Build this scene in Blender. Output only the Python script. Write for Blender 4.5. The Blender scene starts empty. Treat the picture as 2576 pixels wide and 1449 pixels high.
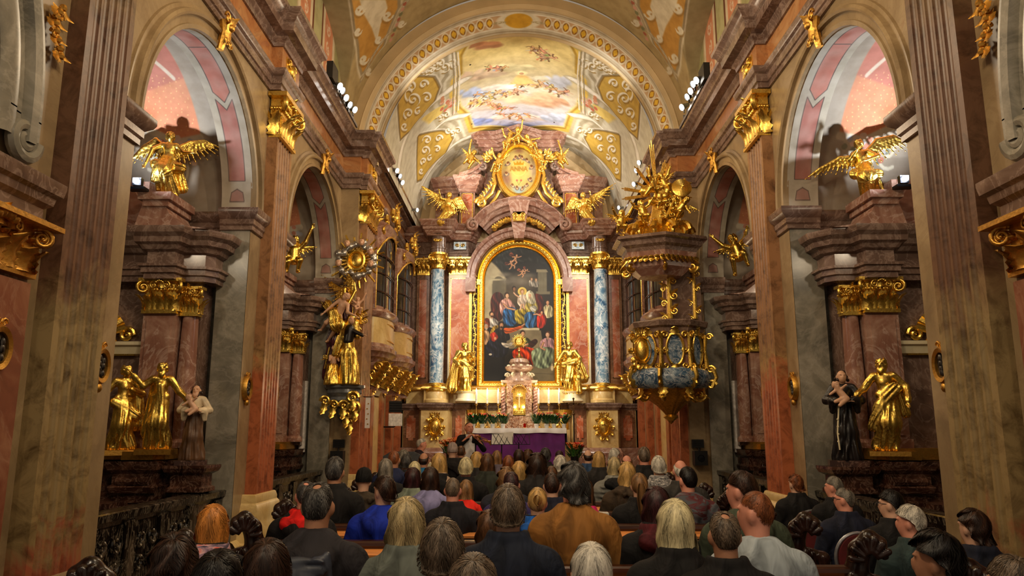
import bpy, bmesh, math, random
import numpy as np
from mathutils import Vector, Matrix
PI = math.pi
sc = bpy.context.scene
C = sc.collection
R_ = random.Random(7)
# ------------------------------------------------------------------ camera, world, lights, exposure
FPX, PITCH, YAW, EYE = 1895.0, .1859, .0095, 1.66
cam_d = bpy.data.cameras.new('camera'); cam = bpy.data.objects.new('camera', cam_d); C.objects.link(cam)
cam.location = (0, 0, EYE); cam.rotation_euler = (PI/2+PITCH, 0, YAW)
cam_d.sensor_width = 36; cam_d.lens = FPX*36/2576; cam_d.clip_start = .1; cam_d.clip_end = 100
sc.camera = cam
sc.view_settings.view_transform = 'Standard'; sc.view_settings.look = 'None'
sc.view_settings.gamma = 1; sc.view_settings.use_curve_mapping = False
sc.view_settings.exposure = .22
w = bpy.data.worlds.new('world'); sc.world = w; w.use_nodes = True
w.node_tree.nodes['Background'].inputs[0].default_value = (1.0, .80, .60, 1)
w.node_tree.nodes['Background'].inputs[1].default_value = .25
def K(t):                                           # lamp colours by kind
    return {'warm': (1, .80, .55), 'amber': (1, .76, .48), 'neutral': (1, .93, .82), 'cold': (.9, .94, 1)}[t]
def spot(loc, to, power, col='warm', size=70, blend=.6, rad=.08):
    d = bpy.data.lights.new('spot_light', 'SPOT'); d.energy = power; d.color = K(col)
    d.spot_size = math.radians(size); d.spot_blend = blend; d.shadow_soft_size = rad
    o = bpy.data.objects.new('spot_light', d); C.objects.link(o); o.location = loc
    o.rotation_euler = (Vector(to)-Vector(loc)).to_track_quat('-Z', 'Y').to_euler(); return o
def lamp(loc, power, col='warm', rad=.15):
    d = bpy.data.lights.new('lamp_light', 'POINT'); d.energy = power; d.color = K(col); d.shadow_soft_size = rad
    o = bpy.data.objects.new('lamp_light', d); C.objects.link(o); o.location = loc; return o
# cornice floodlights for altar and vault, plus unseen spots added for the nave
for s in (-1, 1):
    spot((s*2.55, 11.2, 7.6), (s*-.2, 18.9, 4.2), 740, 'neutral', 42)
    spot((s*2.55, 12.0, 7.5), (s*-.5, 17.4, 9.3), 560, 'neutral', 46)
    spot((s*2.3, 15.4, 7.5), (s*-.6, 18.6, 9.0), 130, 'neutral', 80)
    spot((s*2.3, 15.8, 7.4), (s*-.4, 19.2, 2.6), 270, 'neutral', 60)
    spot((s*2.3, 17.6, 7.4), (s*-1.4, 18.2, 9.2), 200, 'neutral', 110)
    spot((s*2.6, 12.6, 7.5), (s*-2.9, 16.0, 4.2), 330, 'warm', 70)          # across to the opposite balconies
    spot((s*2.6, 10.8, 7.5), (s*-3.2, 10.5, 4.4), 260, 'amber', 100, 1)
    spot((s*2.4, 4.6, 7.3), (s*-3.2, 8.2, 4.0), 300, 'amber', 100, 1)
    spot((s*2.2, 1.6, 7.0), (s*-3.3, 5.6, 3.0), 250, 'amber', 95, 1)
    spot((s*1.6, 1.0, 6.8), (s*.5, 11.5, 9.6), 330, 'warm', 90, 1)           # nave vault
for s in (-1, 1): spot((s*1.9, .2, 6.6), (s*.3, 5.2, .9), 210, 'warm', 75, 1, .12)      # unseen overhead spots, added to brighten the congregation
lamp((0, 3.4, 6.2), 130, 'warm', .5); lamp((0, 8.4, 6.4), 120, 'warm', .5); lamp((0, 12.6, 6.6), 60, 'warm', .4)  # unseen fill lamps high in the nave, added to lift overall brightness
for s, p in ((-1, 62), (1, 80)):
    spot((s*4.40, 8.12, 4.46), (s*3.75, 8.5, 5.4), p*1.35, 'cold', 165, .8, .03)    # small white floodlights on the side altars
    spot((s*4.3, 6.5, 4.2), (s*4.1, 8.9, 2.6), 26, 'warm', 95, .9, .1)
    spot((s*4.7, 11.0, 4.2), (s*4.0, 13.2, 3.6), 30, 'warm', 100, .9, .1)

# ------------------------------------------------------------------ helpers
def at(u, v, y):                                    # a point seen at pixel u, v, standing at distance y
    a = (u-1288)/FPX; b = -(v-724.5)/FPX
    cp, sp, c, s = math.cos(PITCH), math.sin(PITCH), math.cos(YAW), math.sin(YAW)
    Y = cp-sp*b; Z = sp+cp*b; X = a
    x, yy = X*c-Y*s, X*s+Y*c
    t = y/yy
    return Vector((x*t, y, EYE+Z*t))
class M:
    def __init__(s, mx=1): s.v = []; s.f = []; s.n = 0; s.mx = mx
    def add(s, V, F):
        b = s.n; V = [tuple(map(float, p)) for p in V]
        s.v += V; s.n += len(V); s.f += [tuple(b+i for i in f) for f in F]; return s
    def box(s, x0, x1, y0, y1, z0, z1, T=None):
        V = [(x, y, z) for z in (z0, z1) for y in (y0, y1) for x in (x0, x1)]
        if T: V = [T @ Vector(p) for p in V]
        return s.add(V, [(0, 2, 3, 1), (4, 5, 7, 6), (0, 1, 5, 4), (2, 6, 7, 3), (0, 4, 6, 2), (1, 3, 7, 5)])
    def prism(s, poly, ax, a0, a1, T=None):         # polygon in the two other axes, extruded along ax
        n = len(poly)
        def P(p, a): return (a, p[0], p[1]) if ax == 'x' else (p[0], a, p[1]) if ax == 'y' else (p[0], p[1], a)
        V = [P(p, a0) for p in poly]+[P(p, a1) for p in poly]
        if T: V = [T @ Vector(p) for p in V]
        F = [(i, (i+1) % n, n+(i+1) % n, n+i) for i in range(n)]
        return s.add(V, F+[tuple(range(n-1, -1, -1)), tuple(range(n, 2*n))])
    def lathe(s, prof, c=(0, 0, 0), n=24, a0=0, a1=2*PI, T=None, flute=None):
        full = abs(a1-a0-2*PI) < 1e-6; m = n if full else n+1; V = []
        for r, z in prof:
            for i in range(m):
                a = a0+(a1-a0)*i/n; q = r*(1+(flute[1]*math.cos(flute[0]*a) if flute else 0))
                V.append(Vector((q*math.cos(a), q*math.sin(a), z)))
        V = [(T @ p if T else p)+Vector(c) for p in V]; F = []
        for k in range(len(prof)-1):
            for i in range(n):
                j = (i+1) % m; F.append((k*m+i, k*m+j, (k+1)*m+j, (k+1)*m+i))
        return s.add(V, F)
    def tube(s, pts, r, n=8, flat=None):
        P = [Vector(p) for p in pts]; k = len(P)
        rr = r if hasattr(r, '__len__') else [r]*k; V = []; up = None
        for i, p in enumerate(P):
            t = (P[min(i+1, k-1)]-P[max(i-1, 0)]).normalized()
            if up is None:
                up = Vector((0, 0, 1)) if abs(t.z) < .9 else Vector((1, 0, 0))
            a = t.cross(up); a = a.normalized() if a.length > 1e-6 else t.orthogonal().normalized(); b = a.cross(t).normalized(); up = b
            for j in range(n):
                q = 2*PI*j/n; V.append(p+a*math.cos(q)*rr[i]+b*math.sin(q)*rr[i])
        F = [(i*n+j, i*n+(j+1) % n, (i+1)*n+(j+1) % n, (i+1)*n+j) for i in range(k-1) for j in range(n)]
        F += [tuple(range(n-1, -1, -1)), tuple(range((k-1)*n, k*n))]
        return s.add(V, F)
    def ball(s, c, r, n=10, T=None):
        r = r if hasattr(r, '__len__') else (r, r, r); V = []
        for i in range(n+1):
            a = PI*i/n-PI/2
            for j in range(n*2):
                b = PI*j/n; p = Vector((r[0]*math.cos(a)*math.cos(b), r[1]*math.cos(a)*math.sin(b), r[2]*math.sin(a)))
                V.append((T @ p if T else p)+Vector(c))
        m = n*2; return s.add(V, [(i*m+j, i*m+(j+1) % m, (i+1)*m+(j+1) % m, (i+1)*m+j) for i in range(n) for j in range(m)])
    def sweep(s, prof, path, side=1, closed=False):  # profile (out, z) carried along a plan path with mitred corners
        n = len(path); m = len(prof); P = [Vector((p[0], p[1])) for p in path]; V = []
        for i in range(n):
            a = P[i]-P[i-1] if (i > 0 or closed) else P[1]-P[0]
            b = P[(i+1) % n]-P[i] if (i < n-1 or closed) else a
            a = a.normalized(); b = b.normalized()
            na = Vector((a.y, -a.x))*side; nb = Vector((b.y, -b.x))*side
            h = na+nb; h = h/max(h.length_squared, 1e-6)*2 if h.length > .3 else na
            for o, z in prof: V.append((P[i].x+h.x*o, P[i].y+h.y*o, z))
        F = []
        for i in range(n if closed else n-1):
            for k in range(m-1):
                a, b = i*m+k, ((i+1) % n)*m+k; F.append((a, b, b+1, a+1))
        return s.add(V, F)
    def arc(s, prof, c, a0, a1, n, plane='x', sx=1, sz=1):   # profile (radius, depth) turned round c in the y-z or x-z plane
        V = []; m = len(prof)
        for i in range(n+1):
            a = a0+(a1-a0)*i/n
            for r, d in prof:
                h, z = r*math.cos(a)*sx, r*math.sin(a)*sz
                V.append((c[0]+d, c[1]+h, c[2]+z) if plane == 'x' else (c[0]+h, c[1]+d, c[2]+z))
        return s.add(V, [(i*m+k, (i+1)*m+k, (i+1)*m+k+1, i*m+k+1) for i in range(n) for k in range(m-1)])
    def build(s, name, mat=None, parent=None, ang=38, loc=None, rot=None):
        me = bpy.data.meshes.new(name); V = s.v; F = s.f
        if s.mx != 1: V = [(x*s.mx, y, z) for x, y, z in V]; F = [f[::-1] for f in F] if s.mx < 0 else F
        me.from_pydata(V, [], F); 
        bm = bmesh.new(); bm.from_mesh(me); bmesh.ops.recalc_face_normals(bm, faces=bm.faces) ; bm.to_mesh(me); bm.free()
        return link(me, name, mat, parent, ang, loc, rot)
def link(me, name, mat, parent=None, ang=38, loc=None, rot=None):
    me.name = name
    if ang:
        me.polygons.foreach_set('use_smooth', [True]*len(me.polygons))
        if ang < 180: me.set_sharp_from_angle(angle=math.radians(ang))
    me.update()
    o = bpy.data.objects.new(name, me); C.objects.link(o)
    for m in (mat if isinstance(mat, (list, tuple)) else [mat]):
        if m: me.materials.append(m)
    if parent: o.parent = parent
    if loc is not None: o.location = loc
    if rot is not None: o.rotation_euler = rot
    return o
def tag(o, label, cat, group=None, kind=None):
    o['label'] = label; o['category'] = cat
    if group: o['group'] = group
    if kind: o['kind'] = kind
    return o
def empty(name, loc=(0, 0, 0), label=None, cat=None, group=None, rot=(0, 0, 0), scale=1):
    o = bpy.data.objects.new(name, None); C.objects.link(o); o.location = loc; o.rotation_euler = rot
    o.scale = (scale,)*3 if not hasattr(scale, '__len__') else scale; o.empty_display_size = .1
    if label: tag(o, label, cat, group)
    return o
def struct(o): o['kind'] = 'structure'; return o
def inst(src, name, parent, loc=(0, 0, 0), rot=(0, 0, 0), scale=1, mats=None):
    o = bpy.data.objects.new(name, src); C.objects.link(o); o.parent = parent; o.location = loc; o.rotation_euler = rot
    o.scale = (scale,)*3 if not hasattr(scale, '__len__') else scale
    for i, m in enumerate(mats or []):
        if i < len(o.material_slots): o.material_slots[i].link = 'OBJECT'; o.material_slots[i].material = m
    return o
def raw_mesh(name, V, F, smooth=True):               # numpy quads
    me = bpy.data.meshes.new(name); V = np.asarray(V, np.float32); F = np.asarray(F, np.int32)
    me.vertices.add(len(V)); me.vertices.foreach_set('co', V.ravel())
    me.loops.add(F.size); me.loops.foreach_set('vertex_index', F.ravel())
    me.polygons.add(len(F)); k = F.shape[1]
    me.polygons.foreach_set('loop_start', np.arange(len(F), dtype=np.int32)*k)
    me.update(calc_edges=True); me.validate()
    me.polygons.foreach_set('use_smooth', [smooth]*len(me.polygons)); return me
# ------------------------------------------------------------------ sculpting: blended solids turned into one skin
class SD:
    def __init__(s, mx=1, clip=None): s.p = []; s.mx = mx; s.clip = clip
    def rc(s, a, b, ra, rb, k=.02, fold=None, flat=None, sub=False):   # round cone; fold=(n, depth, phase, twist); flat=(dir, factor)
        s.p.append(('c', np.array(a, float), np.array(b, float), ra, rb, k, fold, flat, sub)); return s
    def chain(s, pts, rs, k=.02, **kw):
        for i in range(len(pts)-1): s.rc(pts[i], pts[i+1], rs[i], rs[i+1], k, **kw)
        return s
    def el(s, c, r, k=.02, rot=None, sub=False):
        s.p.append(('e', np.array(c, float), np.array(r if hasattr(r, '__len__') else (r,)*3, float), k, np.array(rot) if rot is not None else None, sub)); return s
    def mesh(s, h, name='sculpt'):
        lo = []; hi = []
        for p in s.p:
            if p[0] == 'c':
                r = max(p[3], p[4])*(1+(p[6][1] if p[6] else 0)); l = np.minimum(p[1], p[2])-r; u = np.maximum(p[1], p[2])+r
            else: r = p[2].max() if p[4] is not None else p[2]; l = p[1]-r; u = p[1]+r
            lo.append(l); hi.append(u)
        L = np.min([a for a, p in zip(lo, s.p) if not p[-1]], 0)-3*h; U = np.max([a for a, p in zip(hi, s.p) if not p[-1]], 0)+3*h
        N = np.ceil((U-L)/h).astype(int)+1
        ax = [L[i]+h*np.arange(N[i]) for i in range(3)]
        f = np.full(N, 4*h+.05, np.float32)
        for p, l, u in zip(s.p, lo, hi):
            k = p[5] if p[0] == 'c' else p[3]; mg = k+3*h
            i0 = np.clip(np.floor((l-mg-L)/h).astype(int), 0, N-1); i1 = np.clip(np.ceil((u+mg-L)/h).astype(int)+1, 1, N)
            if (i1 <= i0).any(): continue
            X, Y, Z = np.meshgrid(ax[0][i0[0]:i1[0]], ax[1][i0[1]:i1[1]], ax[2][i0[2]:i1[2]], indexing='ij')
            if p[0] == 'c':
                _, a, b, ra, rb, k, fold, flat, sub = p
                ab = b-a; L2 = max(ab@ab, 1e-9); px, py, pz = X-a[0], Y-a[1], Z-a[2]
                t = np.clip((px*ab[0]+py*ab[1]+pz*ab[2])/L2, 0, 1)
                qx, qy, qz = px-t*ab[0], py-t*ab[1], pz-t*ab[2]; sc_ = 1.
                if flat is not None:
                    wv = np.array(flat[0], float); wv /= np.linalg.norm(wv); c_ = qx*wv[0]+qy*wv[1]+qz*wv[2]; g = c_*(1/flat[1]-1)
                    qx, qy, qz = qx+g*wv[0], qy+g*wv[1], qz+g*wv[2]; sc_ = flat[1]**.5
                r = ra+(rb-ra)*t
                if fold is not None:
                    d_ = ab/L2**.5; e1 = np.cross(d_, [0, 1, 0] if abs(d_[1]) < .8 else [1, 0, 0]); e1 /= np.linalg.norm(e1); e2 = np.cross(d_, e1)
                    an = np.arctan2(qx*e1[0]+qy*e1[1]+qz*e1[2], qx*e2[0]+qy*e2[1]+qz*e2[2])
                    n_, am, ph, tw = fold
                    wv_ = np.cos(n_*an+ph+tw*t+1.3*np.sin(2*an+3*t+ph))
                    r = r*(1+am*(wv_*.75+.35*np.cos((n_*2-1)*an+ph*2-tw*t))*np.clip(.25+t*1.2, 0, 1))
                d = (np.sqrt(qx*qx+qy*qy+qz*qz)-r)*sc_
            else:
                _, c, r, k, rot, sub = p
                q = np.stack([X-c[0], Y-c[1], Z-c[2]], -1)
                if rot is not None: q = q@rot
                m = np.sqrt(((q/r)**2).sum(-1)); d = (m-1)*r.min()*(.6+.4*r.mean()/r.min())
            g = f[i0[0]:i1[0], i0[1]:i1[1], i0[2]:i1[2]]
            if sub:
                d = -d; hh = np.clip(.5-.5*(g-d)/k, 0, 1); g[:] = g+(d-g)*hh+k*hh*(1-hh)
            else:
                hh = np.clip(.5+.5*(g-d)/k, 0, 1); g[:] = g+(d-g)*hh-k*hh*(1-hh)
        if s.clip is not None: f = np.maximum(f, (s.clip-ax[2])[None, None, :].astype(np.float32))
        V, F = nets(f, L, h)
        if s.mx < 0: V[:, 0] *= -1; F = F[:, ::-1]
        return raw_mesh(name, V, F)
def nets(f, L, h):
    ins = f < 0; nx, ny, nz = f.shape
    c = [(i, j, k) for i in (0, 1) for j in (0, 1) for k in (0, 1)]
    def S(A, o): return A[o[0]:nx-1+o[0], o[1]:ny-1+o[1], o[2]:nz-1+o[2]]
    cnt = sum(S(ins, o).astype(np.int8) for o in c); act = (cnt > 0) & (cnt < 8); I = np.argwhere(act)
    vid = np.full(act.shape, -1, np.int32); vid[act] = np.arange(len(I))
    acc = np.zeros((len(I), 3)); num = np.zeros(len(I))
    fv = {o: f[I[:, 0]+o[0], I[:, 1]+o[1], I[:, 2]+o[2]] for o in c}
    for a in c:
        for d in range(3):
            if a[d]: continue
            b = list(a); b[d] = 1; b = tuple(b); va, vb = fv[a], fv[b]; m = (va < 0) != (vb < 0)
            t = np.where(m, va/np.where(m, va-vb, 1), 0); p = np.zeros((len(I), 3))+np.array(a); p[:, d] += t
            acc += p*m[:, None]; num += m
    V = (I+acc/num[:, None])*h+L; F = []
    for d in range(3):
        e = [0, 0, 0]; e[d] = 1; o1, o2 = [(1, 2), (2, 0), (0, 1)][d]
        A = ins[:nx-e[0], :ny-e[1], :nz-e[2]]; B = ins[e[0]:, e[1]:, e[2]:]
        X = np.argwhere(A != B); X = X[(X[:, o1] > 0) & (X[:, o2] > 0) & (X[:, o1] < f.shape[o1]-1) & (X[:, o2] < f.shape[o2]-1)]
        def q(da, db):
            Y = X.copy(); Y[:, o1] -= da; Y[:, o2] -= db; return vid[Y[:, 0], Y[:, 1], Y[:, 2]]
        Q = np.stack([q(1, 1), q(0, 1), q(0, 0), q(1, 0)], 1); fl = ~A[X[:, 0], X[:, 1], X[:, 2]]; Q[fl] = Q[fl][:, ::-1]; F.append(Q)
    return V, np.concatenate(F)
# ------------------------------------------------------------------ painted surfaces (frescoes, canvases): colours laid on a fine grid
class Cv:
    def __init__(s, w, h, x0, x1, y0, y1, base):
        s.a = np.zeros((h, w, 3), np.float32)+np.array(base, np.float32); s.b = (x0, x1, y0, y1)
        s.X, s.Y = np.meshgrid(np.linspace(x0, x1, w), np.linspace(y0, y1, h)); s.mir = False
    def win(s, xs, ys, pad, mm):
        h, w, _ = s.a.shape; x0, x1, y0, y1 = s.b; X0, X1 = sorted((mm*min(xs), mm*max(xs)))
        i0 = int((X0-pad-x0)/(x1-x0)*(w-1)); i1 = int((X1+pad-x0)/(x1-x0)*(w-1))+2; j0 = int((min(ys)-pad-y0)/(y1-y0)*(h-1)); j1 = int((max(ys)+pad-y0)/(y1-y0)*(h-1))+2
        if y1 < y0: j0, j1 = int((max(ys)+pad-y0)/(y1-y0)*(h-1)), int((min(ys)-pad-y0)/(y1-y0)*(h-1))+2
        i0, i1, j0, j1 = max(i0, 0), min(max(i1, 0), w), max(j0, 0), min(max(j1, 0), h)
        return (slice(j0, j1), slice(i0, i1)) if i1 > i0 and j1 > j0 else None
    def put(s, m, col, W_=None):
        m = m[..., None]; a = s.a[W_] if W_ else s.a; a[:] = a*(1-m)+np.array(col, np.float32)*m
    def _n(s, seed, f):                              # smooth noise
        r = np.random.RandomState(seed); v = 0
        for i in range(5):
            kx, ky, ph, q = r.uniform(-f, f), r.uniform(-f, f), r.uniform(0, 6.3), r.uniform(0, 6.3)
            v = v+np.sin(kx*s.X+ky*s.Y+ph+1.5*np.sin(ky*s.X*.7-kx*s.Y*.6+q))
        return v/5
    def poly(s, P, col, e=.01, a=1., both=True):
        for mm in ((1, -1) if s.mir and both else (1,)):
            W_ = s.win([p[0] for p in P], [p[1] for p in P], e, mm)
            if not W_: continue
            X, Y = s.X[W_]*mm, s.Y[W_]; ins = np.zeros(X.shape, bool); dm = np.full(X.shape, 9.); n = len(P)
            for i in range(n):
                x1, y1 = P[i]; x2, y2 = P[(i+1) % n]
                ins ^= ((y1 > Y) != (y2 > Y)) & (X < (x2-x1)*(Y-y1)/((y2-y1) or 1e-9)+x1)
                dx, dy = x2-x1, y2-y1; t = np.clip(((X-x1)*dx+(Y-y1)*dy)/max(dx*dx+dy*dy, 1e-9), 0, 1)
                dm = np.minimum(dm, np.hypot(X-x1-t*dx, Y-y1-t*dy))
            s.put(np.clip(.5+np.where(ins, dm, -dm)/e, 0, 1)*a, col, W_)
        return s
    def ell(s, cx, cy, rx, ry, col, ang=0, e=.15, a=1., both=True):
        for mm in ((1, -1) if s.mir and both else (1,)):
            W_ = s.win([cx], [cy], max(rx, ry), mm)
            if not W_: continue
            X, Y = s.X[W_]*mm-cx, s.Y[W_]-cy; c, n = math.cos(ang), math.sin(ang)
            d = np.sqrt(((X*c+Y*n)/rx)**2+((-X*n+Y*c)/ry)**2); s.put(np.clip((1-d)/e, 0, 1)*a, col, W_)
        return s
    def line(s, P, w, col, a=1., both=True, e=None):
        for mm in ((1, -1) if s.mir and both else (1,)):
            W_ = s.win([p[0] for p in P], [p[1] for p in P], w, mm)
            if not W_: continue
            X, Y = s.X[W_]*mm, s.Y[W_]; dm = np.full(X.shape, 9.)
            for (x1, y1), (x2, y2) in zip(P[:-1], P[1:]):
                dx, dy = x2-x1, y2-y1; t = np.clip(((X-x1)*dx+(Y-y1)*dy)/max(dx*dx+dy*dy, 1e-9), 0, 1)
                dm = np.minimum(dm, np.hypot(X-x1-t*dx, Y-y1-t*dy))
            s.put(np.clip((w-dm)/(e or w*.4), 0, 1)*a, col, W_)
        return s
    def spiral(s, cx, cy, r, turns, a0, w, col, dirn=1, a=1.):
        P = [(cx+r*(1-k/24)*math.cos(a0+dirn*turns*2*PI*k/24), cy+r*(1-k/24)*math.sin(a0+dirn*turns*2*PI*k/24)) for k in range(24)]
        return s.line(P, w, col, a)
    def mesh(s, name, fn, mat, parent=None, flip=False):
        h, w_, _ = s.a.shape; V = np.stack(fn(s.X, s.Y), -1).reshape(-1, 3); i = np.arange((h-1)*(w_-1)); r, c = i//(w_-1), i % (w_-1); b = r*w_+c
        F = np.stack([b, b+1, b+w_+1, b+w_], 1); F = F[:, ::-1] if flip else F
        me = raw_mesh(name, V, F); ca = me.color_attributes.new('paint', 'FLOAT_COLOR', 'POINT')
        col = np.ones((h*w_, 4), np.float32); q = np.clip(s.a.reshape(-1, 3), 0, 1); col[:, :3] = q**2.2
        ca.data.foreach_set('color', col.ravel()); return link(me, name, mat, parent, 0)
# ------------------------------------------------------------------ materials
def mat_base(name, rough=.5, metal=0., spec=.5):
    m = bpy.data.materials.new(name); m.use_nodes = True; nt = m.node_tree; b = nt.nodes['Principled BSDF']
    b.inputs['Roughness'].default_value = rough; b.inputs['Metallic'].default_value = metal
    b.inputs['Specular IOR Level'].default_value = spec
    return m, nt, b
def lin(c): return tuple((x/255)**2.2 for x in c)+(1,)
def N(nt, t, **k):
    n = nt.nodes.new(t)
    for a, v in k.items():
        if a in n.inputs: n.inputs[a].default_value = v
        else: setattr(n, a, v)
    return n
def ramp(nt, stops):
    r = nt.nodes.new('ShaderNodeValToRGB'); e = r.color_ramp.elements
    while len(e) < len(stops): e.new(.5)
    for x, (p, c) in zip(e, stops): x.position = p; x.color = lin(c)
    return r
def bump(nt, b, src, s=.3, d=.01):
    n = N(nt, 'ShaderNodeBump', Strength=s, Distance=d); nt.links.new(src, n.inputs['Height']); nt.links.new(n.outputs[0], b.inputs['Normal'])
def marble(name, stops, scale=1.2, rough=.3, veins=None, vs=1.5, stretch=(1, 1, 1), dist=1.5, spec=.5):
    m, nt, b = mat_base(name, rough, 0, spec); tc = N(nt, 'ShaderNodeTexCoord'); mp = N(nt, 'ShaderNodeMapping'); mp.inputs['Scale'].default_value = stretch
    nt.links.new(tc.outputs['Object'], mp.inputs[0])
    n1 = N(nt, 'ShaderNodeTexNoise', Scale=scale, Detail=9., Roughness=.62, Distortion=dist); nt.links.new(mp.outputs[0], n1.inputs['Vector'])
    r = ramp(nt, stops); nt.links.new(n1.outputs[0], r.inputs[0]); out = r.outputs[0]
    if veins:
        n2 = N(nt, 'ShaderNodeTexNoise', Scale=vs, Detail=6., Roughness=.6, Distortion=2.5); nt.links.new(mp.outputs[0], n2.inputs['Vector'])
        ab = N(nt, 'ShaderNodeMath', operation='SUBTRACT'); ab.inputs[1].default_value = .5; nt.links.new(n2.outputs[0], ab.inputs[0])
        a2 = N(nt, 'ShaderNodeMath', operation='ABSOLUTE'); nt.links.new(ab.outputs[0], a2.inputs[0])
        mr = N(nt, 'ShaderNodeMapRange'); mr.inputs[1].default_value = 0; mr.inputs[2].default_value = .035; mr.inputs[3].default_value = veins[1]; mr.inputs[4].default_value = 0
        nt.links.new(a2.outputs[0], mr.inputs[0])
        mx = N(nt, 'ShaderNodeMix', data_type='RGBA'); nt.links.new(mr.outputs[0], mx.inputs[0]); nt.links.new(out, mx.inputs[6]); mx.inputs[7].default_value = lin(veins[0]); out = mx.outputs[2]
    nt.links.new(out, b.inputs['Base Color'])
    return m
def plain(name, col, rough=.6, metal=0., nz=.12, sc_=20, bmp=0., spec=.5, emit=None, ani=None):
    m, nt, b = mat_base(name, rough, metal, spec); tc = N(nt, 'ShaderNodeTexCoord')
    n1 = N(nt, 'ShaderNodeTexNoise', Scale=float(sc_), Detail=4.); src = tc.outputs['Object']
    if ani: mp = N(nt, 'ShaderNodeMapping'); mp.inputs['Scale'].default_value = ani; nt.links.new(src, mp.inputs[0]); src = mp.outputs[0]
    nt.links.new(src, n1.inputs['Vector'])
    a = tuple(max(0, x*(1-nz)) for x in col); c = tuple(min(255, x*(1+nz)) for x in col)
    r = ramp(nt, [(.3, a), (.7, c)]); nt.links.new(n1.outputs[0], r.inputs[0]); nt.links.new(r.outputs[0], b.inputs['Base Color'])
    if bmp: bump(nt, b, n1.outputs[0], bmp)
    if emit: b.inputs['Emission Color'].default_value = lin(col); b.inputs['Emission Strength'].default_value = emit
    return m
def painted(name, rough=.75):
    m, nt, b = mat_base(name, rough, 0, .3); a = N(nt, 'ShaderNodeAttribute', attribute_name='paint')
    tc = N(nt, 'ShaderNodeTexCoord'); n1 = N(nt, 'ShaderNodeTexNoise', Scale=5., Detail=6.); nt.links.new(tc.outputs['Object'], n1.inputs['Vector'])
    r = ramp(nt, [(.25, (222, 218, 212)), (.6, (255, 255, 255))]); nt.links.new(n1.outputs[0], r.inputs[0])
    mx = N(nt, 'ShaderNodeMix', data_type='RGBA', blend_type='MULTIPLY'); mx.inputs[0].default_value = 1
    nt.links.new(a.outputs['Color'], mx.inputs[6]); nt.links.new(r.outputs[0], mx.inputs[7]); nt.links.new(mx.outputs[2], b.inputs['Base Color']); return m
def goldm(name, col=(255, 212, 104), rough=.27, bs=38., b_=.35):
    m, nt, b = mat_base(name, rough, 1.); tc = N(nt, 'ShaderNodeTexCoord'); n1 = N(nt, 'ShaderNodeTexNoise', Scale=bs, Detail=5.)
    nt.links.new(tc.outputs['Object'], n1.inputs['Vector']); r = ramp(nt, [(.3, tuple(x*.8 for x in col)), (.65, col)]); nt.links.new(n1.outputs[0], r.inputs[0])
    nt.links.new(r.outputs[0], b.inputs['Base Color'])
    rr = N(nt, 'ShaderNodeMapRange'); rr.inputs[1].default_value = .3; rr.inputs[2].default_value = .7; rr.inputs[3].default_value = rough+.14; rr.inputs[4].default_value = rough-.05
    nt.links.new(n1.outputs[0], rr.inputs[0]); nt.links.new(rr.outputs[0], b.inputs['Roughness']); bump(nt, b, n1.outputs[0], b_, .006); return m
GOLD = goldm('gilding'); GOLD2 = goldm('dull_gilding', (226, 172, 84), .38); BRASS = goldm('brass', (230, 190, 110), .22, 12, .1)
# the nave piers: grey-green at mid height, red-brown above, patches of red
def pier_mat(name, lo, mid, hi, red, cut=.16):
    m, nt, b = mat_base(name, .32, 0, .45); tc = N(nt, 'ShaderNodeTexCoord')
    n1 = N(nt, 'ShaderNodeTexNoise', Scale=2.2, Detail=8., Roughness=.65, Distortion=1.2); nt.links.new(tc.outputs['Object'], n1.inputs['Vector'])
    sp = N(nt, 'ShaderNodeSeparateXYZ'); nt.links.new(tc.outputs['Object'], sp.inputs[0])
    ad = N(nt, 'ShaderNodeMath', operation='MULTIPLY_ADD'); ad.inputs[1].default_value = 1.6; nt.links.new(n1.outputs[0], ad.inputs[0]); nt.links.new(sp.outputs[2], ad.inputs[2])
    mr = N(nt, 'ShaderNodeMapRange'); mr.inputs[1].default_value = .6; mr.inputs[2].default_value = 6.6; nt.links.new(ad.outputs[0], mr.inputs[0])
    r = ramp(nt, [(0, red), (cut, red), (cut+.05, lo), (max(.42, cut+.1), mid), (max(.5, cut+.2), hi), (.8, hi), (1, mid)]); nt.links.new(mr.outputs[0], r.inputs[0])
    n2 = N(nt, 'ShaderNodeTexNoise', Scale=5., Detail=10., Roughness=.7, Distortion=.8); nt.links.new(tc.outputs['Object'], n2.inputs['Vector'])
    r2 = ramp(nt, [(.3, (150, 140, 130)), (.55, (255, 255, 255))]); nt.links.new(n2.outputs[0], r2.inputs[0])
    mx = N(nt, 'ShaderNodeMix', data_type='RGBA', blend_type='MULTIPLY'); mx.inputs[0].default_value = 1
    nt.links.new(r.outputs[0], mx.inputs[6]); nt.links.new(r2.outputs[0], mx.inputs[7]); nt.links.new(mx.outputs[2], b.inputs['Base Color']); return m
FLUTE = pier_mat('red_brown_fluted_marble', (150, 128, 88), (150, 130, 92), (112, 82, 64), (160, 90, 66))
_X = pier_mat('red_brown_fluted_marble', (168, 140, 92), (176, 150, 98), (138, 96, 68), (176, 98, 70))
FLUTE2 = pier_mat('salmon_fluted_marble', (176, 140, 92), (156, 116, 80), (160, 116, 80), (182, 104, 68), .4)
GREY = marble('grey_green_marble', [(.3, (98, 96, 88)), (.48, (126, 122, 110)), (.66, (160, 154, 140))], 1.6, .24, ((186, 180, 166), .22), 1.2)
TAN = marble('tan_marble', [(.3, (124, 106, 80)), (.5, (150, 128, 96)), (.68, (170, 148, 114)), (.8, (150, 112, 82))], 1.1, .3, ((110, 84, 60), .2))
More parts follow.
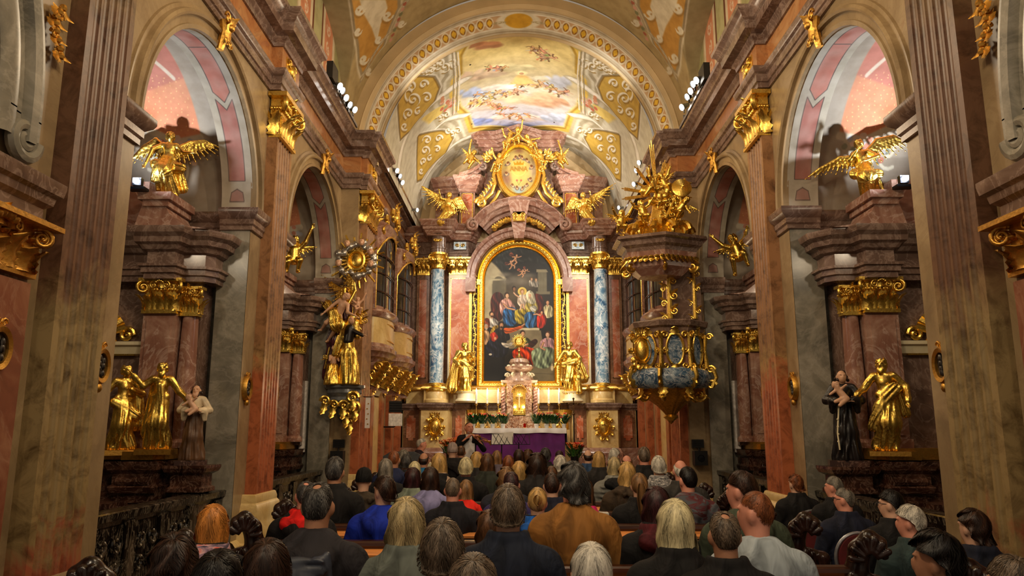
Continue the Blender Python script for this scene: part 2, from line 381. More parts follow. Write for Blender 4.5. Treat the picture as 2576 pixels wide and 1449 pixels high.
MAUVE = marble('mauve_marble', [(.28, (82, 64, 56)), (.5, (110, 88, 77)), (.72, (146, 123, 110))], 2.0, .2, ((180, 156, 142), .35), 2.2)
ORANGE = marble('orange_frieze_marble', [(.28, (148, 88, 54)), (.5, (170, 116, 72)), (.72, (186, 144, 100))], 1.5, .28, ((120, 70, 45), .4))
PINK = marble('pink_marble', [(.28, (116, 78, 66)), (.48, (144, 104, 88)), (.7, (176, 142, 124))], 2.2, .22, ((216, 192, 178), .4))
RED = marble('red_marble', [(.28, (150, 68, 42)), (.48, (184, 100, 66)), (.64, (206, 140, 104)), (.78, (220, 180, 152))], 1.8, .25, ((226, 196, 172), .35))
NEARRED = marble('brown_red_marble', [(.28, (98, 58, 46)), (.5, (128, 78, 60)), (.72, (160, 116, 90))], 1.6, .28, ((176, 140, 116), .25))
BLUE = marble('blue_white_marble', [(.34, (52, 84, 118)), (.47, (104, 138, 162)), (.56, (176, 194, 202)), (.7, (222, 226, 224))], 2.2, .18, ((245, 245, 240), .8), 3., (1, 1, .7), 2.5)
BLUEP = marble('blue_pulpit_marble', [(.34, (36, 56, 84)), (.5, (76, 104, 132)), (.66, (160, 180, 196))], 4.2, .18, ((225, 230, 232), .7), 5.)
YELLOW = marble('yellow_marble', [(.3, (196, 160, 96)), (.55, (222, 194, 132)), (.75, (236, 216, 166))], 1.5, .3, ((170, 130, 80), .3))
CREAM = marble('cream_marble', [(.3, (214, 200, 160)), (.7, (238, 228, 196))], 1.5, .35)
BROWNM = marble('brown_marble', [(.28, (92, 58, 40)), (.5, (124, 84, 58)), (.75, (156, 116, 84))], 1.6, .25, ((176, 140, 110), .4))
DARKM = marble('dark_breccia', [(.3, (28, 18, 15)), (.5, (60, 38, 30)), (.7, (104, 72, 58))], 3.0, .25, ((150, 120, 105), .45), 5.)
BLACKM = marble('black_marble', [(.3, (12, 10, 9)), (.55, (26, 22, 19)), (.72, (96, 84, 72))], 3.2, .2, ((150, 138, 120), .5), 7., (1, 1, .35))
TABM = marble('tabernacle_marble', [(.3, (74, 40, 26)), (.5, (130, 84, 56)), (.7, (206, 180, 150))], 6., .2, ((230, 215, 190), .6), 8.)
WOOD = plain('dark_pew_wood', (58, 32, 20), .3, 0, .3, 6, .1, ani=(.6, 8, 8)); WOODL = plain('light_pew_wood', (204, 132, 74), .32, 0, .2, 5, .05, ani=(.4, 10, 10))
CARVED = plain('black_brown_carved_wood', (40, 26, 22), .22, 0, .4, 12, .15)
PAINT = painted('fresco_paint'); CANVAS = painted('oil_paint', .42)
PLASTER = plain('ochre_plaster', (196, 172, 132), .85, 0, .06, 2)
BLACKP = plain('black_plastic', (22, 22, 23), .45); METAL = plain('dark_metal', (40, 42, 46), .4, .7); WHITEP = plain('white_enamel', (226, 224, 220), .4)
STEEL = plain('grey_steel', (150, 152, 156), .35, .8)
GLASS = plain('dark_window_glass', (62, 58, 52), .08, 0, .25, 3)
LAMPW = plain('lamp_lens', (255, 250, 240), .4, emit=22.); FLAME = plain('candle_flame', (255, 226, 160), .4, emit=30.); LAMPC = plain('cold_lamp_lens', (236, 240, 255), .4, emit=60.)
GLOW = plain('gold_lining', (255, 214, 110), .35, .3)
# ------------------------------------------------------------------ the church: walls, vaults, cornices
W, NR, NZ, PR, PZ = 3.3, 3.2, 6.85, 2.66, 6.85
BAYS = [(1.75, 4.0), (6.1, 8.94), (10.3, 13.3)]
def arch_wall(m, X, y0, y1, zt, ops, zs):            # wall face at X with round-headed openings
    ys = y0
    for a, b in ops:
        m.add([(X, ys, 0), (X, a, 0), (X, a, zt), (X, ys, zt)], [(0, 1, 2, 3)])
        r = (b-a)/2; c = (a+b)/2; n = 28
        for i in range(n):
            t0, t1 = PI-PI*i/n, PI-PI*(i+1)/n
            p, q = (c+r*math.cos(t0), zs+r*math.sin(t0)), (c+r*math.cos(t1), zs+r*math.sin(t1))
            m.add([(X, p[0], p[1]), (X, q[0], q[1]), (X, q[0], zt), (X, p[0], zt)], [(0, 1, 2, 3)])
        ys = b
    m.add([(X, ys, 0), (X, y1, 0), (X, y1, zt), (X, ys, zt)], [(0, 1, 2, 3)])
def flutes(m, X, y0, y1, d, z0, z1, n=5, ax='y'):    # pilaster shaft with concave flutes, projecting d toward the nave (-X)
    P = [(X, y0), (X-d, y0)]; mar = (y1-y0)*.09; w_ = (y1-y0-2*mar)/n; g = w_*.13
    for i in range(n):
        a = y0+mar+i*w_+g; b = y0+mar+(i+1)*w_-g; c = (a+b)/2; r = (b-a)/2
        for k in range(9):
            t = PI-PI*k/8; P.append((X-d+r*.9*math.sin(t), c+r*math.cos(t)))
    P += [(X-d, y1), (X, y1)]
    V = [(p[0], p[1], z) for z in (z0, z1) for p in P]; k = len(P)
    m.add(V, [(i, i+1, k+i+1, k+i) for i in range(k-1)]+[tuple(range(k-1, -1, -1)), tuple(range(k, 2*k))])
def volute(m, c, r, turns, dirv, up, n=30, th=.2, start=0, sgn=1):   # spiral scroll in the plane (dirv, up)
    c = Vector(c); d = Vector(dirv).normalized(); u = Vector(up).normalized()
    pts = []; rr = []
    for i in range(n+1):
        t = i/n; a = start+sgn*turns*2*PI*t; q = r*(1-t*.86); pts.append(c+d*q*math.cos(a)+u*q*math.sin(a)); rr.append(r*th*(1-t*.35))
    m.tube(pts, rr, 8); m.ball(c, r*.2, 4)
def leaf(m, base, out, up, h, wd, curl=.5, n=7):     # acanthus leaf: curled blade with lobed edge
    b = Vector(base); o = Vector(out).normalized(); u = Vector(up).normalized(); s = o.cross(u).normalized(); V = []; F = []
    for i in range(n+1):
        t = i/n; c_ = b+u*h*(t-.16*t**3*curl)+o*(h*curl*t*t*t*.9+.012); hw = wd*.5*(1-.55*t**2)*(1+.22*math.cos(i*PI))*(.2 if i == n else 1)
        for j, f in enumerate((-1, -.5, 0, .5, 1)):
            V.append(c_+s*hw*f+o*(wd*.13*(1-abs(f))-(.02 if abs(f) == 1 else 0)*h))
    for i in range(n):
        for j in range(4): a = i*5+j; F.append((a, a+1, a+6, a+5)); F.append((a+5, a+6, a+1, a))
    m.add(V, [f for f in F[::2]])
def capital(m, c, w_, d, h, O, S):                   # composite capital; c = centre of its back at the bottom, O = outward dir, S = sideways dir
    c = Vector(c); O = Vector(O); S = Vector(S); U = Vector((0, 0, 1))
    def B(s0, s1, o0, o1, z0, z1):
        V = [c+S*s+O*o+U*z for z in (z0, z1) for o in (o0, o1) for s in (s0, s1)]
        m.add(V, [(0, 2, 3, 1), (4, 5, 7, 6), (0, 1, 5, 4), (2, 6, 7, 3), (0, 4, 6, 2), (1, 3, 7, 5)])
    B(-w_*.5, w_*.5, 0, d, 0, h*.9); B(-w_*.66, w_*.66, -.01, d+w_*.16, h*.9, h); B(-w_*.53, w_*.53, 0, d+.03, -.03, .015)
    for i in range(9):                               # egg and dart
        m.ball(c+S*(w_*(-.44+.11*i))+O*(d+.01)+U*h*.66, (w_*.045,)*2+(h*.07,), 4)
    for i in range(11): B(w_*(-.48+.092*i), w_*(-.45+.092*i), d, d+.02, h*.02, h*.5)
    for i in range(3): leaf(m, c+S*(w_*(-.36+.36*i))+O*d, O, U, h*.5, w_*.34, .55)
    for i in range(2): leaf(m, c+S*(w_*(-.19+.38*i))+O*d, O, U, h*.7, w_*.26, .5)
    for s in (-1, 1):
        for e in (0, .6): volute(m, c+S*s*w_*.53+O*(d+.02+e*w_*.05)+U*h*.72, h*.21, 1.6, (S*s*.8+O*.6), U, 22, .24, 2.2, -1)
        leaf(m, c+S*s*w_*.5+O*d*.4, S*s+O*.7, U, h*.55, w_*.3, .5)
        for e in (.15, .6): leaf(m, c+S*s*w_*.49+O*d*e, S*s, U, h*(.5+.2*e), d*.6, .5)
        for e in (.1, .35, .6, .85): m.ball(c+S*s*w_*.5+O*d*e+U*h*.66, (h*.05,)*3, 4)
        volute(m, c+S*s*w_*.2+O*(d+.05)+U*h*.78, h*.12, 1.4, S*s, U, 16, .25, 2, -1)
    for k in range(5): m.ball(c+S*w_*(-.1+.05*k)+O*(d+.07)+U*(h*(.86+.05*math.sin(k*PI/4))), w_*.05, 4)
    leaf(m, c+O*(d+.02)+U*h*.7, O, U, h*.42, w_*.22, .4)
def acanthus(m, pts, r0, O, n=6, size=.1, seed=0):   # running scrollwork: stem with side volutes and leaves
    rd = random.Random(seed); P = [Vector(p) for p in pts]; O = Vector(O); m.tube(P, [r0*(1-.5*i/len(P)) for i in range(len(P))], 6)
    for k in range(n):
        i = int((k+.5)/n*(len(P)-1)); p = P[i]; t = (P[i+1]-P[i]).normalized(); s = t.cross(O).normalized()*(1 if k % 2 else -1)
        volute(m, p+s*size*.7+O*.01, size*rd.uniform(.4, .6), 1.3, s, t, 14, .25, PI, 1 if k % 2 else -1); leaf(m, p, s*.7+O*.5, (s+t).normalized(), size*1.3, size*.7, .4, 5)
ENT = dict(architrave=[(-.05, 6.06), (.03, 6.06), (.03, 6.13), (.05, 6.14), (.05, 6.24), (.08, 6.26), (.1, 6.31), (.1, 6.34), (-.05, 6.34)],
           frieze=[(.02, 6.34), (.02, 6.68)],
           cornice=[(-.05, 6.67), (.05, 6.67), (.06, 6.72), (.1, 6.76), (.1, 6.79), (.21, 6.81), (.22, 6.92), (.25, 6.94), (.27, 6.99), (.32, 7.03), (.33, 7.08), (-.25, 7.1)])
IMP = [(-.02, 4.06), (.03, 4.07), (.03, 4.12), (.05, 4.14), (.05, 4.2), (.1, 4.24), (.12, 4.28), (.12, 4.33), (-.03, 4.34)]
PATH = [(W, 1.2), (W, 4.98), (W-.14, 4.98), (W-.14, 5.72), (W, 5.72), (W, 9.26), (W-.14, 9.26), (W-.14, 9.99), (W, 9.99), (W, 13.38), (2.97, 13.38), (2.97, 13.46), (2.86, 13.46), (2.86, 14.42), (2.97, 14.42), (2.97, 19.5)]
def chapel_fresco(name, y0, y1, mx, par, seed):      # barrel vault of a side chapel, painted
    r = (y1-y0)/2; c = (y0+y1)/2
    cv = Cv(300, 380, 0, 2.9, 0, PI, (.60, .56, .50)); cv.mir = False
    cv.poly([(.35, .45), (2.9, .45), (2.9, PI-.45), (.35, PI-.45)], (.66, .62, .56), .02)
    for s in (0, 1):
        def q(P): return [(x, PI-t if s else t) for x, t in P]
        cv.poly(q([(.28, .62), (.6, .58), (1.1, .75), (1.6, .62), (2.2, .8), (2.9, .75), (2.9, 1.5), (.28, 1.5)]), (.80, .50, .36), .02)
        cv.line(q([(.28, .62), (.6, .58), (1.1, .75), (1.6, .62), (2.2, .8), (2.9, .75)]), .04, (.74, .7, .62))
        cv.poly(q([(.28, 1.12), (.8, 1.0), (1.2, 1.25), (1.9, 1.1), (2.9, 1.3), (2.9, 1.57), (.28, 1.57)]), (.70, .40, .34), .02)
        for i in range(9): cv.line(q([(.4+i*.25, 1.12+.1*(i % 2)), (.62+i*.25, 1.42)]), .028, (.84, .78, .70))
        for i in range(34):
            for j in range(11): cv.ell(*q([(.34+i*.075+.03*(j % 2)+.02*math.sin(i*7+j*5), .68+j*.045+.012*math.sin(i*3+j*8))])[0], .009, .007, (.95, .76, .50), e=.7)
        for x_ in (.75, 1.75): 
            for t_ in ((.33, .42, .2), (.52, .5, .15)): cv.spiral(x_+(t_[0]-.4)*1.4, q([(0, t_[1])])[0][1], t_[2], 1.5, 1, .018, (.80, .78, .70))
        rd = random.Random(seed+s)
        for i in range(46):                          # painted vase of flowers
            x_, t_ = .66+rd.gauss(0, .13), .50+rd.gauss(0, .07); col = rd.choice([(.74, .50, .42), (.82, .72, .66), (.46, .48, .42), (.62, .63, .66), (.68, .44, .36)])
            cv.ell(x_, q([(0, t_)])[0][1], .04, .026, col)
    k = np.clip(.4+.5*cv._n(seed+5, 3)+.3*cv._n(seed+9, 9), 0, 1)[..., None]; cv.a = cv.a*(1-.3*k)+np.array((.80, .74, .68))*.3*k
    X0 = 3.66
    cv.mesh(name, lambda x, t: ((X0+x)*mx, c-r*np.cos(t), 4.3+r*np.sin(t)), PAINT, par)
def soffit_fresco(y0, y1, mx, par):                  # panels painted under the arch
    r = (y1-y0)/2; c = (y0+y1)/2; cv = Cv(90, 460, 0, .38, 0, PI, (.66, .63, .56))
    for s in (0, 1):
        def q(P): return [(x, PI-t if s else t) for x, t in P]
        for P, col in (([(.09, .26), (.29, .26), (.29, .98), (.19, .88), (.09, .98)], (.62, .38, .34)), ([(.09, 1.05), (.19, .95), (.29, 1.05), (.29, 1.57), (.09, 1.57)], (.70, .42, .36)), ([(.1, .08), (.28, .08), (.26, .16), (.19, .19), (.12, .16)], (.58, .42, .38))):
            cv.poly(q(P), col, .01); cv.line(q(P+P[:1]), .006, (.30, .24, .22))
    k = np.clip(.35+.5*cv._n(3, 14)+.35*cv._n(8, 30), 0, 1)[..., None]; cv.a = cv.a*(1-k*.5)+np.array((.84, .80, .76))*k*.5
    cv.mesh('arch_soffit', lambda x, t: ((W+x)*mx, c-r*np.cos(t), 4.32+r*np.sin(t)), PAINT, par)
def side(mx):
    nm = 'left' if mx < 0 else 'right'
    m = M(mx); arch_wall(m, W, 1.2, 13.4, 7.0, BAYS, 4.32)
    m.add([(W, 13.4, 0), (2.97, 13.4, 0), (2.97, 13.4, 7), (W, 13.4, 7)], [(0, 1, 2, 3)])
    m.add([(2.97, 13.4, 0), (2.97, 19.5, 0), (2.97, 19.5, 7), (2.97, 13.4, 7)], [(0, 1, 2, 3)])
    wall = struct(m.build('wall_'+nm, TAN, ang=10))
    # piers between chapels (their thickness), chapel cross walls and outer walls
    m = M(mx)
    for a, b in ((4.0, 6.1), (8.94, 10.3), (13.3, 13.7)):
        m.box(W+.005, W+.37, a, b, 0, 4.32)
        m.box(W+.33, 6.6, a+.16, b-.16 if b < 13.5 else b, 0, 6.2)
    m.box(6.55, 6.7, 1, 13.6, 0, 6.2); m.build('pier', GREY, wall, 10)
    for a, b in ((6.1, 8.94), (10.3, 13.3), (1.75, 4.0)):
        soffit_fresco(a, b, mx, wall)
        chapel_fresco('chapel_vault', a-.16, b+.16, mx, wall, int(a))
        m = M(mx); yy = (b+.16, a-.16)               # the cornice that runs on round the chapel
        m.sweep([(o*.8, z) for o, z in IMP], [(W+.37, b+.16), (6.55, b+.16)], 1); m.sweep([(o*.8, z) for o, z in IMP], [(W+.37, a-.16), (6.55, a-.16)], -1)
        m.box(W+.36, W+.38, a-.16, b+.16, 5.9 if b < 9.5 else 6.0, 6.2)
        m.build('chapel_cornice', MAUVE, wall, 30)
        # archivolt with keystone
        m = M(mx); r = (b-a)/2; c = (W, (a+b)/2, 4.33)
        pr = [(r-.002, .02), (r, -.05), (r+.045, -.055), (r+.05, -.035), (r+.13, -.035), (r+.135, -.075), (r+.16, -.09), (r+.19, -.075), (r+.2, -.03), (r+.24, -.025), (r+.245, .01)]
        if b > 4.5: m.arc(pr, c, 0, PI, 48, 'x')
        m.build('archivolt', TAN, wall, 30)
        if b > 4.5:
            m = M(mx); k = Vector((W-.13, (a+b)/2, 4.33+r+.16)); m.tube([(W-.06, (a+b)/2, k.z-.2), (W-.1, (a+b)/2, k.z), (W-.08, (a+b)/2, k.z+.14)], [.04, .055, .05], 8)
            for sg in (-1, 1): volute(m, k+Vector((-.02, sg*.06, .14)), .07, 1.5, (0, sg, 0), (0, 0, 1)); volute(m, k+Vector((-.02, sg*.05, -.12)), .05, 1.5, (0, sg, 0), (0, 0, -1))
            leaf(m, k+Vector((0, 0, -.12)), (-1, 0, 0), (0, 0, 1), .3, .16, .35); m.ball(k+Vector((-.03, 0, .05)), .05, 5)
            m.build('keystone', GOLD2, wall)
    # imposts: at each pier, wrapped from the nave face into the jamb
    m = M(mx)
    for a, b, pa, pb in ((4.0, 6.1, 5.0, 5.7), (8.94, 10.3, 9.3, 9.96)):
        if a > 5: m.sweep(IMP, [(W+.37, a), (W, a), (W, pa)], -1)
        m.sweep(IMP, [(W, pb), (W, b), (W+.37, b)], -1)
    m.sweep(IMP, [(W+.37, 13.3), (W, 13.3), (W, 13.4)], -1)
    m.build('impost', MAUVE, wall, 30)
    for y0, y1, X, mt, nm_, z0 in ((5.04, 5.66, W, FLUTE, 'fluted_pilaster', .66), (9.31, 9.93, W, FLUTE2, 'fluted_pilaster', .86), (13.52, 14.34, 2.97, FLUTE2, 'fluted_pilaster', .86)):
        m = M(mx); flutes(m, X, y0, y1, .14, z0, 5.5, 5); pil = m.build(nm_, mt, wall, 50)
        m = M(mx); capital(m, (X-.02, (y0+y1)/2, 5.46), (y1-y0)*.96, .14, .58, (-1, 0, 0), (0, 1, 0)); m.build('capital', GOLD, pil, 50)
        m = M(mx)
        m.sweep([(o_*.8, z_*z0/.86) for o_, z_ in ((0, .9), (.02, .89), (.04, .84), (.04, .8), (.07, .77), (.09, .7), (.1, .62), (.1, .56), (.14, .5), (.15, .4), (.15, .36), (.18, .34), (.18, 0))],
                [(X, y0-.06), (X-.14, y0-.06), (X-.14, y1+.06), (X, y1+.06)], -1)
        m.build('pilaster_base', YELLOW if y0 > 8 else TAN, pil, 30)
        m = M(mx); m.box(X-.17, X-.13, y0+.1, y1-.1, 6.4, 6.62)
        for sg in (-1, 1): volute(m, (X-.18, (y0+y1)/2+sg*.1, 6.56), .07, 1.5, (0, sg, 0), (0, 0, 1)); volute(m, (X-.18, (y0+y1)/2+sg*.08, 6.43), .05, 1.5, (0, sg, 0), (0, 0, -1))
        m.ball((X-.18, (y0+y1)/2, 6.5), (.04, .08, .1), 5); m.build('frieze_ornament', GOLD, pil)
    m = M(mx); m.sweep([(.005, 0), (.06, 0), (.06, .34), (.03, .38), (0, .4)], [(W, 4.0), (W, 6.1)], -1); m.sweep([(.005, 0), (.06, 0), (.06, .34), (.03, .38), (0, .4)], [(W, 8.94), (W, 10.3)], -1)
    bb = struct(m.build('baseboard_'+nm, YELLOW, ang=30))
    mts = dict(architrave=MAUVE, frieze=ORANGE, cornice=MAUVE)
    for k, pr in ENT.items():
        m = M(mx); m.sweep(pr, PATH, -1); m.build(k, mts[k], wall, 30)
    # panels of red marble let into the presbytery wall and first pier
    m = M(mx)
    for y0, y1, X, z0, z1 in ((4.12, 4.82, W, .6, 2.62),): m.box(X-.035, X+.02, y0, y1, z0, z1)
    m.build('wall_panel', NEARRED, wall, 0)
    # the lower order beside the first pilaster: entablature, gilt capital, springing of the next arch with a scroll
    m = M(mx); LE = [(-.02, 2.98), (.03, 3.0), (.03, 3.05), (.01, 3.06), (.01, 3.12), (.05, 3.15), (.06, 3.2), (.09, 3.22), (.1, 3.28), (.1, 3.31), (-.02, 3.33)]
    m.sweep(LE, [(W, 3.9), (W-.08, 3.9), (W-.08, 4.86), (W, 4.86)], -1); m.box(W-.06, W, 3.95, 4.84, 0, 3.0); lo = m.build('lower_entablature', MAUVE, wall, 30)
    m = M(mx); m.box(W-.1, W-.05, 4.12, 4.82, .6, 2.6); m.build('wall_panel', NEARRED, lo, 0)
    m = M(mx); capital(m, (W-.06, 4.42, 2.66), .78, .03, .34, (-1, 0, 0), (0, 1, 0)); m.build('capital', GOLD2, lo, 50)
    m = M(mx); c = (W, 3.3, 3.33+.35)
    pr = [(1.05, .01), (1.05, -.06), (1.12, -.1), (1.18, -.1), (1.2, -.06), (1.28, -.06), (1.3, -.12), (1.36, -.13), (1.38, -.08), (1.46, -.08), (1.48, -.02), (1.5, .01)]
    m.arc(pr, c, 0, PI*.62, 30, 'x', 1, 1.35)
    m.add([(W+d, 3.3+r, z) for z in (3.5, 3.69) for r, d in pr], [(i, i+1, i+1+len(pr), i+len(pr)) for i in range(len(pr)-1)])
    volute(m, (W-.08, 4.6, 3.52), .14, 1.7, (0, 1, 0), (0, 0, 1), 30, .34, 0, -1); m.build('archivolt', GREY, wall, 30)
    m = M(mx)
    for i in range(30):
        z = 6.1-.062*i if i < 22 else 4.62-.05*(i-22); y = 4.62+.05*math.sin(i*.7)+(.006*i if i < 22 else .22)
        leaf(m, (W-.05, y, z), (-1, .3*(-1)**i, 0), (0, (-1)**i*.7, -1), .12, .09, .35, 5); m.ball((W-.07, y, z-.02), .028, 4); i % 3 or volute(m, (W-.07, y+.05*(-1)**i, z), .04, 1.2, (0, (-1)**i, 0), (0, 0, 1), 12, .3)
    m.build('leaf_festoon', GOLD2, wall)
    return wall
WL, WR = side(-1), side(1)
# floors
m = M(); m.box(-6.6, 6.6, -.5, 16.2, -.1, 0); fl = struct(m.build('floor', marble('floor_stone', [(.3, (70, 52, 40)), (.7, (112, 92, 74))], 2, .35), ang=0))
m = M(); m.box(-2.97, 2.97, 15.0, 20, 0, .15); m.box(-2.97, 2.97, 16.5, 20, .15, .32); m.box(-2.6, 2.6, 16.75, 20, .32, .5); m.box(-2.4, 2.4, 16.95, 20, .5, .69)
m.build('altar_steps', PINK, fl, 0)
m = M(); m.box(-2.97, 2.97, 19.45, 19.6, 0, 9.9); wb = struct(m.build('wall_end', PLASTER, ang=0))

# ------------------------------------------------------------------ the vaults
OCH, OCHD, WHT, WSH, GRN = (.80, .66, .30), (.58, .45, .18), (.90, .88, .82), (.56, .51, .40), (.70, .66, .46)
def vxy(u, v, R, zc, y0=None):                       # where the sight line meets a barrel vault: (signed angle from crown, y)
    p = at(u, v, 1.0); d = (p.x, p.y, p.z-EYE); h = zc-EYE
    a = d[0]**2+d[2]**2; b = -2*d[2]*h; c = h*h-R*R; t = (-b+math.sqrt(b*b-4*a*c))/(2*a)
    return math.atan2(d[0]*t, d[2]*t-h), d[1]*t
def VP(P): return [vxy(u, v, PR, PZ) for u, v in P]
cv = Cv(760, 640, -PI/2, PI/2, 13.98, 19.46, (.82, .80, .72)); cv.mir = True
def cen(P): s = [(max(0, abs(a)), y) for a, y in P]; return s
# grey painted architecture either side of the central picture
FR = VP([(1303, 88), (1200, 92), (1178, 112), (1163, 140), (1163, 185), (1150, 200), (1146, 235), (1158, 268), (1178, 285), (1190, 322), (1303, 326)])
FR = [(abs(a), y) for a, y in FR]
def off(P, k): 
    c = (0, 16.3); return [(a+(a-c[0])*k*1.2, y+(y-c[1])*k) for a, y in P]
def closed(P): return P+[(-a, y) for a, y in P[::-1]]
for k, col in ((.42, (.70, .66, .55)), (.34, (.84, .81, .72)), (.27, (.66, .62, .52)), (.2, (.86, .84, .76)), (.15, (.74, .70, .58)), (.09, (.88, .74, .34)), (.03, (.66, .52, .20))):
    cv.poly(closed(off(FR, k)), col, .02, both=False)
cv.poly(closed(FR), (.88, .80, .56), .02, both=False)
fres = cv.a.copy()
# the central picture: gold and blue sky, banks of cloud with small figures
X, Y = cv.X, cv.Y
sky = Cv(760, 640, -PI/2, PI/2, 13.98, 19.46, (.90, .80, .52)); t = np.clip((Y-14.6)/4., 0, 1)[..., None]
sky.a = (1-t)*np.array((.93, .84, .56))+t*np.array((.70, .72, .86)); sky.a = sky.a+sky._n(5, 6)[..., None]*.05
rd = random.Random(11)
def sp(u, v): return vxy(u, v, PR, PZ)
def sp(u, v): return vxy(u, v, PR, PZ)
def cloud(u, v, ru, rv, col, n=16):
    for i in range(n):
        f = rd.uniform(-1, 1); a, y = sp(u+ru*f, v+rv*rd.uniform(-.5, .6)*(1-f*f)); k = rd.uniform(.35, .7)*(1-.4*abs(f)); g = rd.uniform(-.05, .05)
        sky.ell(a, y+.04, ru/150*.34*k+.03, rv/240*4.2*k+.05, tuple(c*.86+g for c in col), e=.7, a=.8); sky.ell(a-.006, y-.05, ru/150*.28*k+.02, rv/240*3.2*k+.04, tuple(min(1, c*1.04+g) for c in col), e=.6, a=.85)
for q_ in ((1215, 112, 36, 9, (.80, .56, .40)), (1185, 190, 34, 15, (.84, .73, .62)), (1235, 182, 34, 12, (.84, .74, .62)), (1290, 170, 50, 9, (.93, .88, .68)), (1330, 246, 70, 24, (.91, .76, .62)), (1385, 258, 40, 15, (.86, .67, .54)), (1400, 205, 34, 22, (.82, .84, .90)), (1190, 232, 30, 12, (.70, .76, .90)), (1265, 222, 50, 10, (.90, .86, .82)), (1215, 268, 40, 12, (.88, .80, .74)), (1300, 296, 66, 12, (.88, .82, .80)), (1400, 296, 34, 12, (.76, .80, .90)), (1205, 304, 34, 10, (.56, .62, .84)), (1345, 200, 30, 10, (.93, .90, .80))): cloud(*q_)
def nude(u, v, ang, s, sk, cl):                       # one small flying or seated figure
    a, y = sp(u, v); c, n = math.cos(ang), math.sin(ang); X_ = lambda p, q: (a+(p*c-q*n)*s*.03, y-(p*n+q*c)*s*.075)
    dk = tuple(k*.62 for k in sk); lt = tuple(min(1, k*1.12) for k in sk)
    for k in range(3): P = [X_(rd.uniform(-1.6, 1.6), rd.uniform(-1.2, .3)) for _ in range(3)]; cv_ = tuple(q*rd.uniform(.7, 1.15) for q in cl); sky.poly(P, cv_, .03, .85)
    sky.line([X_(0, 1), X_(.1, .2), X_(0, -.5)], .021*s, dk); sky.line([X_(-.05, 1), X_(.05, .2), X_(-.05, -.4)], .016*s, sk); sky.line([X_(-.1, 1), X_(0, .3)], .007*s, lt)
    for d_ in (-1, 1): sky.line([X_(0, .85), X_(d_*.8, .9+rd.uniform(-.5, .6)), X_(d_*1.4, 1.1+rd.uniform(-.6, .6))], .008*s, sk if d_ > 0 else dk); sky.line([X_(0, -.4), X_(d_*.6, -1.1), X_(d_*.7+rd.uniform(-.4, .4), -1.9)], .011*s, sk if d_ < 0 else dk)
    sky.ell(*X_(-.05, 1.45), .014*s, .036*s, (.46, .32, .2), e=.4); sky.ell(*X_(.02, 1.4), .010*s, .028*s, lt, e=.4)
SK = (.88, .68, .50)
for u, v, n_, sx, sy, cl in ((1352, 126, 4, 20, 6, (.80, .74, .70)), (1372, 142, 4, 18, 5, (.44, .54, .44)), (1248, 172, 4, 24, 5, (.70, .68, .72)), (1320, 208, 4, 26, 8, (.92, .74, .40)), (1368, 212, 4, 20, 7, (.80, .62, .56)), (1240, 240, 6, 36, 8, (.50, .54, .70)), (1228, 262, 5, 34, 6, (.86, .72, .30)), (1262, 270, 4, 22, 5, (.76, .40, .26)), (1290, 292, 6, 44, 6, (.92, .88, .82)), (1405, 228, 3, 20, 8, (.84, .84, .88)), (1190, 256, 3, 10, 5, (.90, .78, .36)), (1300, 235, 3, 20, 6, (.66, .52, .42))):
    for i in range(n_): nude(u+sx*(2*(i+.5)/n_-1)+rd.uniform(-4, 4), v+rd.uniform(-sy, sy), rd.uniform(-1.3, 1.3), rd.uniform(.9, 1.35), tuple(k*rd.uniform(.86, 1.05) for k in SK), cl)
a, y = sp(1312, 184); sky.ell(a, y, .06, .15, (.98, .94, .72), e=.5); sky.ell(a, y+.3, .07, .24, (.92, .82, .56), e=.3); sky.poly([(a-.1, y+.55), (a-.03, y+.1), (a+.05, y+.12), (a+.13, y+.5)], (.93, .78, .50), .05); sky.ell(a, y+.02, .022, .06, (.84, .66, .50))
mk = Cv(760, 640, -PI/2, PI/2, 13.98, 19.46, (0, 0, 0)); mk.poly(closed(off(FR, -.03)), (1, 1, 1), .02, both=False)
cv.a = cv.a*(1-mk.a)+sky.a*mk.a
for u, v in ((1303, 78), (1183, 163), (1458, 150), (1187, 312), (1394, 308), (1312, 218)): a, y = sp(u, v); cv.ell(a, y, .008, .035, (.18, .14, .1), both=False)
# ribs, gilt panels and scrolls, painted; measured on the left half and mirrored
def L(P): return [(abs(a), y) for a, y in VP(P)]
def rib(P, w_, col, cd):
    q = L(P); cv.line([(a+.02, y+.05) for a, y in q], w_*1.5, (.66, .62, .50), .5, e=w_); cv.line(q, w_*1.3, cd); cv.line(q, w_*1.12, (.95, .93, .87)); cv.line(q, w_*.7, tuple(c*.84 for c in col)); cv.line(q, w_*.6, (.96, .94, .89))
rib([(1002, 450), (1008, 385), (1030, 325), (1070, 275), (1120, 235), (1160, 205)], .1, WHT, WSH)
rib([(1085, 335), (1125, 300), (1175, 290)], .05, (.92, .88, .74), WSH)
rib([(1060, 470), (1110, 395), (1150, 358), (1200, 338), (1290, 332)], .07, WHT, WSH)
for P in ([(1000, 198), (1090, 195), (1098, 208), (1104, 222), (1092, 255), (1062, 290), (1030, 330), (1008, 350)], [(1052, 342), (1110, 330), (1133, 336), (1138, 350), (1120, 385), (1092, 410), (1062, 450), (1050, 455)]):
    q = L(P); cv.line(q+q[:1], .045, WHT); cv.line(q+q[:1], .028, WSH); cv.poly(q, OCH, .01); cv.line(q+q[:1], .008, OCHD)
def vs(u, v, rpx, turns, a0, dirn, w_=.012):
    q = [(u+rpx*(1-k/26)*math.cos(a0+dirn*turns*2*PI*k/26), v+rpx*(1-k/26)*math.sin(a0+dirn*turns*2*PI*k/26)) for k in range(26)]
    q = L(q); cv.line([(a+.012, y+.03) for a, y in q], w_, OCHD, .7); cv.line(q, w_, WHT); cv.line([(a-.002, y-.008) for a, y in q], w_*.4, (.97, .95, .88))
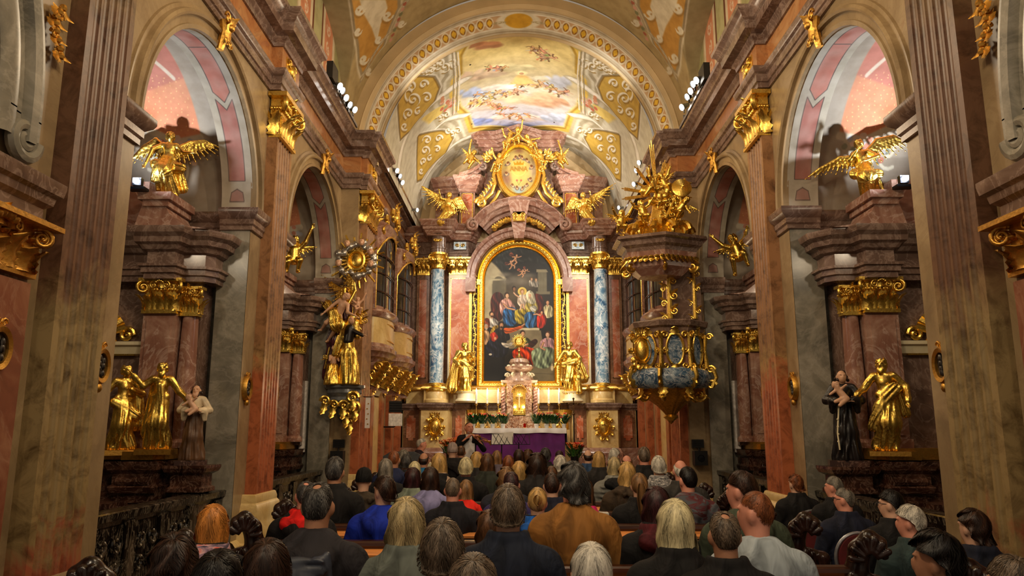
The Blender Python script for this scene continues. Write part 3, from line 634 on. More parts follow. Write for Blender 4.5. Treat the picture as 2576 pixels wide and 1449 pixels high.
for a in ((1034, 218, 16, 1.5, 3, 1), (1066, 212, 12, 1.4, 0, -1), (1040, 250, 18, 1.6, 1, -1), (1074, 245, 13, 1.3, 4, 1), (1028, 285, 14, 1.5, 2, 1), (1052, 280, 10, 1.2, 5, -1), (1018, 318, 10, 1.3, 1, 1), (1036, 232, 24, .5, 2, 1),
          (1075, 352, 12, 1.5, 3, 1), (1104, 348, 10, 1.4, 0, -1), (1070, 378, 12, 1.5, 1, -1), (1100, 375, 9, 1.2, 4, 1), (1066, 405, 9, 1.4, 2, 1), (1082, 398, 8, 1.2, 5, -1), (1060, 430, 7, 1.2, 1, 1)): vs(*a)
for (u, v, r1) in ((1120, 165, 26), (1095, 160, 18), (1140, 330, 16), (1110, 290, 16), (1150, 115, 14), (1165, 105, 8), (1075, 178, 14)):
    for k in range(3): vs(u+(k-1)*r1*.8, v+(k % 2)*5-2, r1*.55, 1.3, k*2, (-1)**k, .011)
for P in ([(1060, 300), (1092, 276), (1120, 262), (1112, 285), (1080, 312)],): cv.poly(L(P), (.90, .80, .46), .03)
rd = random.Random(5)
for i in range(26):
    a, y = vxy(1128+rd.gauss(0, 12), 262+rd.gauss(0, 9), PR, PZ); cv.ell(abs(a), y, .022, .07, rd.choice([(.80, .56, .42), (.86, .70, .62), (.64, .62, .44), (.78, .44, .34)]))
for i in range(4): cv.line(L([(1135+i*5, 100+i*3), (1142+i*5, 190), (1138+i*5, 290-i*4)]), .008, ((.60, .55, .44), (.90, .87, .80))[i % 2])
cv.poly(L([(1140, 100), (1180, 96), (1172, 118), (1150, 132), (1138, 128)]), (.80, .72, .44), .02)
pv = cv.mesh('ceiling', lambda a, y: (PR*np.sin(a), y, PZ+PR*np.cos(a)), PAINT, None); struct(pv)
# triumphal arch between nave and presbytery: a moulded band with painted rosettes
cv = Cv(1100, 70, -PI/2, PI/2, 0, 1, (.80, .76, .67)); cv.mir = True
cv.put(((cv.Y > .26) & (cv.Y < .74))*1., (.82, .68, .52)); cv.put(((abs(cv.Y-.24) < .03) | (abs(cv.Y-.76) < .03))*1., (.92, .89, .82)); cv.put(((abs(cv.Y-.12) < .02) | (abs(cv.Y-.88) < .02))*1., (.68, .62, .52))
for i in range(22):
    a = .2+i*.064
    cv.ell(a, .5, .031, .25, (.92, .88, .78)); cv.ell(a, .5, .023, .18, (.62, .42, .16)); cv.ell(a, .5, .018, .1, (.94, .76, .26)); cv.ell(a, .5, .008, .15, (.94, .76, .26)); cv.ell(a+.032, .5, .006, .1, (.92, .88, .78))
cv.ell(0, .5, .16, .36, (.90, .87, .78)); cv.ell(0, .5, .1, .3, (.86, .66, .22)); 
for k in range(3): cv.spiral(.12+k*.02, .45, .05, 1.3, k, .006, (.72, .66, .5))
def band(a, t): r = 2.77+.21*t+.03*np.sin(PI*t); return r*np.sin(a), 14.0-.6*t, 6.73+r*np.cos(a)
ceil = cv.mesh('triumphal_arch_band', band, PAINT, pv)
m = M(); A = (0, 0, 6.73)
m.arc([(2.97, 13.42), (2.97, 13.38), (3.02, 13.36), (3.04, 13.33), (3.06, 13.36), (3.2, 13.38), (3.26, 13.38)], A, 0, PI, 72, 'y'); m.arc([(2.8, 13.98), (2.76, 13.96), (2.745, 14.0), (2.745, 14.04), (2.8, 14.06)], A, 0, PI, 72, 'y')
m.build('arch_moulding', PLASTER, pv, 30)
# nave vault with a lunette over each bay
cv = Cv(640, 520, -PI/2, PI/2, 1.0, 13.42, (.70, .62, .45)); cv.mir = True
def NP(P): return [(abs(a), y) for a, y in (vxy(u, v, NR, NZ) for u, v in P)]
for yb in (11.0, 6.75, 2.5):
    dy = yb-11.0
    def q(P): return [(a, y+dy) for a, y in NP(P)]
    cv.poly([(PI/2, yb-2), (1.05, yb-1.2), (.98, yb), (1.05, yb+1.2), (PI/2, yb+2)], (.62, .56, .42), .03)
    for P in ([(885, 0), (893, 60), (903, 110), (906, 160), (912, 182), (932, 160), (962, 118), (978, 70), (1000, 20), (1000, 0)],):
        Q = q(P); cv.line(Q+Q[:1], .05, (.84, .80, .70)); cv.line(Q+Q[:1], .03, (.62, .56, .44)); cv.poly(Q, (.76, .57, .28), .01)
    for P in ([(905, 0), (912, 30), (935, 70), (948, 108), (958, 60), (975, 20), (970, 0)],): cv.poly(q(P), (.86, .82, .72), .01)
    for (u, v, r1) in ((905, 25, 13), (975, 40, 13), (952, 100, 9), (915, 150, 12), (928, 180, 9), (900, 80, 9), (1010, 60, 9)):
        Q = q([(u+r1*(1-k/20)*math.cos(k*.5), v+r1*(1-k/20)*math.sin(k*.5)) for k in range(20)]); cv.line([(a+.01, y+.02) for a, y in Q], .018, (.56, .42, .2), .6); cv.line(Q, .015, (.88, .85, .76))
    for i, w_ in enumerate((.05, .03, .015)): cv.line(q([(912, 195), (945, 130), (985, 75), (1010, 20), (1025, 0)]), w_, ((.62, .56, .46), (.80, .75, .64), (.70, .64, .52))[i])
    for i in range(8): 
        Q = q([(1018-i*5, 10+i*13)])[0]; cv.ell(Q[0], Q[1], .016, .05, ((.66, .38, .30), (.80, .60, .52), (.50, .50, .36))[i % 3])
for i, (a0, w_) in enumerate(((.52, .07), (.5, .05), (.47, .03), (.44, .012))): cv.line([(a0, 1), (a0, 12.6), (a0-.12, 12.9), (0, 12.95)], w_, ((.56, .48, .34), (.84, .78, .64), (.66, .58, .42), (.88, .82, .66))[i])
cv.poly([(0, 1), (.4, 1), (.4, 12.5), (.3, 12.8), (0, 12.8)], (.80, .68, .40), .02)
cv.ell(.2, 12.9, .14, .26, (.84, .80, .70)); cv.ell(.2, 12.9, .09, .16, (.80, .62, .28))
def nv(a, y):
    x = NR*np.sin(a); z = NZ+NR*np.cos(a); h = np.zeros_like(z)
    for yb in (11.0, 6.75, 2.5): h = np.maximum(h, 6.9+1.65*np.sqrt(np.clip(1-((y-yb)/1.93)**2, 0, 1)))
    return x, y, np.maximum(z, np.where(h > 6.91, h, 0))
cv.mesh('nave_vault', nv, PAINT, pv)
for mx in (-1, 1):
    cv = Cv(420, 60, 1.0, 13.4, 6.9, 8.7, (.72, .66, .50))
    for yb in (11.0, 6.75, 2.5):
        for s in (-1, 1):
            def bx(y0, y1, z0, z1, col): cv.poly([(yb+s*y0, z0), (yb+s*y1, z0), (yb+s*y1, z1), (yb+s*y0, z1)], col, .01)
            bx(.3, 1.05, 6.8, 9, (.84, .78, .66)); bx(.42, .93, 6.8, 9, (.80, .54, .40)); bx(.22, .3, 6.8, 9, (.42, .24, .16)); bx(1.1, 1.5, 6.8, 9, (.62, .60, .42))
            for k in range(4): cv.spiral(yb+s*.66, 7.2+k*.36, .12, 1.4, k, .02, (.88, .82, .72), s)
        cv.poly([(yb-.22, 6.8), (yb+.22, 6.8), (yb+.22, 9), (yb-.22, 9)], (.70, .68, .50), .01)
    def lw(y, z):
        h = np.zeros_like(z)
        for yb in (11.0, 6.75, 2.5): h = np.maximum(h, 6.9+1.66*np.sqrt(np.clip(1-((y-yb)/1.93)**2, 0, 1)))
        return mx*np.full_like(y, NR), y, np.minimum(z, h)
    cv.mesh('lunette_wall', lw, PAINT, pv)
# ------------------------------------------------------------------ the high altar
HA = empty('high_altar', (0, 19, .69), 'tall red and brown marble high altar with blue columns at the end of the church', 'altar')
def hp(m, name, mat, ang=38, par=None): o = m.build(name, mat, None, ang); o.parent = par or HA; o.matrix_parent_inverse = Matrix.Translation((0, -19, -.69)) if par is None else Matrix(); return o
m = M(); m.box(-2.88, 2.88, 19.25, 19.44, .69, 6.5); m.box(-2.3, 2.3, 19.25, 19.44, 6.5, 8.0); hp(m, 'back_wall', BROWNM, 0)
m = M(); m.prism([(-2.5, 6.5), (2.5, 6.5), (2.3, 7.6), (1.9, 8.35), (1.2, 8.9), (-1.2, 8.9), (-1.9, 8.35), (-2.3, 7.6)], 'y', 19.2, 19.24); hp(m, 'attic_wall', PLASTER, 0)
# lower storey
m = M(); PL = [(-2.86, 19.3), (-2.86, 18.75), (-2.42, 18.75), (-2.36, 18.3), (-1.72, 18.3), (-1.66, 18.7), (-1.3, 18.7), (-1.25, 18.85), (1.25, 18.85), (1.3, 18.7), (1.66, 18.7), (1.72, 18.3), (2.36, 18.3), (2.42, 18.75), (2.86, 18.75), (2.86, 19.3)]
m.sweep([(0, .69), (.12, .69), (.12, .8), (.1, .82), (.1, 1.12), (.07, 1.16), (.05, 1.22), (0, 1.24)], PL); hp(m, 'plinth', PINK, 25)
m = M(); m.sweep([(0, 1.22), (0, 2.16)], PL); hp(m, 'lower_storey', YELLOW, 0)
m = M(); m.sweep([(0, 2.12), (.03, 2.13), (.04, 2.16), (.08, 2.18), (.1, 2.24), (.12, 2.25), (.12, 2.29), (-.3, 2.3)], PL); hp(m, 'lower_cornice', MAUVE, 25)
for x0, x1, y, mt in ((-2.84, -2.46, 18.74, BROWNM), (2.46, 2.84, 18.74, BROWNM), (-1.64, -1.32, 18.69, BROWNM), (1.32, 1.64, 18.69, BROWNM)):
    m = M(); m.box(x0, x1, y-.01, y+.02, 1.24, 2.13); hp(m, 'panel_ground', mt, 0)
    a, b, z0, z1 = x0+.08, x1-.08, 1.4, 2.0
    m = M(); m.prism([(a, z0+.06), (a+.05, z0+.06), (a+.05, z0), (b-.05, z0), (b-.05, z0+.06), (b, z0+.06), (b, z1-.06), (b-.05, z1-.06), (b-.05, z1), (a+.05, z1), (a+.05, z1-.06), (a, z1-.06)], 'y', y-.03, y-.005); hp(m, 'panel', RED, 0)
m = M(); PU = PL
m.sweep([(-.06, 2.28), (-.06, 2.62), (-.02, 2.66), (-.02, 2.7)], PL); hp(m, 'pedestal_course', YELLOW, 25)
m = M(); m.sweep([(-.06, 2.6), (.0, 2.61), (.02, 2.64), (.0, 2.68), (-.05, 2.7), (-.04, 2.73), (-.08, 2.76), (-.3, 2.76)], PL); hp(m, 'gilt_base_moulding', GOLD, 30)
# pilasters
for s in (-1, 1):
    for x0, x1, y, mt, pm in ((1.2, 1.8, 18.92, CREAM, RED), (2.3, 2.62, 19.0, BROWNM, RED), (2.64, 2.86, 19.1, MAUVE, None), (1.82, 2.28, 19.12, BROWNM, None)):
        m = M(s); m.box(x0, x1, y, 19.3, 2.74, 5.62); p = hp(m, 'pilaster', mt, 0)
        if pm:
            m = M(s); m.box(x0+.07, x1-.07, y-.012, y+.01, 2.95, 5.45); q = m.build('inlay', pm, p, 0)
            m = M(s); 
            for a, b, c, d in ((x0+.05, x0+.07, 2.93, 5.47), (x1-.07, x1-.05, 2.93, 5.47), (x0+.05, x1-.05, 2.93, 2.95), (x0+.05, x1-.05, 5.45, 5.47)): m.box(a, b, y-.02, y+.01, c, d)
            m.build('inlay_frame', GOLD if x0 < 2 else BROWNM, p, 0)
    m = M(s); m.box(1.2, 1.26, 18.88, 18.95, 2.9, 5.5)
    for i in range(18): volute(m, (1.13, 18.88, 2.95+i*.15), .05, 1.2, ((-1)**i, 0, 0), (0, 0, 1), 12, .3); 
    m.tube([(1.13+.03*math.sin(i*.9), 18.88, 2.9+i*.09) for i in range(31)], .016, 5); hp(m, 'gilt_side_carving', GOLD)
    # blue marble column
    m = M(); m.lathe([(.19, 2.74), (.19, 2.78), (.172, 2.8), (.176, 4.2), (.15, 5.58), (.165, 5.6), (.165, 5.63)], (s*2.03, 18.5, 0), 40); col = hp(m, 'column', BLUE)
    m = M(); m.lathe([(.3, 2.3), (.3, 2.36), (.265, 2.4), (.262, 2.56), (.25, 2.58)], (s*2.03, 18.5, 0), 32); m.build('column_pedestal', YELLOW, col)
    m = M(); m.lathe([(.26, 2.56), (.285, 2.59), (.285, 2.62), (.25, 2.66), (.21, 2.68), (.23, 2.7), (.23, 2.73), (.19, 2.78)], (s*2.03, 18.5, 0), 32); m.build('column_base', GOLD, col)
    m = M(); m.lathe([(.165, 5.6), (.18, 5.62), (.165, 5.64), (.175, 5.8), (.21, 5.95), (.24, 5.97), (.24, 6.02), (0, 6.02)], (s*2.03, 18.5, 0), 24)
    for k in range(8):
        a = k*PI/4; o = (math.cos(a), math.sin(a), 0); leaf(m, (s*2.03+.165*o[0], 18.5+.165*o[1], 5.63), o, (0, 0, 1), .2, .13, .6)
        if k % 2: volute(m, (s*2.03+.24*o[0], 18.5+.24*o[1], 5.88), .085, 1.5, o, (0, 0, 1), 20, .26, 2, -1)
    for k in range(20): a = k*PI/10; m.ball((s*2.03+.19*math.cos(a), 18.5+.19*math.sin(a), 5.84), (.02, .02, .03), 3)
    m.build('column_capital', GOLD, col)
    m = M(); m.lathe([(.2, 6.02), (.2, 6.12), (.215, 6.13), (.215, 6.16), (.19, 6.17), (.185, 6.45), (.25, 6.5)], (s*2.03, 18.5, 0), 28); m.build('column_block', MAUVE, col)
    m = M(); 
    for sg in (-1, 1): volute(m, (s*2.03+sg*.06, 18.3, 6.32), .045, 1.4, (sg, 0, 0), (0, 0, 1), 14, .3)
    m.ball((s*2.03, 18.3, 6.32), (.03, .02, .05), 4); m.build('block_ornament', GOLD, col)
    m = M(s); capital(m, (1.5, 18.96, 5.6), .56, .03, .42, (0, -1, 0), (1, 0, 0)); capital(m, (2.46, 19.05, 5.6), .3, .05, .42, (0, -1, 0), (1, 0, 0)); capital(m, (2.78, 19.12, 5.6), .2, .05, .42, (0, -1, 0), (1, 0, 0)); hp(m, 'pilaster_capitals', GOLD, 50)
    # main entablature, stepping round the column
    m = M(s); PE = [(2.9, 19.3), (2.9, 19.0), (2.36, 18.95), (2.3, 18.3), (1.76, 18.3), (1.72, 18.72), (1.3, 18.78), (1.12, 19.2)]
    m.sweep([(-.1, 6.03), (.0, 6.03), (.0, 6.12), (.02, 6.13), (.02, 6.17), (-.02, 6.18)], [(2.9, 19.3), (2.9, 19.1), (2.36, 19.0), (1.8, 18.95), (1.3, 18.88), (1.12, 19.2)], -1); m.sweep([(-.02, 6.17), (-.02, 6.46)], [(2.9, 19.3), (2.9, 19.1), (2.36, 19.0), (1.8, 18.95), (1.3, 18.88), (1.12, 19.2)], -1); hp(m, 'frieze', MAUVE, 25)
    m = M(s); m.box(1.36, 1.68, 18.86, 18.95, 6.22, 6.42); f = hp(m, 'frieze_panel', BLUE, 0)
    m = M(s); 
    for sg in (-1, 1): volute(m, (1.52+sg*.07, 18.85, 6.32), .05, 1.4, (sg, 0, 0), (0, 0, 1), 14, .3)
    hp(m, 'frieze_ornament', GOLD)
    m = M(s); m.sweep([(-.3, 6.44), (.0, 6.45), (.02, 6.5), (.06, 6.54), (.06, 6.57), (.11, 6.6), (.12, 6.66), (.15, 6.68), (.17, 6.75), (.2, 6.79), (.2, 6.83), (-.5, 6.86)], PE, -1); hp(m, 'main_cornice', PINK, 25)
    # attic storey
    m = M(s); m.box(1.15, 1.55, 18.92, 19.3, 6.84, 7.86); m.box(1.6, 1.95, 19.05, 19.3, 6.84, 7.86); m.box(1.98, 2.2, 19.12, 19.3, 6.84, 7.86); hp(m, 'attic_pilasters', PINK, 0)
    m = M(s); m.box(1.22, 1.48, 18.905, 18.93, 6.92, 7.72); hp(m, 'attic_panel', RED, 0)
    m = M(s); 
    for a, b, c, d in ((1.2, 1.22, 6.9, 7.74), (1.48, 1.5, 6.9, 7.74), (1.2, 1.5, 7.72, 7.74)): m.box(a, b, 18.9, 18.93, c, d)
    hp(m, 'attic_panel_frame', GOLD, 0)
    m = M(s); m.sweep([(-.05, 7.76), (.0, 7.77), (.02, 7.83), (.05, 7.86), (.05, 7.9), (.1, 7.94), (.11, 8.02), (.16, 8.08), (.18, 8.14), (.18, 8.18), (-.4, 8.2)], [(2.3, 19.3), (2.2, 19.1), (1.95, 19.0), (1.58, 19.0), (1.56, 18.86), (1.12, 18.86), (1.0, 19.25)], -1); hp(m, 'attic_cornice', PINK, 25)
    m = M(s); P = [(1.55-.62*math.sin(t*PI/2*.95), 8.18+.4*(1-math.cos(t*PI/2*.95))**.7) for t in np.linspace(0, 1, 12)]
    m.prism(P+[(x, z-.2*(1-.4*i/11)) for i, (x, z) in reversed(list(enumerate(P)))], 'y', 18.75, 19.25); m.prism([(x, z+.05) for x, z in P]+[(x, z-.05) for x, z in P[::-1]], 'y', 18.66, 19.25); hp(m, 'scrolled_pediment', PINK, 25)
    m = M(s); volute(m, (.93, 18.7, 8.42), .13, 1.6, (-1, 0, 0), (0, 0, 1), 26, .34, PI/2, 1); m.prism([(.93+.1*math.cos(a), 8.42+.1*math.sin(a)) for a in np.linspace(0, 6.1, 14)], 'y', 18.72, 19.2); hp(m, 'pediment_volute', MAUVE)
    m = M(s); volute(m, (1.17, 18.5, 6.78), .16, 1.7, (1, 0, 0), (0, 0, 1), 30, .3, PI/2, -1); m.prism([(1.17+.12*math.cos(a), 6.78+.12*math.sin(a)) for a in np.linspace(0, 6.1, 14)], 'y', 18.52, 19.1); hp(m, 'segmental_volute', PINK)
    m = M(s); m.prism([(.62, 7.3), (1.0, 7.3), (1.12, 7.55), (1.02, 7.75), (.86, 7.9), (.82, 8.3), (.92, 8.6), (.86, 8.95), (.62, 8.95)], 'y', 18.98, 19.28); hp(m, 'top_bracket', MAUVE, 25)
# arch round the painting and curved pediment over it
m = M(); m.arc([(1.1, 19.1), (1.1, 18.85), (1.14, 18.8), (1.24, 18.8), (1.26, 18.74), (1.34, 18.72), (1.36, 19.2)], (0, 0, 5.45), 0, PI, 48, 'y')
for s in (-1, 1): m.prism([(s*1.1, 5.1), (s*1.36, 5.1), (s*1.36, 5.46), (s*1.1, 5.46)], 'y', 18.74, 19.2)
hp(m, 'painting_arch', PINK, 30)
m = M(); m.arc([(1.0, 19.3), (1.0, 19.05)], (0, 0, 5.45), 0, PI, 32, 'y'); m.arc([(1.0, 19.3), (1.1, 19.0)], (0, 0, 5.45), 0, PI, 32, 'y'); hp(m, 'arch_reveal', YELLOW)
m = M(); cA = (0, 0, 6.07); a0, a1 = math.radians(36), math.radians(144)
m.arc([(.96, 19.2), (.96, 18.9), (1.04, 18.86), (1.06, 18.8), (1.14, 18.78), (1.16, 18.68), (1.26, 18.64), (1.28, 18.56), (1.36, 18.52), (1.42, 18.44), (1.44, 18.44), (1.46, 18.5), (1.46, 19.25)], cA, a0, a1, 36, 'y')
m.prism([(-.12, 6.45), (.12, 6.45), (.22, 7.07), (-.22, 7.07)], 'y', 18.6, 19.1); m.prism([(-.2, 7.05), (.2, 7.05), (.3, 7.5), (0, 7.56), (-.3, 7.5)], 'y', 18.5, 19.1); hp(m, 'segmental_pediment', PINK, 25)
m = M(); rd = random.Random(3)
for i in range(24):
    a = math.radians(46+i*3.83); r = .9+rd.uniform(-.02, .02); p = (r*math.cos(a), 18.66, 6.07+r*math.sin(a)); m.ball(p, .045+.015*(i % 3), 4); leaf(m, p, (0, -1, 0), (math.cos(a), 0, math.sin(a)), .1, .08, .5, 4)
    if i % 2: volute(m, (p[0]*1.05, 18.64, p[2]+.02), .045, 1.2, (1, 0, 0), (0, 0, (-1)**i), 10, .3)
hp(m, 'gilt_garland', GOLD)
m = M(); m.box(-.15, .15, 18.5, 18.6, 6.88, 7.12)
for sg in (-1, 1): volute(m, (sg*.09, 18.49, 7.02), .07, 1.4, (sg, 0, 0), (0, 0, 1), 16, .3); volute(m, (sg*.09, 18.49, 6.93), .05, 1.3, (sg, 0, 0), (0, 0, -1), 14, .3)
hp(m, 'keystone_cartouche', GOLD)
# gable at the very top
m = M()
def gable(k, y, dz): return [(-1.24+k, 9.27+dz), (-.64+k*.3, 9.27+dz), (0, 9.5+dz), (.64-k*.3, 9.27+dz), (1.24-k, 9.27+dz)]
for k, y, z0, z1 in ((0, 18.5, 9.2, 9.3), (.06, 18.56, 9.1, 9.2), (.14, 18.64, 9.02, 9.1), (.18, 18.7, 8.94, 9.02), (.26, 18.8, 8.86, 8.94)):
    T = [(-1.24+k, z1), (-.64+k*.4, z1), (0, z1+.2), (.64-k*.4, z1), (1.24-k, z1)]; B = [(1.24-k, z0), (.64-k*.4, z0), (0, z0+.2), (-.64+k*.4, z0), (-1.24+k, z0)]
    m.prism(T+B, 'y', y, 19.25)
m.prism([(-.95, 7.4), (.95, 7.4), (.86, 8.9), (-.86, 8.9)], 'y', 19.05, 19.25); hp(m, 'top_gable', PINK, 20)
# gilt cartouches and brackets in the lower storey
def cart(m, c, a, b, y, rd):
    for i in range(10):
        t = i*PI/5; d = Vector((math.cos(t), 0, math.sin(t))); p = Vector((c[0]+d.x*a*1.05, y-.03, c[1]+d.z*b*1.02))
        volute(m, p, a*.32, 1.4, d, (-d.z, 0, d.x), 16, .3, PI*.8, (-1)**i); leaf(m, p-d*.02, (0, -1, 0), d, b*.32, a*.45, .4, 5)
    m.ball((c[0], y, c[1]), (a*.78, .09, b*.78), 10)
    for i in range(5): leaf(m, (c[0]+(i-2)*a*.22, y-.04, c[1]+b*1.05), (0, -1, 0), ((i-2)*.25, 0, 1), b*.34, a*.26, .3, 4)
    m.arc([(a*.75, y-.06), (a*.8, y-.1), (a*.86, y-.06)], (c[0], 0, c[1]), 0, 2*PI, 28, 'y', 1, b/a)
for s in (-1, 1):
    m = M(); cart(m, (s*2.02, 1.72), .19, .26, 18.28, R_)
    if s < 0:
        for sg in (-1, 1): m.tube([(s*2.02+.02*sg, 18.18, 1.6+.05*i) if i < 5 else (s*2.02+sg*.05, 18.18, 1.6+.02*i) for i in range(6)], .012, 5)
    else: m.box(2.02-.012, 2.02+.012, 18.16, 18.2, 1.6, 1.86); m.box(2.02-.07, 2.02+.07, 18.16, 18.2, 1.76, 1.785)
    hp(m, 'coat_of_arms_cartouche', GOLD)
    m = M()
    for i in range(5): volute(m, (s*(1.1-.05*i), 18.6, 2.0-.1*i), .1, 1.4, (s, 0, 0), (0, 0, 1), 18, .3)
    m.ball((s*1.05, 18.68, 1.75), (.16, .14, .3), 6); m.lathe([(.22, 2.14), (.2, 2.0), (.14, 1.9), (.12, 1.7), (.17, 1.5), (.1, 1.35), (.02, 1.3)], (s*1.05, 18.72, 0), 18, flute=(9, .08)); hp(m, 'gilt_bracket', GOLD)
    m = M(); m.lathe([(.2, 2.3), (.26, 2.34), (.25, 2.38), (.21, 2.4), (.2, 2.52), (.24, 2.54), (.27, 2.57), (0, 2.57)], (s*1.3, 18.45, 0), 28); hp(m, 'statue_plinth', CREAM)
    m = M(); m.ball((s*1.0, 18.75, 1.5), (.22, .12, .2), 8); m.box(s*1.0-.25, s*1.0+.25, 18.6, 18.85, 1.0, 1.35); hp(m, 'marble_scroll_block', RED)
m = M(); m.box(-1.15, 1.15, 18.5, 18.86, 2.3, 2.62); hp(m, 'upper_shelf', YELLOW, 0)

# altar painting with its gilt frame (a plain devotional group, painted loosely)
AP = empty('altar_painting', (0, 19.0, 2.7), 'tall arched oil painting of seated robed figures in a gilt frame above the altar', 'painting')
def arched(x, z0, zs, n=24, sh=0): return [(-x, z0)]+([(-x, zs-.16), (-x-sh, zs-.16), (-x-sh, zs)] if sh else [])+[(x*math.cos(PI-PI*i/n), zs+x*math.sin(PI-PI*i/n)) for i in range(n+1)]+([(x+sh, zs), (x+sh, zs-.16), (x, zs-.16)] if sh else [])+[(x, z0)]
m = M()
def afr(outs, y0s):
    n = 24; base = [(-1, 'b')]; V = []
    for r, y in outs:
        V.append([(-r, y, 2.86-(r-.88))]+[(r*math.cos(PI-PI*i/n), y, 5.42+r*math.sin(PI-PI*i/n)) for i in range(n+1)]+[(r, y, 2.86-(r-.88))])
    k = len(V[0])
    for j in range(len(V)-1): m.add(V[j]+V[j+1], [(i, (i+1) % k, k+(i+1) % k, k+i) for i in range(k)])
afr([(.88, 19.02), (.88, 18.96), (.9, 18.94), (.92, 18.97), (.94, 18.9), (1.0, 18.88), (1.04, 18.92), (1.06, 18.9), (1.07, 19.05)], None)
for s in (-1, 1): m.box(s*1.02-.06, s*1.02+.09 if s > 0 else s*1.02+.06, 18.87, 18.98, 5.3, 5.44)
for i in range(64):
    P = arched(.98, 2.78, 5.42, 22)
    t = i/63*(len(P)-1); a = int(min(t, len(P)-2)); f = t-a
for i in range(44):
    z = 2.85+i*.058
    for s in (-1, 1): m.ball((s*.985, 18.885, z), (.026, .02, .034 if i % 2 else .02), 3)
for i in range(32): a = PI*(i+.5)/32; m.ball((.985*math.cos(a), 18.885, 5.42+.985*math.sin(a)), (.03, .02, .03), 3)
for i in range(30): m.ball((-.95+i*.0655, 18.885, 2.79), (.034 if i % 2 else .02, .02, .026), 3)
o = m.build('frame', GOLD, None, 40); o.parent = AP; o.location = (0, -19, -2.7)
c = Cv(380, 740, 485, 857, 1025, 290, (.085, .075, .065))
bg = c.poly; rd = random.Random(8)
def smooth(P, k=5):                                   # rounded outline through the points
    n = len(P); out = []
    for i in range(n):
        p0, p1, p2, p3 = (np.array(P[(i+j) % n], float) for j in (-1, 0, 1, 2))
        for t in np.linspace(0, 1, k, endpoint=False): out.append(tuple(.5*((2*p1)+(-p0+p2)*t+(2*p0-5*p1+4*p2-p3)*t*t+(-p0+3*p1-3*p2+p3)*t**3)))
    return out
def drap(P, col, ang=1.3, fr=.42, dp=.5, seed=0):      # cloth with folds running along ang
    Q = smooth(P); old = c.a.copy(); bg(Q, (1, 1, 1), 3); W_ = c.win([p[0] for p in Q], [p[1] for p in Q], 4, 1); bk = c.a.copy(); c.a = old.copy(); bg(Q, (0, 0, 0), 3)
    m_ = (bk-c.a)[..., :1]; c.a = old; X, Y = c.X[W_], c.Y[W_]; ph = rd.uniform(0, 6)
    q = X*math.sin(ang)-Y*math.cos(ang); r_ = X*math.cos(ang)+Y*math.sin(ang); f = .5+.26*np.sin(q*fr*.55+2.2*np.sin(r_*.06+ph)+ph)+.14*np.sin(q*fr*1.25+r_*.09+1.5*np.sin(r_*.11+ph*2))+.12*np.sin(q*.11-r_*.07+ph*3)
    f = np.clip(f, 0, 1); x0, x1 = X.min(), X.max(); lt = 1.12-.45*(X-x0)/(x1-x0+1)-.12*(Y-Y.min())/(np.ptp(Y)+1)
    cc = np.array(col)[None, None]*((1-dp*1.15)+dp*1.7*f)[..., None]*lt[..., None]+.06*(f**8)[..., None]
    c.a[W_] = c.a[W_]*(1-m_[W_])+np.clip(cc, 0, 1)*m_[W_]
def limb(P, w_, col=(.80, .58, .42)): c.line(P, w_*1.15, tuple(k*.55 for k in col), e=3); c.line([(x-1, y-1) for x, y in P], w_*.85, col, e=w_*.8)
def head(x, y, r=13, skin=(.82, .60, .44), hair=(.17, .10, .06), tx=2, beard=0):
    c.ell(x-tx*.5, y-r*.15, r*1.0, r*1.2, hair, e=.35); c.ell(x, y+r*1.05, r*.5, r*.7, tuple(k*.72 for k in skin), e=.5); c.ell(x+tx*.5, y+r*.12, r*.66, r*.86, tuple(k*.8 for k in skin), e=.3); c.ell(x+tx*.5-r*.12, y+r*.05, r*.5, r*.66, skin, e=.8)
    for d_ in (-.26, .24): c.ell(x+tx*.7+r*d_, y, r*.12, r*.07, (.16, .09, .06), e=.5)
    c.line([(x+tx*.8, y), (x+tx, y+r*.3)], r*.06, tuple(k*.6 for k in skin)); c.ell(x+tx*.8, y+r*.5, r*.17, r*.07, (.62, .28, .22), e=.5)
    if beard: c.ell(x+tx*.6, y+r*.75, r*.5, r*.42, hair, e=.5)
c.ell(650, 560, 200, 130, (.30, .25, .18), e=.95); c.ell(690, 480, 120, 60, (.40, .36, .30), e=.95)
bg([(485, 400), (600, 470), (596, 700), (485, 720)], (.46, .42, .32), 14); bg([(485, 440), (530, 440), (530, 690), (485, 700)], (.60, .56, .44), 8); bg(smooth([(485, 360), (540, 390), (600, 470), (560, 480), (485, 430)]), (.66, .61, .48), 10)
c.ell(562, 500, 34, 46, (.34, .31, .24), e=.12); bg([(528, 500), (596, 500), (596, 640), (528, 640)], (.34, .31, .24), 8); bg([(520, 470), (600, 470), (600, 480), (520, 480)], (.62, .58, .46), 4)
bg([(772, 430), (820, 430), (820, 545), (772, 545)], (.44, .41, .32), 4); [c.line([(778+i*8, 436), (778+i*8, 542)], 2.4, (.24, .22, .17), e=2) for i in range(6)]; bg([(762, 540), (836, 540), (836, 556), (762, 556)], (.40, .37, .29), 4); bg([(764, 418), (828, 418), (828, 434), (764, 434)], (.50, .46, .36), 4)
drap([(485, 280), (857, 280), (857, 470), (800, 400), (700, 380), (600, 440), (560, 400), (520, 330)], (.115, .125, .11), .7, .2, .7)
drap([(600, 300), (700, 300), (720, 350), (640, 420), (590, 400)], (.12, .13, .12), .5, .25, .7)
for i in range(14): c.ell(640+rd.uniform(-70, 90), 465+rd.uniform(-26, 26), rd.uniform(26, 50), rd.uniform(12, 22), (.40, .37, .32), e=.9, a=.5)
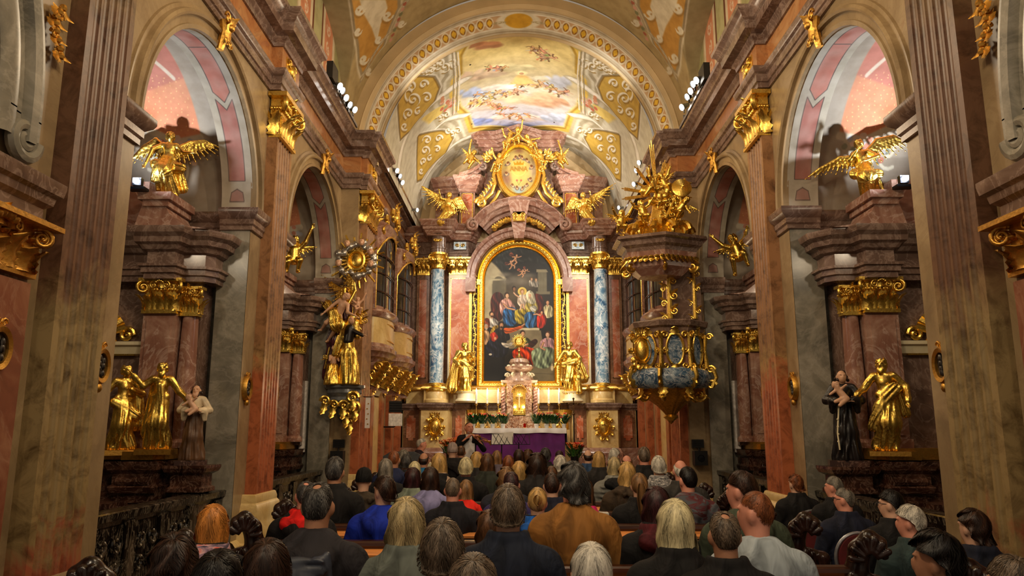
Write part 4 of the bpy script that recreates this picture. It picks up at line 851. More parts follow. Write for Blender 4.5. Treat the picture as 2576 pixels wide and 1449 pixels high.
def cher(x, y, s, a, wc=(.52, .26, .18)):
    ca, sa = math.cos(a), math.sin(a); X_ = lambda p, q: (x+(p*ca-q*sa)*s, y+(p*sa+q*ca)*s)
    drap([X_(-4, -4), X_(-26, -20), X_(-34, -4), X_(-10, 4)], wc, a, .5, .5); limb([X_(0, 0), X_(4, 14)], 7*s); limb([X_(2, 12), X_(14, 22), X_(8, 34)], 4.4*s); limb([X_(0, 12), X_(-10, 24), X_(-20, 28)], 4.4*s); limb([X_(2, -2), X_(16, -6), X_(26, -14)], 3.4*s); limb([X_(-2, -2), X_(-14, 2)], 3.4*s); head(*X_(2, -12), 8*s, (.86, .64, .48))
cher(652, 352, 1.1, .3); cher(628, 385, .95, -.4); cher(688, 432, .85, .2); cher(708, 424, .7, .8)
for x, y in ((738, 472), (762, 476)): drap([(x-12, y+8), (x+12, y+8), (x+12, y+38), (x-12, y+38)], (.60, .56, .50)); head(x, y, 9, (.86, .68, .54), (.40, .28, .16))
drap([(520, 590), (545, 545), (585, 560), (600, 640), (570, 700), (530, 680)], (.30, .10, .07), 1.4); drap([(745, 560), (790, 565), (806, 640), (780, 670), (745, 650)], (.40, .12, .08), 1.5)
head(645, 525, 13, (.55, .38, .26), (.12, .08, .06))
bg([(620, 738), (778, 738), (778, 752), (620, 752)], (.68, .63, .50), 3); bg([(612, 752), (786, 752), (800, 850), (600, 850)], (.44, .39, .29), 5); bg([(650, 870), (857, 880), (857, 1025), (620, 1025)], (.42, .38, .28), 24); c.line([(640, 975), (857, 985)], 2, (.3, .26, .2)); c.ell(560, 980, 120, 60, (.05, .045, .05), e=.9)
drap([(568, 610), (590, 580), (622, 582), (650, 630), (640, 680), (580, 670)], (.84, .60, .54), 1.2); drap([(590, 640), (625, 625), (662, 640), (668, 690), (640, 728), (600, 722), (585, 690)], (.14, .36, .58), 1.0, .4, .65); head(607, 562, 16, (.88, .68, .52)); limb([(590, 610), (610, 632), (648, 640)], 6)
drap([(700, 600), (720, 585), (758, 590), (770, 640), (740, 665), (706, 650)], (.72, .64, .30), 1.4); drap([(650, 645), (700, 632), (720, 655), (700, 712), (660, 712), (648, 680)], (.74, .64, .20), 1.1, .4, .6); drap([(706, 660), (748, 652), (766, 700), (750, 734), (712, 736), (700, 700)], (.20, .42, .64), 1.5, .4, .65)
c.ell(688, 540, 25, 25, (.84, .72, .34), e=.1); c.ell(688, 541, 20, 20, (.64, .52, .28), e=.6); drap([(666, 568), (690, 556), (712, 568), (708, 606), (692, 632), (664, 606)], (.92, .82, .72), 1.3, .5, .35); limb([(672, 572), (654, 560), (644, 548)], 5, (.90, .70, .54)); limb([(704, 572), (716, 588)], 5, (.90, .70, .54)); limb([(684, 612), (678, 640)], 5.5, (.90, .70, .54)); limb([(694, 612), (700, 636)], 5.5, (.90, .70, .54)); head(688, 540, 12, (.90, .70, .54), (.54, .36, .18))
drap([(706, 556), (728, 534), (750, 552), (760, 596), (744, 610), (712, 596)], (.84, .80, .66), 1.5, .4, .4); head(728, 560, 13, (.88, .68, .52), (.80, .76, .62)); drap([(728, 626), (756, 618), (766, 636), (744, 652)], (.90, .87, .78), .3, .4, .4)
drap([(802, 626), (822, 612), (846, 626), (850, 672), (820, 686), (806, 664)], (.84, .78, .58), 1.4); head(822, 600, 14); drap([(768, 672), (790, 660), (814, 676), (812, 716), (790, 740), (766, 730)], (.80, .18, .09), 1.4); limb([(784, 672), (766, 664), (750, 666)], 5); head(790, 654, 10)
drap([(505, 700), (528, 682), (556, 700), (562, 728), (520, 736)], (.80, .76, .70), 1.2); drap([(490, 690), (512, 690), (516, 730), (494, 744)], (.44, .18, .10)); drap([(530, 735), (560, 725), (552, 760), (520, 772)], (.76, .58, .16), 1.); head(526, 664, 15, beard=1)
drap([(540, 752), (572, 738), (606, 748), (622, 800), (560, 812), (536, 790)], (.13, .11, .12), 1.2); drap([(592, 740), (640, 738), (694, 722), (690, 738), (640, 760), (600, 768)], (.84, .36, .11), .1, .4, .5); limb([(686, 728), (700, 718)], 5); head(576, 722, 17, (.76, .54, .38), (.14, .09, .06), 4, 1)
drap([(485, 760), (504, 752), (520, 780), (514, 820), (485, 824)], (.72, .56, .40), 1.3); head(497, 733, 14, (.76, .56, .42), (.6, .56, .5), 3, 1)
drap([(506, 812), (540, 800), (590, 812), (618, 850), (590, 892), (520, 890), (498, 850)], (.10, .10, .15), 1.2, .35, .6); drap([(578, 816), (616, 822), (650, 800), (656, 812), (616, 842), (590, 838)], (.84, .78, .68), .2, .4, .4); limb([(650, 806), (662, 798)], 5); drap([(520, 770), (545, 762), (560, 790), (540, 812), (522, 800)], (.76, .20, .11), 1.2); c.ell(545, 795, 9, 11, (.78, .54, .38), e=.5)
drap([(652, 806), (672, 788), (712, 790), (738, 820), (726, 856), (664, 856)], (.30, .34, .17), 1.3); drap([(640, 860), (690, 838), (746, 850), (766, 872), (738, 900), (742, 940), (700, 950), (664, 920), (638, 890)], (.88, .26, .07), 1.2, .3, .6); drap([(722, 820), (756, 798), (768, 816), (736, 846)], (.24, .12, .08), .6, .6, .3); limb([(672, 822), (700, 834), (716, 826)], 6); head(690, 768, 16)
drap([(784, 812), (812, 792), (850, 800), (857, 850), (822, 866), (784, 850)], (.84, .62, .64), 1.3, .4, .45); drap([(740, 860), (790, 842), (850, 850), (846, 910), (820, 952), (760, 948), (738, 905)], (.54, .60, .46), 1.4, .3, .55); limb([(800, 818), (786, 846), (806, 856)], 6); head(822, 774, 17, (.90, .70, .56), (.26, .15, .08), -3)
c.ell(520, 880, 9, 6, (.66, .62, .54)); c.ell(843, 952, 9, 18, (.72, .66, .52), e=.4); c.ell(843, 934, 4, 6, (.60, .54, .42))
c.a = np.clip(c.a*(1+c._n(4, .06)[..., None]*.12), 0, 1)
def cvs(X, Y):
    x = (X-671)/186*.895; z = 2.84+(1025-Y)/735*(6.33-2.84); zc = 5.42; r = np.sqrt(np.clip(.9**2-np.clip(z-zc, 0, None)**2, 0, None)); return np.clip(x, -r, r), np.full_like(x, 19.0), z
o = c.mesh('canvas', cvs, CANVAS, None); o.parent = AP; o.location = (0, -19, -2.7)
m = M(); m.box(-.9, .9, 19.02, 19.2, 2.84, 5.42); m.prism([(.88*math.cos(PI*i/20), 5.42+.88*math.sin(PI*i/20)) for i in range(21)], 'y', 19.02, 19.2); o = m.build('backing', WOOD, None, 0); o.parent = AP; o.location = (0, -19, -2.7)
# oval painting at the top of the altar
OP = empty('oval_painting', (.0, 18.8, 8.3), 'small oval painting with the gilt word ANNA and painted cherubs high on the altar', 'painting')
m = M(); m.arc([(.45, .03), (.45, -.04), (.47, -.06), (.5, -.04), (.52, -.1), (.57, -.1), (.6, -.05), (.61, .06)], (0, 0, 0), 0, 2*PI, 56, 'y', 1, 1.36); m.build('frame', GOLD, OP)
m = M()
for s in (-1, 1):
    P = [(s*.6, -.05, .1), (s*.66, -.06, -.12), (s*.62, -.08, -.36), (s*.7, -.08, -.62), (s*.86, -.08, -.78), (s*1.0, -.08, -.84)]
    Q = [Vector(P[0])]
    for i in range(len(P)-1): 
        for k in range(1, 5): Q.append(Vector(P[i]).lerp(Vector(P[i+1]), k/4))
    m.tube(Q, [.05]*len(Q), 8); volute(m, (s*.98, -.08, -.88), .15, 1.5, (s, 0, 0), (0, 0, 1), 22, .34); volute(m, (s*.82, -.08, .3), .12, 1.5, (-s, 0, 0), (0, 0, 1), 20, .3); volute(m, (s*.6, -.1, .02), .1, 1.4, (s, 0, 0), (0, 0, 1), 18, .34)
    m.tube([(s*.5, -.06, -.55), (s*.6, -.07, -.75), (s*.72, -.07, -.9), (s*.6, -.07, -.95), (s*.4, -.07, -.92), (s*.25, -.07, -.84)], [.045]*6, 8)
    for k in range(7): leaf(m, (s*(.62+.06*k), -.07, -.3-.09*k), (0, -1, 0), (s*.6, 0, .5), .14, .1, .5, 4)
    for k in range(5): leaf(m, (s*(.84-.03*k), -.08, .34+.02*k), (0, -1, 0), (s*(1-k*.3), 0, .3+k*.2), .16, .1, .5, 4)
m.ball((0, -.08, -.84), (.1, .08, .08), 6); volute(m, (.1, -.1, -.84), .07, 1.3, (1, 0, 0), (0, 0, 1)); volute(m, (-.1, -.1, -.84), .07, 1.3, (-1, 0, 0), (0, 0, 1)); m.build('gilt_scrollwork', GOLD, OP)
c = Cv(150, 200, -1, 1, -1, 1, (.74, .66, .40)); c.ell(0, .1, .75, .75, (.84, .74, .40), e=.8); c.ell(0, 1.02, .9, .28, (.56, .40, .28), e=.6); c.ell(-.75, -.3, .4, .5, (.58, .44, .34), e=.7); c.ell(.85, .1, .3, .6, (.66, .58, .46), e=.7); c.ell(0, -.85, .8, .24, (.58, .66, .66), e=.6)
c.ell(0, .12, .44, .34, (.86, .77, .44), e=.06); c.ell(0, .12, .4, .31, (.82, .72, .38), e=.06)
rd = random.Random(2)
for x, y in ((-.25, .62), (.05, .66), (.25, .62), (.55, .5), (.75, .2), (-.68, .35), (-.72, -.1), (-.45, -.62), (-.15, -.72), (.3, -.75), (.55, -.6), (.7, -.35)):
    c.ell(x, y-.04, .2, .08, (.50, .44, .38), rd.uniform(-.5, .5)); c.ell(x, y, .09, .09, (.84, .66, .50)); c.ell(x, y+.04, .09, .06, (.48, .32, .2))
c.poly([(-.28, .28), (.28, .28), (.34, .44), (.18, .36), (.1, .46), (0, .37), (-.1, .46), (-.18, .36), (-.34, .44)], (.72, .54, .14), .02)
for x in (-.12, .14): c.ell(x, -.4, .07, .05, (.78, .38, .32)); c.line([(x, -.42), (0, -.6)], .012, (.36, .42, .2))
c.mesh('canvas', lambda X, Y: (X*.455*np.sqrt(np.clip(1-Y*Y, .0, 1)), np.full_like(X, .0), Y*.62), CANVAS, OP)
cu = bpy.data.curves.new('inscription', 'FONT'); cu.body = 'ANNA'; cu.size = .16; cu.align_x = 'CENTER'; cu.extrude = .003
ob = bpy.data.objects.new('inscription', cu); C.objects.link(ob); bpy.context.view_layer.update()
me = bpy.data.meshes.new_from_object(ob.evaluated_get(bpy.context.evaluated_depsgraph_get())); bpy.data.objects.remove(ob); bpy.data.curves.remove(cu)
o = link(me, 'inscription', GOLD2, OP, 0, (0, -.012, 0), (PI/2, 0, 0)); o.scale = (1, 1.25, 1); o['label'] = 'gilt letters ANNA'
# tabernacle
TB = empty('tabernacle', (0, 18.3, 1.7), 'dark marble tabernacle with twisted columns and a glowing gold niche on the altar', 'tabernacle')
def tp(m, name, mat, ang=38): return m.build(name, mat, TB, ang)
m = M(); m.box(-.4, .4, -.3, .4, -.02, .16); m.box(-.36, .36, -.22, .4, .16, .28)
for a, b in ((-.3, -.15), (.15, .3)): m.box(a, b, -.24, .2, .28, 1.02)
m.box(-.3, .3, .0, .3, .28, 1.02); m.prism([(-.16, 1.02), (-.16, .86)]+[(.155*math.cos(PI-PI*i/12), .86+.13*math.sin(PI-PI*i/12)) for i in range(13)]+[(.16, .86), (.16, 1.02)], 'y', -.24, 0); tp(m, 'body', TABM, 25)
m = M(); m.sweep([(-.1, 1.0), (.02, 1.0), (.03, 1.04), (.07, 1.07), (.08, 1.12), (-.3, 1.13)], [(-.36, .3), (-.36, -.22), (.36, -.22), (.36, .3)]); m.lathe([(.36, 1.1), (.32, 1.2), (.22, 1.26), (.2, 1.32), (.3, 1.37), (.33, 1.42), (.33, 1.46), (.2, 1.5), (.24, 1.56), (.2, 1.64), (.08, 1.68), (0, 1.7)], (0, .02, 0), 24, flute=(8, .04)); tp(m, 'canopy', marble('pale_breccia', [(.3, (120, 80, 64)), (.6, (190, 160, 136))], 7, .25))
m = M()
for i in range(9): a = i*PI/4.5; volute(m, (.29*math.cos(a), .02+.29*math.sin(a), 1.24), .07, 1.3, (math.cos(a), math.sin(a), 0), (0, 0, 1), 12, .34); m.ball((.27*math.cos(a), .02+.27*math.sin(a), 1.46), .05, 4)
tp(m, 'canopy_carving', CREAM)
for s in (-1, 1):
    m = M()
    for ph in (0, PI):
        m.tube([(s*.38+.03*math.cos(t*1.1+ph), -.2+.03*math.sin(t*1.1+ph), .28+t*.026) for t in range(27)], .036, 8)
    m.lathe([(.08, .26), (.06, .3)], (s*.38, -.2, 0), 12); tp(m, 'twisted_column', PINK)
for s in (-1, 1):
    m = M(); m.lathe([(.05, .96), (.09, 1.0), (.1, 1.04)], (s*.38, -.2, 0), 12); m.lathe([(.09, .24), (.09, .28), (.06, .31)], (s*.38, -.2, 0), 12); volute(m, (s*.45, -.1, .9), .07, 1.4, (s, 0, 0), (0, 0, 1)); volute(m, (s*.46, -.1, .4), .08, 1.4, (s, 0, 0), (0, 0, -1)); tp(m, 'gilt_mount', GOLD)
m = M()
for i in range(13): a = PI*i/12; m.ball((.17*math.cos(a), -.25, .84+.17*math.sin(a)), .02, 3)
tp(m, 'gilt_niche_edging', GOLD)
m = M(); m.add([(x, -.005, z) for x, z in ((-.15, .3), (.15, .3), (.15, .99), (-.15, .99))], [(0, 1, 2, 3)]); m.box(-.155, -.135, -.22, 0, .3, .88); m.box(.135, .155, -.22, 0, .3, .88); m.box(-.12, .12, -.2, -.02, .3, .4)
for i in range(4): volute(m, (-.075+.05*i, -.2, .38), .035, 1.2, (1, 0, 0), (0, 0, (-1)**i), 10, .34)
tp(m, 'niche_lining', GOLD)
m = M(); m.box(-.012, .012, -.12, -.1, .4, .84); m.box(-.09, .09, -.12, -.1, .7, .722); tp(m, 'crucifix', BRASS)
d = SD(); d.el((0, -.13, .765), (.016, .016, .02), .01); d.rc((0, -.13, .74), (0, -.13, .62), .018, .014, .01); d.rc((0, -.13, .62), (0, -.13, .48), .014, .008, .01); d.rc((0, -.13, .73), (.08, -.125, .76), .009, .006, .006); d.rc((0, -.13, .73), (-.08, -.125, .76), .009, .006, .006)
link(d.mesh(.004), 'corpus', CREAM, TB)
lamp((0, 18.18, 2.5), 3.2, 'warm', .02); lamp((-.1, 18.2, 2.2), 1.2, 'warm', .02); lamp((.1, 18.2, 2.2), 1.2, 'warm', .02)
# monstrance on top
MO = empty('monstrance', (0, 18.3, 3.38), 'round gilt sunburst monstrance standing on the tabernacle canopy', 'monstrance')
m = M(); m.lathe([(.09, 0), (.09, .02), (.04, .05), (.02, .12), (.035, .16), (.015, .2), (.015, .26)], (0, 0, 0), 16); m.build('stem', BRASS, MO)
m = M()
for i in range(28): a = 2*PI*i/28; r = .17 if i % 2 else .19; e = Vector((math.cos(a), 0, math.sin(a))); m.tube([Vector((0, 0, .4))+e*.09, Vector((0, 0, .4))+e*r], [.013, .006], 5)
m.arc([(.07, -.02), (.09, -.035), (.11, -.01), (.1, .02)], (0, 0, .4), 0, 2*PI, 28, 'y'); m.build('sunburst', GOLD, MO)
m = M(); m.arc([(.0, -.012), (.075, -.012)], (0, 0, .4), 0, 2*PI, 24, 'y')
for i in range(7): a = i*PI/3.5; m.ball((.04*math.cos(a), -.02, .4+.04*math.sin(a)), .014, 3)
m.build('centre_disc', BRASS, MO)
# ------------------------------------------------------------------ carved figures
V3 = lambda *a: np.array(a, float)
def hand(d, p, dr, up, r=.016, h=1., curl=.4):       # palm, four unequal bent fingers and a thumb
    p = np.array(p, float); dr = np.array(dr, float); dr /= np.linalg.norm(dr); s = np.cross(dr, up); s /= np.linalg.norm(s)+1e-9; u = np.cross(s, dr)
    d.rc(p, p+dr*.035*h, r*.9, r*.95, .01, flat=(u, .55))
    for i, L_ in enumerate((.038, .044, .041, .032)):
        b = p+dr*.042*h+s*(i-1.5)*.0105*h; m_ = b+dr*L_*.5*h-u*curl*.012*h; d.chain([b, m_, m_+dr*L_*.42*h-u*curl*.022*h], [.0062*h, .0056*h, .0045*h], .003)
    b = p+dr*.012*h-s*.014*h; d.chain([b, b+dr*.018*h-s*.014*h, b+dr*.036*h-s*.016*h], [.0075*h, .0066*h, .005*h], .004)
def fhead(d, c, t=0, r=1., beard=0, hair=1, tilt=0):   # head facing -y turned by t; features small but real
    c = np.array(c, float); ct, st = math.cos(t), math.sin(t)
    R = np.array([[ct, -st, 0], [st, ct, 0], [0, 0, 1]])
    def q(x, y, z): return c+R@np.array((x, y, z))*r
    d.el(c, (.05*r, .06*r, .068*r), .01, R); d.el(q(0, -.022, -.03), (.034*r, .036*r, .04*r), .02, R); d.el(q(0, -.062, -.008), (.009*r, .013*r, .02*r), .01, R)
    for s in (-1, 1): d.el(q(s*.02, -.062, .008), (.011*r, .01*r, .007*r), .006, None, True); d.el(q(s*.051, .004, -.006), (.0115*r, .016*r, .023*r), .006, R); d.el(q(s*.02, -.054, .022), (.016*r, .01*r, .006*r), .008, R)
    d.el(q(0, -.056, -.036), (.015*r, .008*r, .005*r), .006, R)
    if hair:
        for i in range(44):
            a = i*2.4; z = .06-.095*(i/44)*hair; k = (max(0, 1-(z/.075)**2))**.5; x, y = .052*k*math.cos(a), .06*k*math.sin(a)
            if y < -.03 and z < .035: continue
            d.el(q(x, y+.006, z+.004), (.0165*r,)*3, .008)
    if beard:
        for i in range(9): d.el(q(-.028+.007*i, -.045-.012*math.sin(i/8*PI), -.055-.02*beard*math.sin(i/8*PI)), (.014*r, .014*r, .022*r*beard), .012)
def fig(robe=1, lean=0, el=((-.17, 0, .68), (.17, 0, .68)), hd=((-.16, -.1, .62), (.16, -.1, .62)), head=0, beard=0, hair=1, nude=0, kn=None, ft=None, cloaks=(), hem=.17, hipx=0, seed=0, neckx=0, sleeves=1, curl=.4, fat=1.):
    d = SD(clip=.0 if robe else None); rd = random.Random(seed); x = hipx
    hp_ = V3(x, 0, .53); ch = V3(x*.3, -.005, .73); hd_c = V3(neckx, -.012, .925)
    d.rc(hp_, V3(x*.6, 0, .64), .075*fat, .06*fat, .03, flat=((0, 1, 0), .75)); d.rc(V3(x*.6, 0, .64), ch, .062*fat, .08*fat, .04, flat=((0, 1, 0), .7)); d.rc(V3(x*.3-.07, 0, .805), V3(x*.3+.07, 0, .805), .04, .04, .04)
    d.rc(V3(x*.2, 0, .82), hd_c-V3(0, 0, .04), .032, .028, .02); fhead(d, hd_c, head, 1, beard, hair)
    for i, s in enumerate((-1, 1)):
        sh = V3(x*.3+s*.1, 0, .805); e, h_ = V3(*el[i]), V3(*hd[i]); r1, r2, r3 = (.042, .038, .032) if sleeves else (.034, .027, .019)
        d.rc(sh, e, r1, r2, .025, fold=(5, .14, i, 3) if sleeves else None); d.rc(e, h_, r2, r3, .02, fold=(5, .14, i+2, 3) if sleeves else None)
        dr = h_-e; dr /= np.linalg.norm(dr); hand(d, h_+dr*.02, dr, (0, 0, 1) if abs(dr[2]) < .8 else (0, 1, 0), .017, 1., curl)
        if sleeves: d.rc(h_-dr*.03, h_-dr*.02-V3(0, 0, .05), .032, .018, .02, fold=(4, .2, i, 1))
    kn = kn or ((x-.055, -.03, .29), (x+.055, -.03, .29)); ft = ft or ((-.06, 0, .03), (.06, 0, .03))
    for i, s in enumerate((-1, 1)):
        k_, f_ = V3(*kn[i]), V3(*ft[i]); d.rc(V3(x+s*.045, 0, .52), k_, .06, .042, .03); d.rc(k_, f_+V3(0, .01, .02), .04, .024, .02); dr = V3(s*.2, -1, -.15); d.rc(f_, f_+dr*.06, .024, .018, .015)
    if robe:
        mid = (V3(*kn[0])+V3(*kn[1]))/2; bot = (V3(*ft[0])+V3(*ft[1]))/2+V3(0, .02, .02)
        d.rc(hp_+V3(0, 0, .06), mid, .085, .115, .03, fold=(9, .12, seed, 2.2), flat=((0, 1, 0), .8)); d.rc(mid, bot, .113, hem*.92, .03, fold=(10, .17, seed*1.3, 1.8), flat=((0, 1, 0), .82))
        d.rc(V3(x*.6-.06, -.01, .6), V3(x*.6+.06, -.01, .6), .05, .05, .02, flat=((0, 1, 0), .85))
    for a, b, ra, rb, n in cloaks: d.rc(a, b, ra, rb, .02, fold=(n, .22, rd.uniform(0, 6), 2.5), flat=((0, 1, 0), .65))
    return d
def wing(A, B, Cc, d0, d1, l0, l1, nrm, n=11, w_=.03, th=.35):    # feathers fanned from the arm of the wing
    d = SD(); A, B, Cc, d0, d1 = (np.array(k, float) for k in (A, B, Cc, d0, d1)); d.rc(A, B, w_*1.1, w_, .02); d.rc(B, Cc, w_, w_*.6, .02)
    for lay, sc_ in ((0, 1.), (1, .6), (2, .34)):
        for i in range(n):
            t = (i+.5*(lay % 2))/(n-1); t = min(t, 1); p = A+(B-A)*t*2 if t < .5 else B+(Cc-B)*(t*2-1)
            dr = d0*(1-t)+d1*t; dr /= np.linalg.norm(dr); L_ = (l0*(1-t)+l1*t)*sc_*(1-.12*(i % 2)); o = np.array(nrm, float)*(-.008*lay)
            q = p+dr*L_*.5+o; d.rc(p+o, q, w_*.62, w_*.66, .004, flat=(nrm, th)); d.rc(q, p+dr*L_+o-np.array(nrm)*-.02, w_*.66, w_*.3, .004, flat=(nrm, th))
    return d
H_ = .0095
def statue(name, label, cat, loc, h, d, mats=GOLD, rot=0, wings=(), group=None, tilt=(0, 0), vox=H_, body='body', extra=None):
    o = empty(name, loc, label, cat, group, (tilt[0], tilt[1], rot), h)
    link(d.mesh(vox), body, mats, o, 0) if not isinstance(d, bpy.types.Mesh) else inst(d, body, o)
    for w_ in wings: link(w_.mesh(vox), 'wing', mats if not isinstance(mats, tuple) else mats[0], o, 0)
    if extra: extra(o)
    return o
def plinth(w_, dp, h, mat=GOLD2, rnd=False):
    def f(o):
        m = M()
        if rnd: m.lathe([(w_, 0), (w_, -h), (w_*1.06, -h)], (0, 0, 0), 20); m.lathe([(0, 0), (w_, 0)], (0, 0, 0), 20)
        else: m.box(-w_, w_, -dp, dp, -h, 0)
        m.build('plinth', mat, o, 25)
    return f
# statues beside the altar painting
d = fig(1, hd=((-.14, -.13, .56), (.17, -.14, .66)), el=((-.2, 0, .66), (.2, 0, .68)), head=.4, beard=1.3, hem=.12, kn=((-.05, -.07, .3), (.07, -.02, .29)), ft=((-.05, -.02, .03), (.08, 0, .03)), cloaks=(((-.12, .03, .8), (-.24, .04, .12), .06, .11, 6), ((-.1, -.06, .62), (.14, -.06, .48), .05, .04, 5), ((.1, .04, .75), (.14, .05, .3), .05, .06, 5)), seed=1)
d.rc((.16, -.12, .3), (.16, -.14, .95), .01, .01, .01)
statue('gilded_statue', 'gilded bearded statue in heavy cloak, left of the altar painting', 'statue', at(1168, 990, 18.35), 1.24, d, rot=.25)
d = fig(1, hd=((-.25, -.12, .56), (.2, -.12, .6)), el=((-.2, -.02, .66), (.2, 0, .67)), head=-.2, beard=1.2, hem=.11, kn=((-.07, -.04, .29), (.05, -.07, .3)), cloaks=(((.1, .03, .8), (.26, .04, .3), .06, .09, 6), ((-.12, -.05, .56), (.14, -.07, .62), .05, .05, 5), ((-.08, .03, .78), (-.12, .04, .3), .05, .07, 5)), seed=3)
fhead(d, (.17, -.09, .5), .6, .62); d.rc((.17, -.08, .46), (.17, -.07, .3), .04, .05, .02, fold=(6, .15, 1, 2)); d.rc((.17, -.07, .3), (.18, -.06, .05), .05, .06, .02, fold=(7, .15, 1, 2)); d.rc((.14, -.1, .43), (.1, -.14, .5), .016, .012, .01); d.rc((.2, -.1, .43), (.24, -.13, .38), .016, .012, .01)
statue('gilded_statue', 'gilded bearded statue with a child at its knee, right of the altar painting', 'statue', at(1434, 992, 18.35), 1.28, d, rot=-.2)
# angels sitting on the main cornice and cherubs above
def angel_d(s, seed):
    return fig(1, hd=((-.26, -.1, .92 if s > 0 else .7), (.2, -.16, .66 if s > 0 else .86)), el=((-.2, -.03, .8), (.2, -.02, .7)), head=-.3*s, sleeves=0, hem=.1, kn=((-.08, -.2, .42), (.08, -.24, .44)), ft=((-.2*s, -.22, .16), (-.1*s, -.28, .12)), cloaks=(((-.1, .0, .6), (.14, -.1, .5), .06, .06, 5), ((.02, -.06, .5), (-.22*s, -.02, .2), .07, .05, 6)), seed=seed)
w1 = lambda s: wing((s*.05, .07, .78), (s*.24, .14, .92), (s*.42, .14, .98), (s*.1, .02, -1), (s*1, 0, .35), .34, .42, (0, 1, 0))
w2 = lambda s: wing((s*.05, .07, .78), (s*.2, .14, .94), (s*.3, .16, 1.0), (s*.1, .02, -1), (s*.6, 0, -.8), .34, .5, (0, 1, 0))
statue('angel_statue', 'gilded winged angel leaning on the cornice left of the curved pediment', 'statue', at(1117, 580, 18.45)-Vector((0, 0, .04)), 1.06, angel_d(1, 4), rot=.3, wings=(w1(-1), w2(1)), tilt=(0, .12))
statue('angel_statue', 'gilded winged angel seated on the cornice right of the curved pediment', 'statue', at(1480, 580, 18.45)-Vector((0, 0, .04)), 1.06, angel_d(-1, 5), rot=-.3, wings=(w2(-1), w1(1)), tilt=(0, -.12))
def putto(seed, up=0):
    rd = random.Random(seed); d = SD(); fhead(d, (0, -.02, .86), rd.uniform(-.5, .5), 1.7)
    d.rc((0, 0, .45), (0, -.01, .66), .13, .12, .04); d.rc((0, 0, .68), (0, -.02, .8), .07, .05, .03)
    for s in (-1, 1):
        a = rd.uniform(-.2, .35)+(.3 if s == up else 0); e = (s*.24, -.06, .64+a*.4); h_ = (s*(.34+.05*rd.random()), -.14, .62+a*1.0)
        d.rc((s*.11, 0, .7), e, .06, .052, .03); d.rc(e, h_, .05, .035, .02); hand(d, h_, np.array(h_)-np.array(e), (0, 1, .1), .03, 1.7)
        k = (s*.13, -.16-rd.uniform(0, .08), .36+rd.uniform(-.08, .08)); f = (s*.12+rd.uniform(-.12, .12), -.04, .14+rd.uniform(-.06, .06))
        d.rc((s*.07, 0, .42), k, .09, .07, .03); d.rc(k, f, .065, .04, .02); d.rc(f, np.array(f)+V3(s*.02, -.08, -.02), .035, .03, .02)
    d.rc((-.14, -.08, .5), (.16, -.1, .38), .06, .04, .02, fold=(6, .25, seed, 3), flat=((0, 1, 0), .6)); return d
pw = lambda s: wing((s*.05, .1, .66), (s*.2, .16, .78), (s*.3, .16, .8), (s*.2, .02, -1), (s*1, 0, .1), .22, .26, (0, 1, 0), 7, .035)
PUT = [putto(k, (-1, 1, 1, -1)[k]).mesh(.014, 'putto_body') for k in range(4)]; PW = [pw(-1).mesh(.014, 'wing'), pw(1).mesh(.014, 'wing')]
for m_ in PUT+PW: m_.materials.append(GOLD)
def cherub_st(label, loc, h, k, rot=0, tilt=(0, 0), group=None, wings=True, mats=None, name='cherub_statue'):
    o = empty(name, loc, label, 'statue', group, (tilt[0], tilt[1], rot), h); inst(PUT[k % 4], 'body', o, mats=mats)
    if wings: inst(PW[0], 'wing', o, mats=mats); inst(PW[1], 'wing', o, mats=mats)
    return o
cherub_st('small gilded cherub raising one arm above the left scrolled half pediment', at(1168, 425, 18.55), .62, 0, .4, (0, .5))
cherub_st('small gilded cherub stretched out above the right scrolled half pediment', at(1430, 425, 18.55), .62, 1, -.4, (0, -.6))
for i, (u, v, k, t, lb) in enumerate(((1303, 372, 1, 0, 'topmost gilded cherub, seated on the oval frame under the gable'), (1270, 385, 2, .3, 'gilded cherub climbing the upper left of the oval frame'), (1247, 438, 3, .2, 'gilded cherub clinging to the left edge of the oval frame'), (1348, 388, 0, -.5, 'gilded cherub lying on the upper right of the oval frame'), (1366, 430, 2, -.2, 'winged gilded cherub at the right edge of the oval frame'))):
    cherub_st(lb, at(u, v, 18.45), .58, k, .3*(i-2), (0, t), wings=(i == 4))

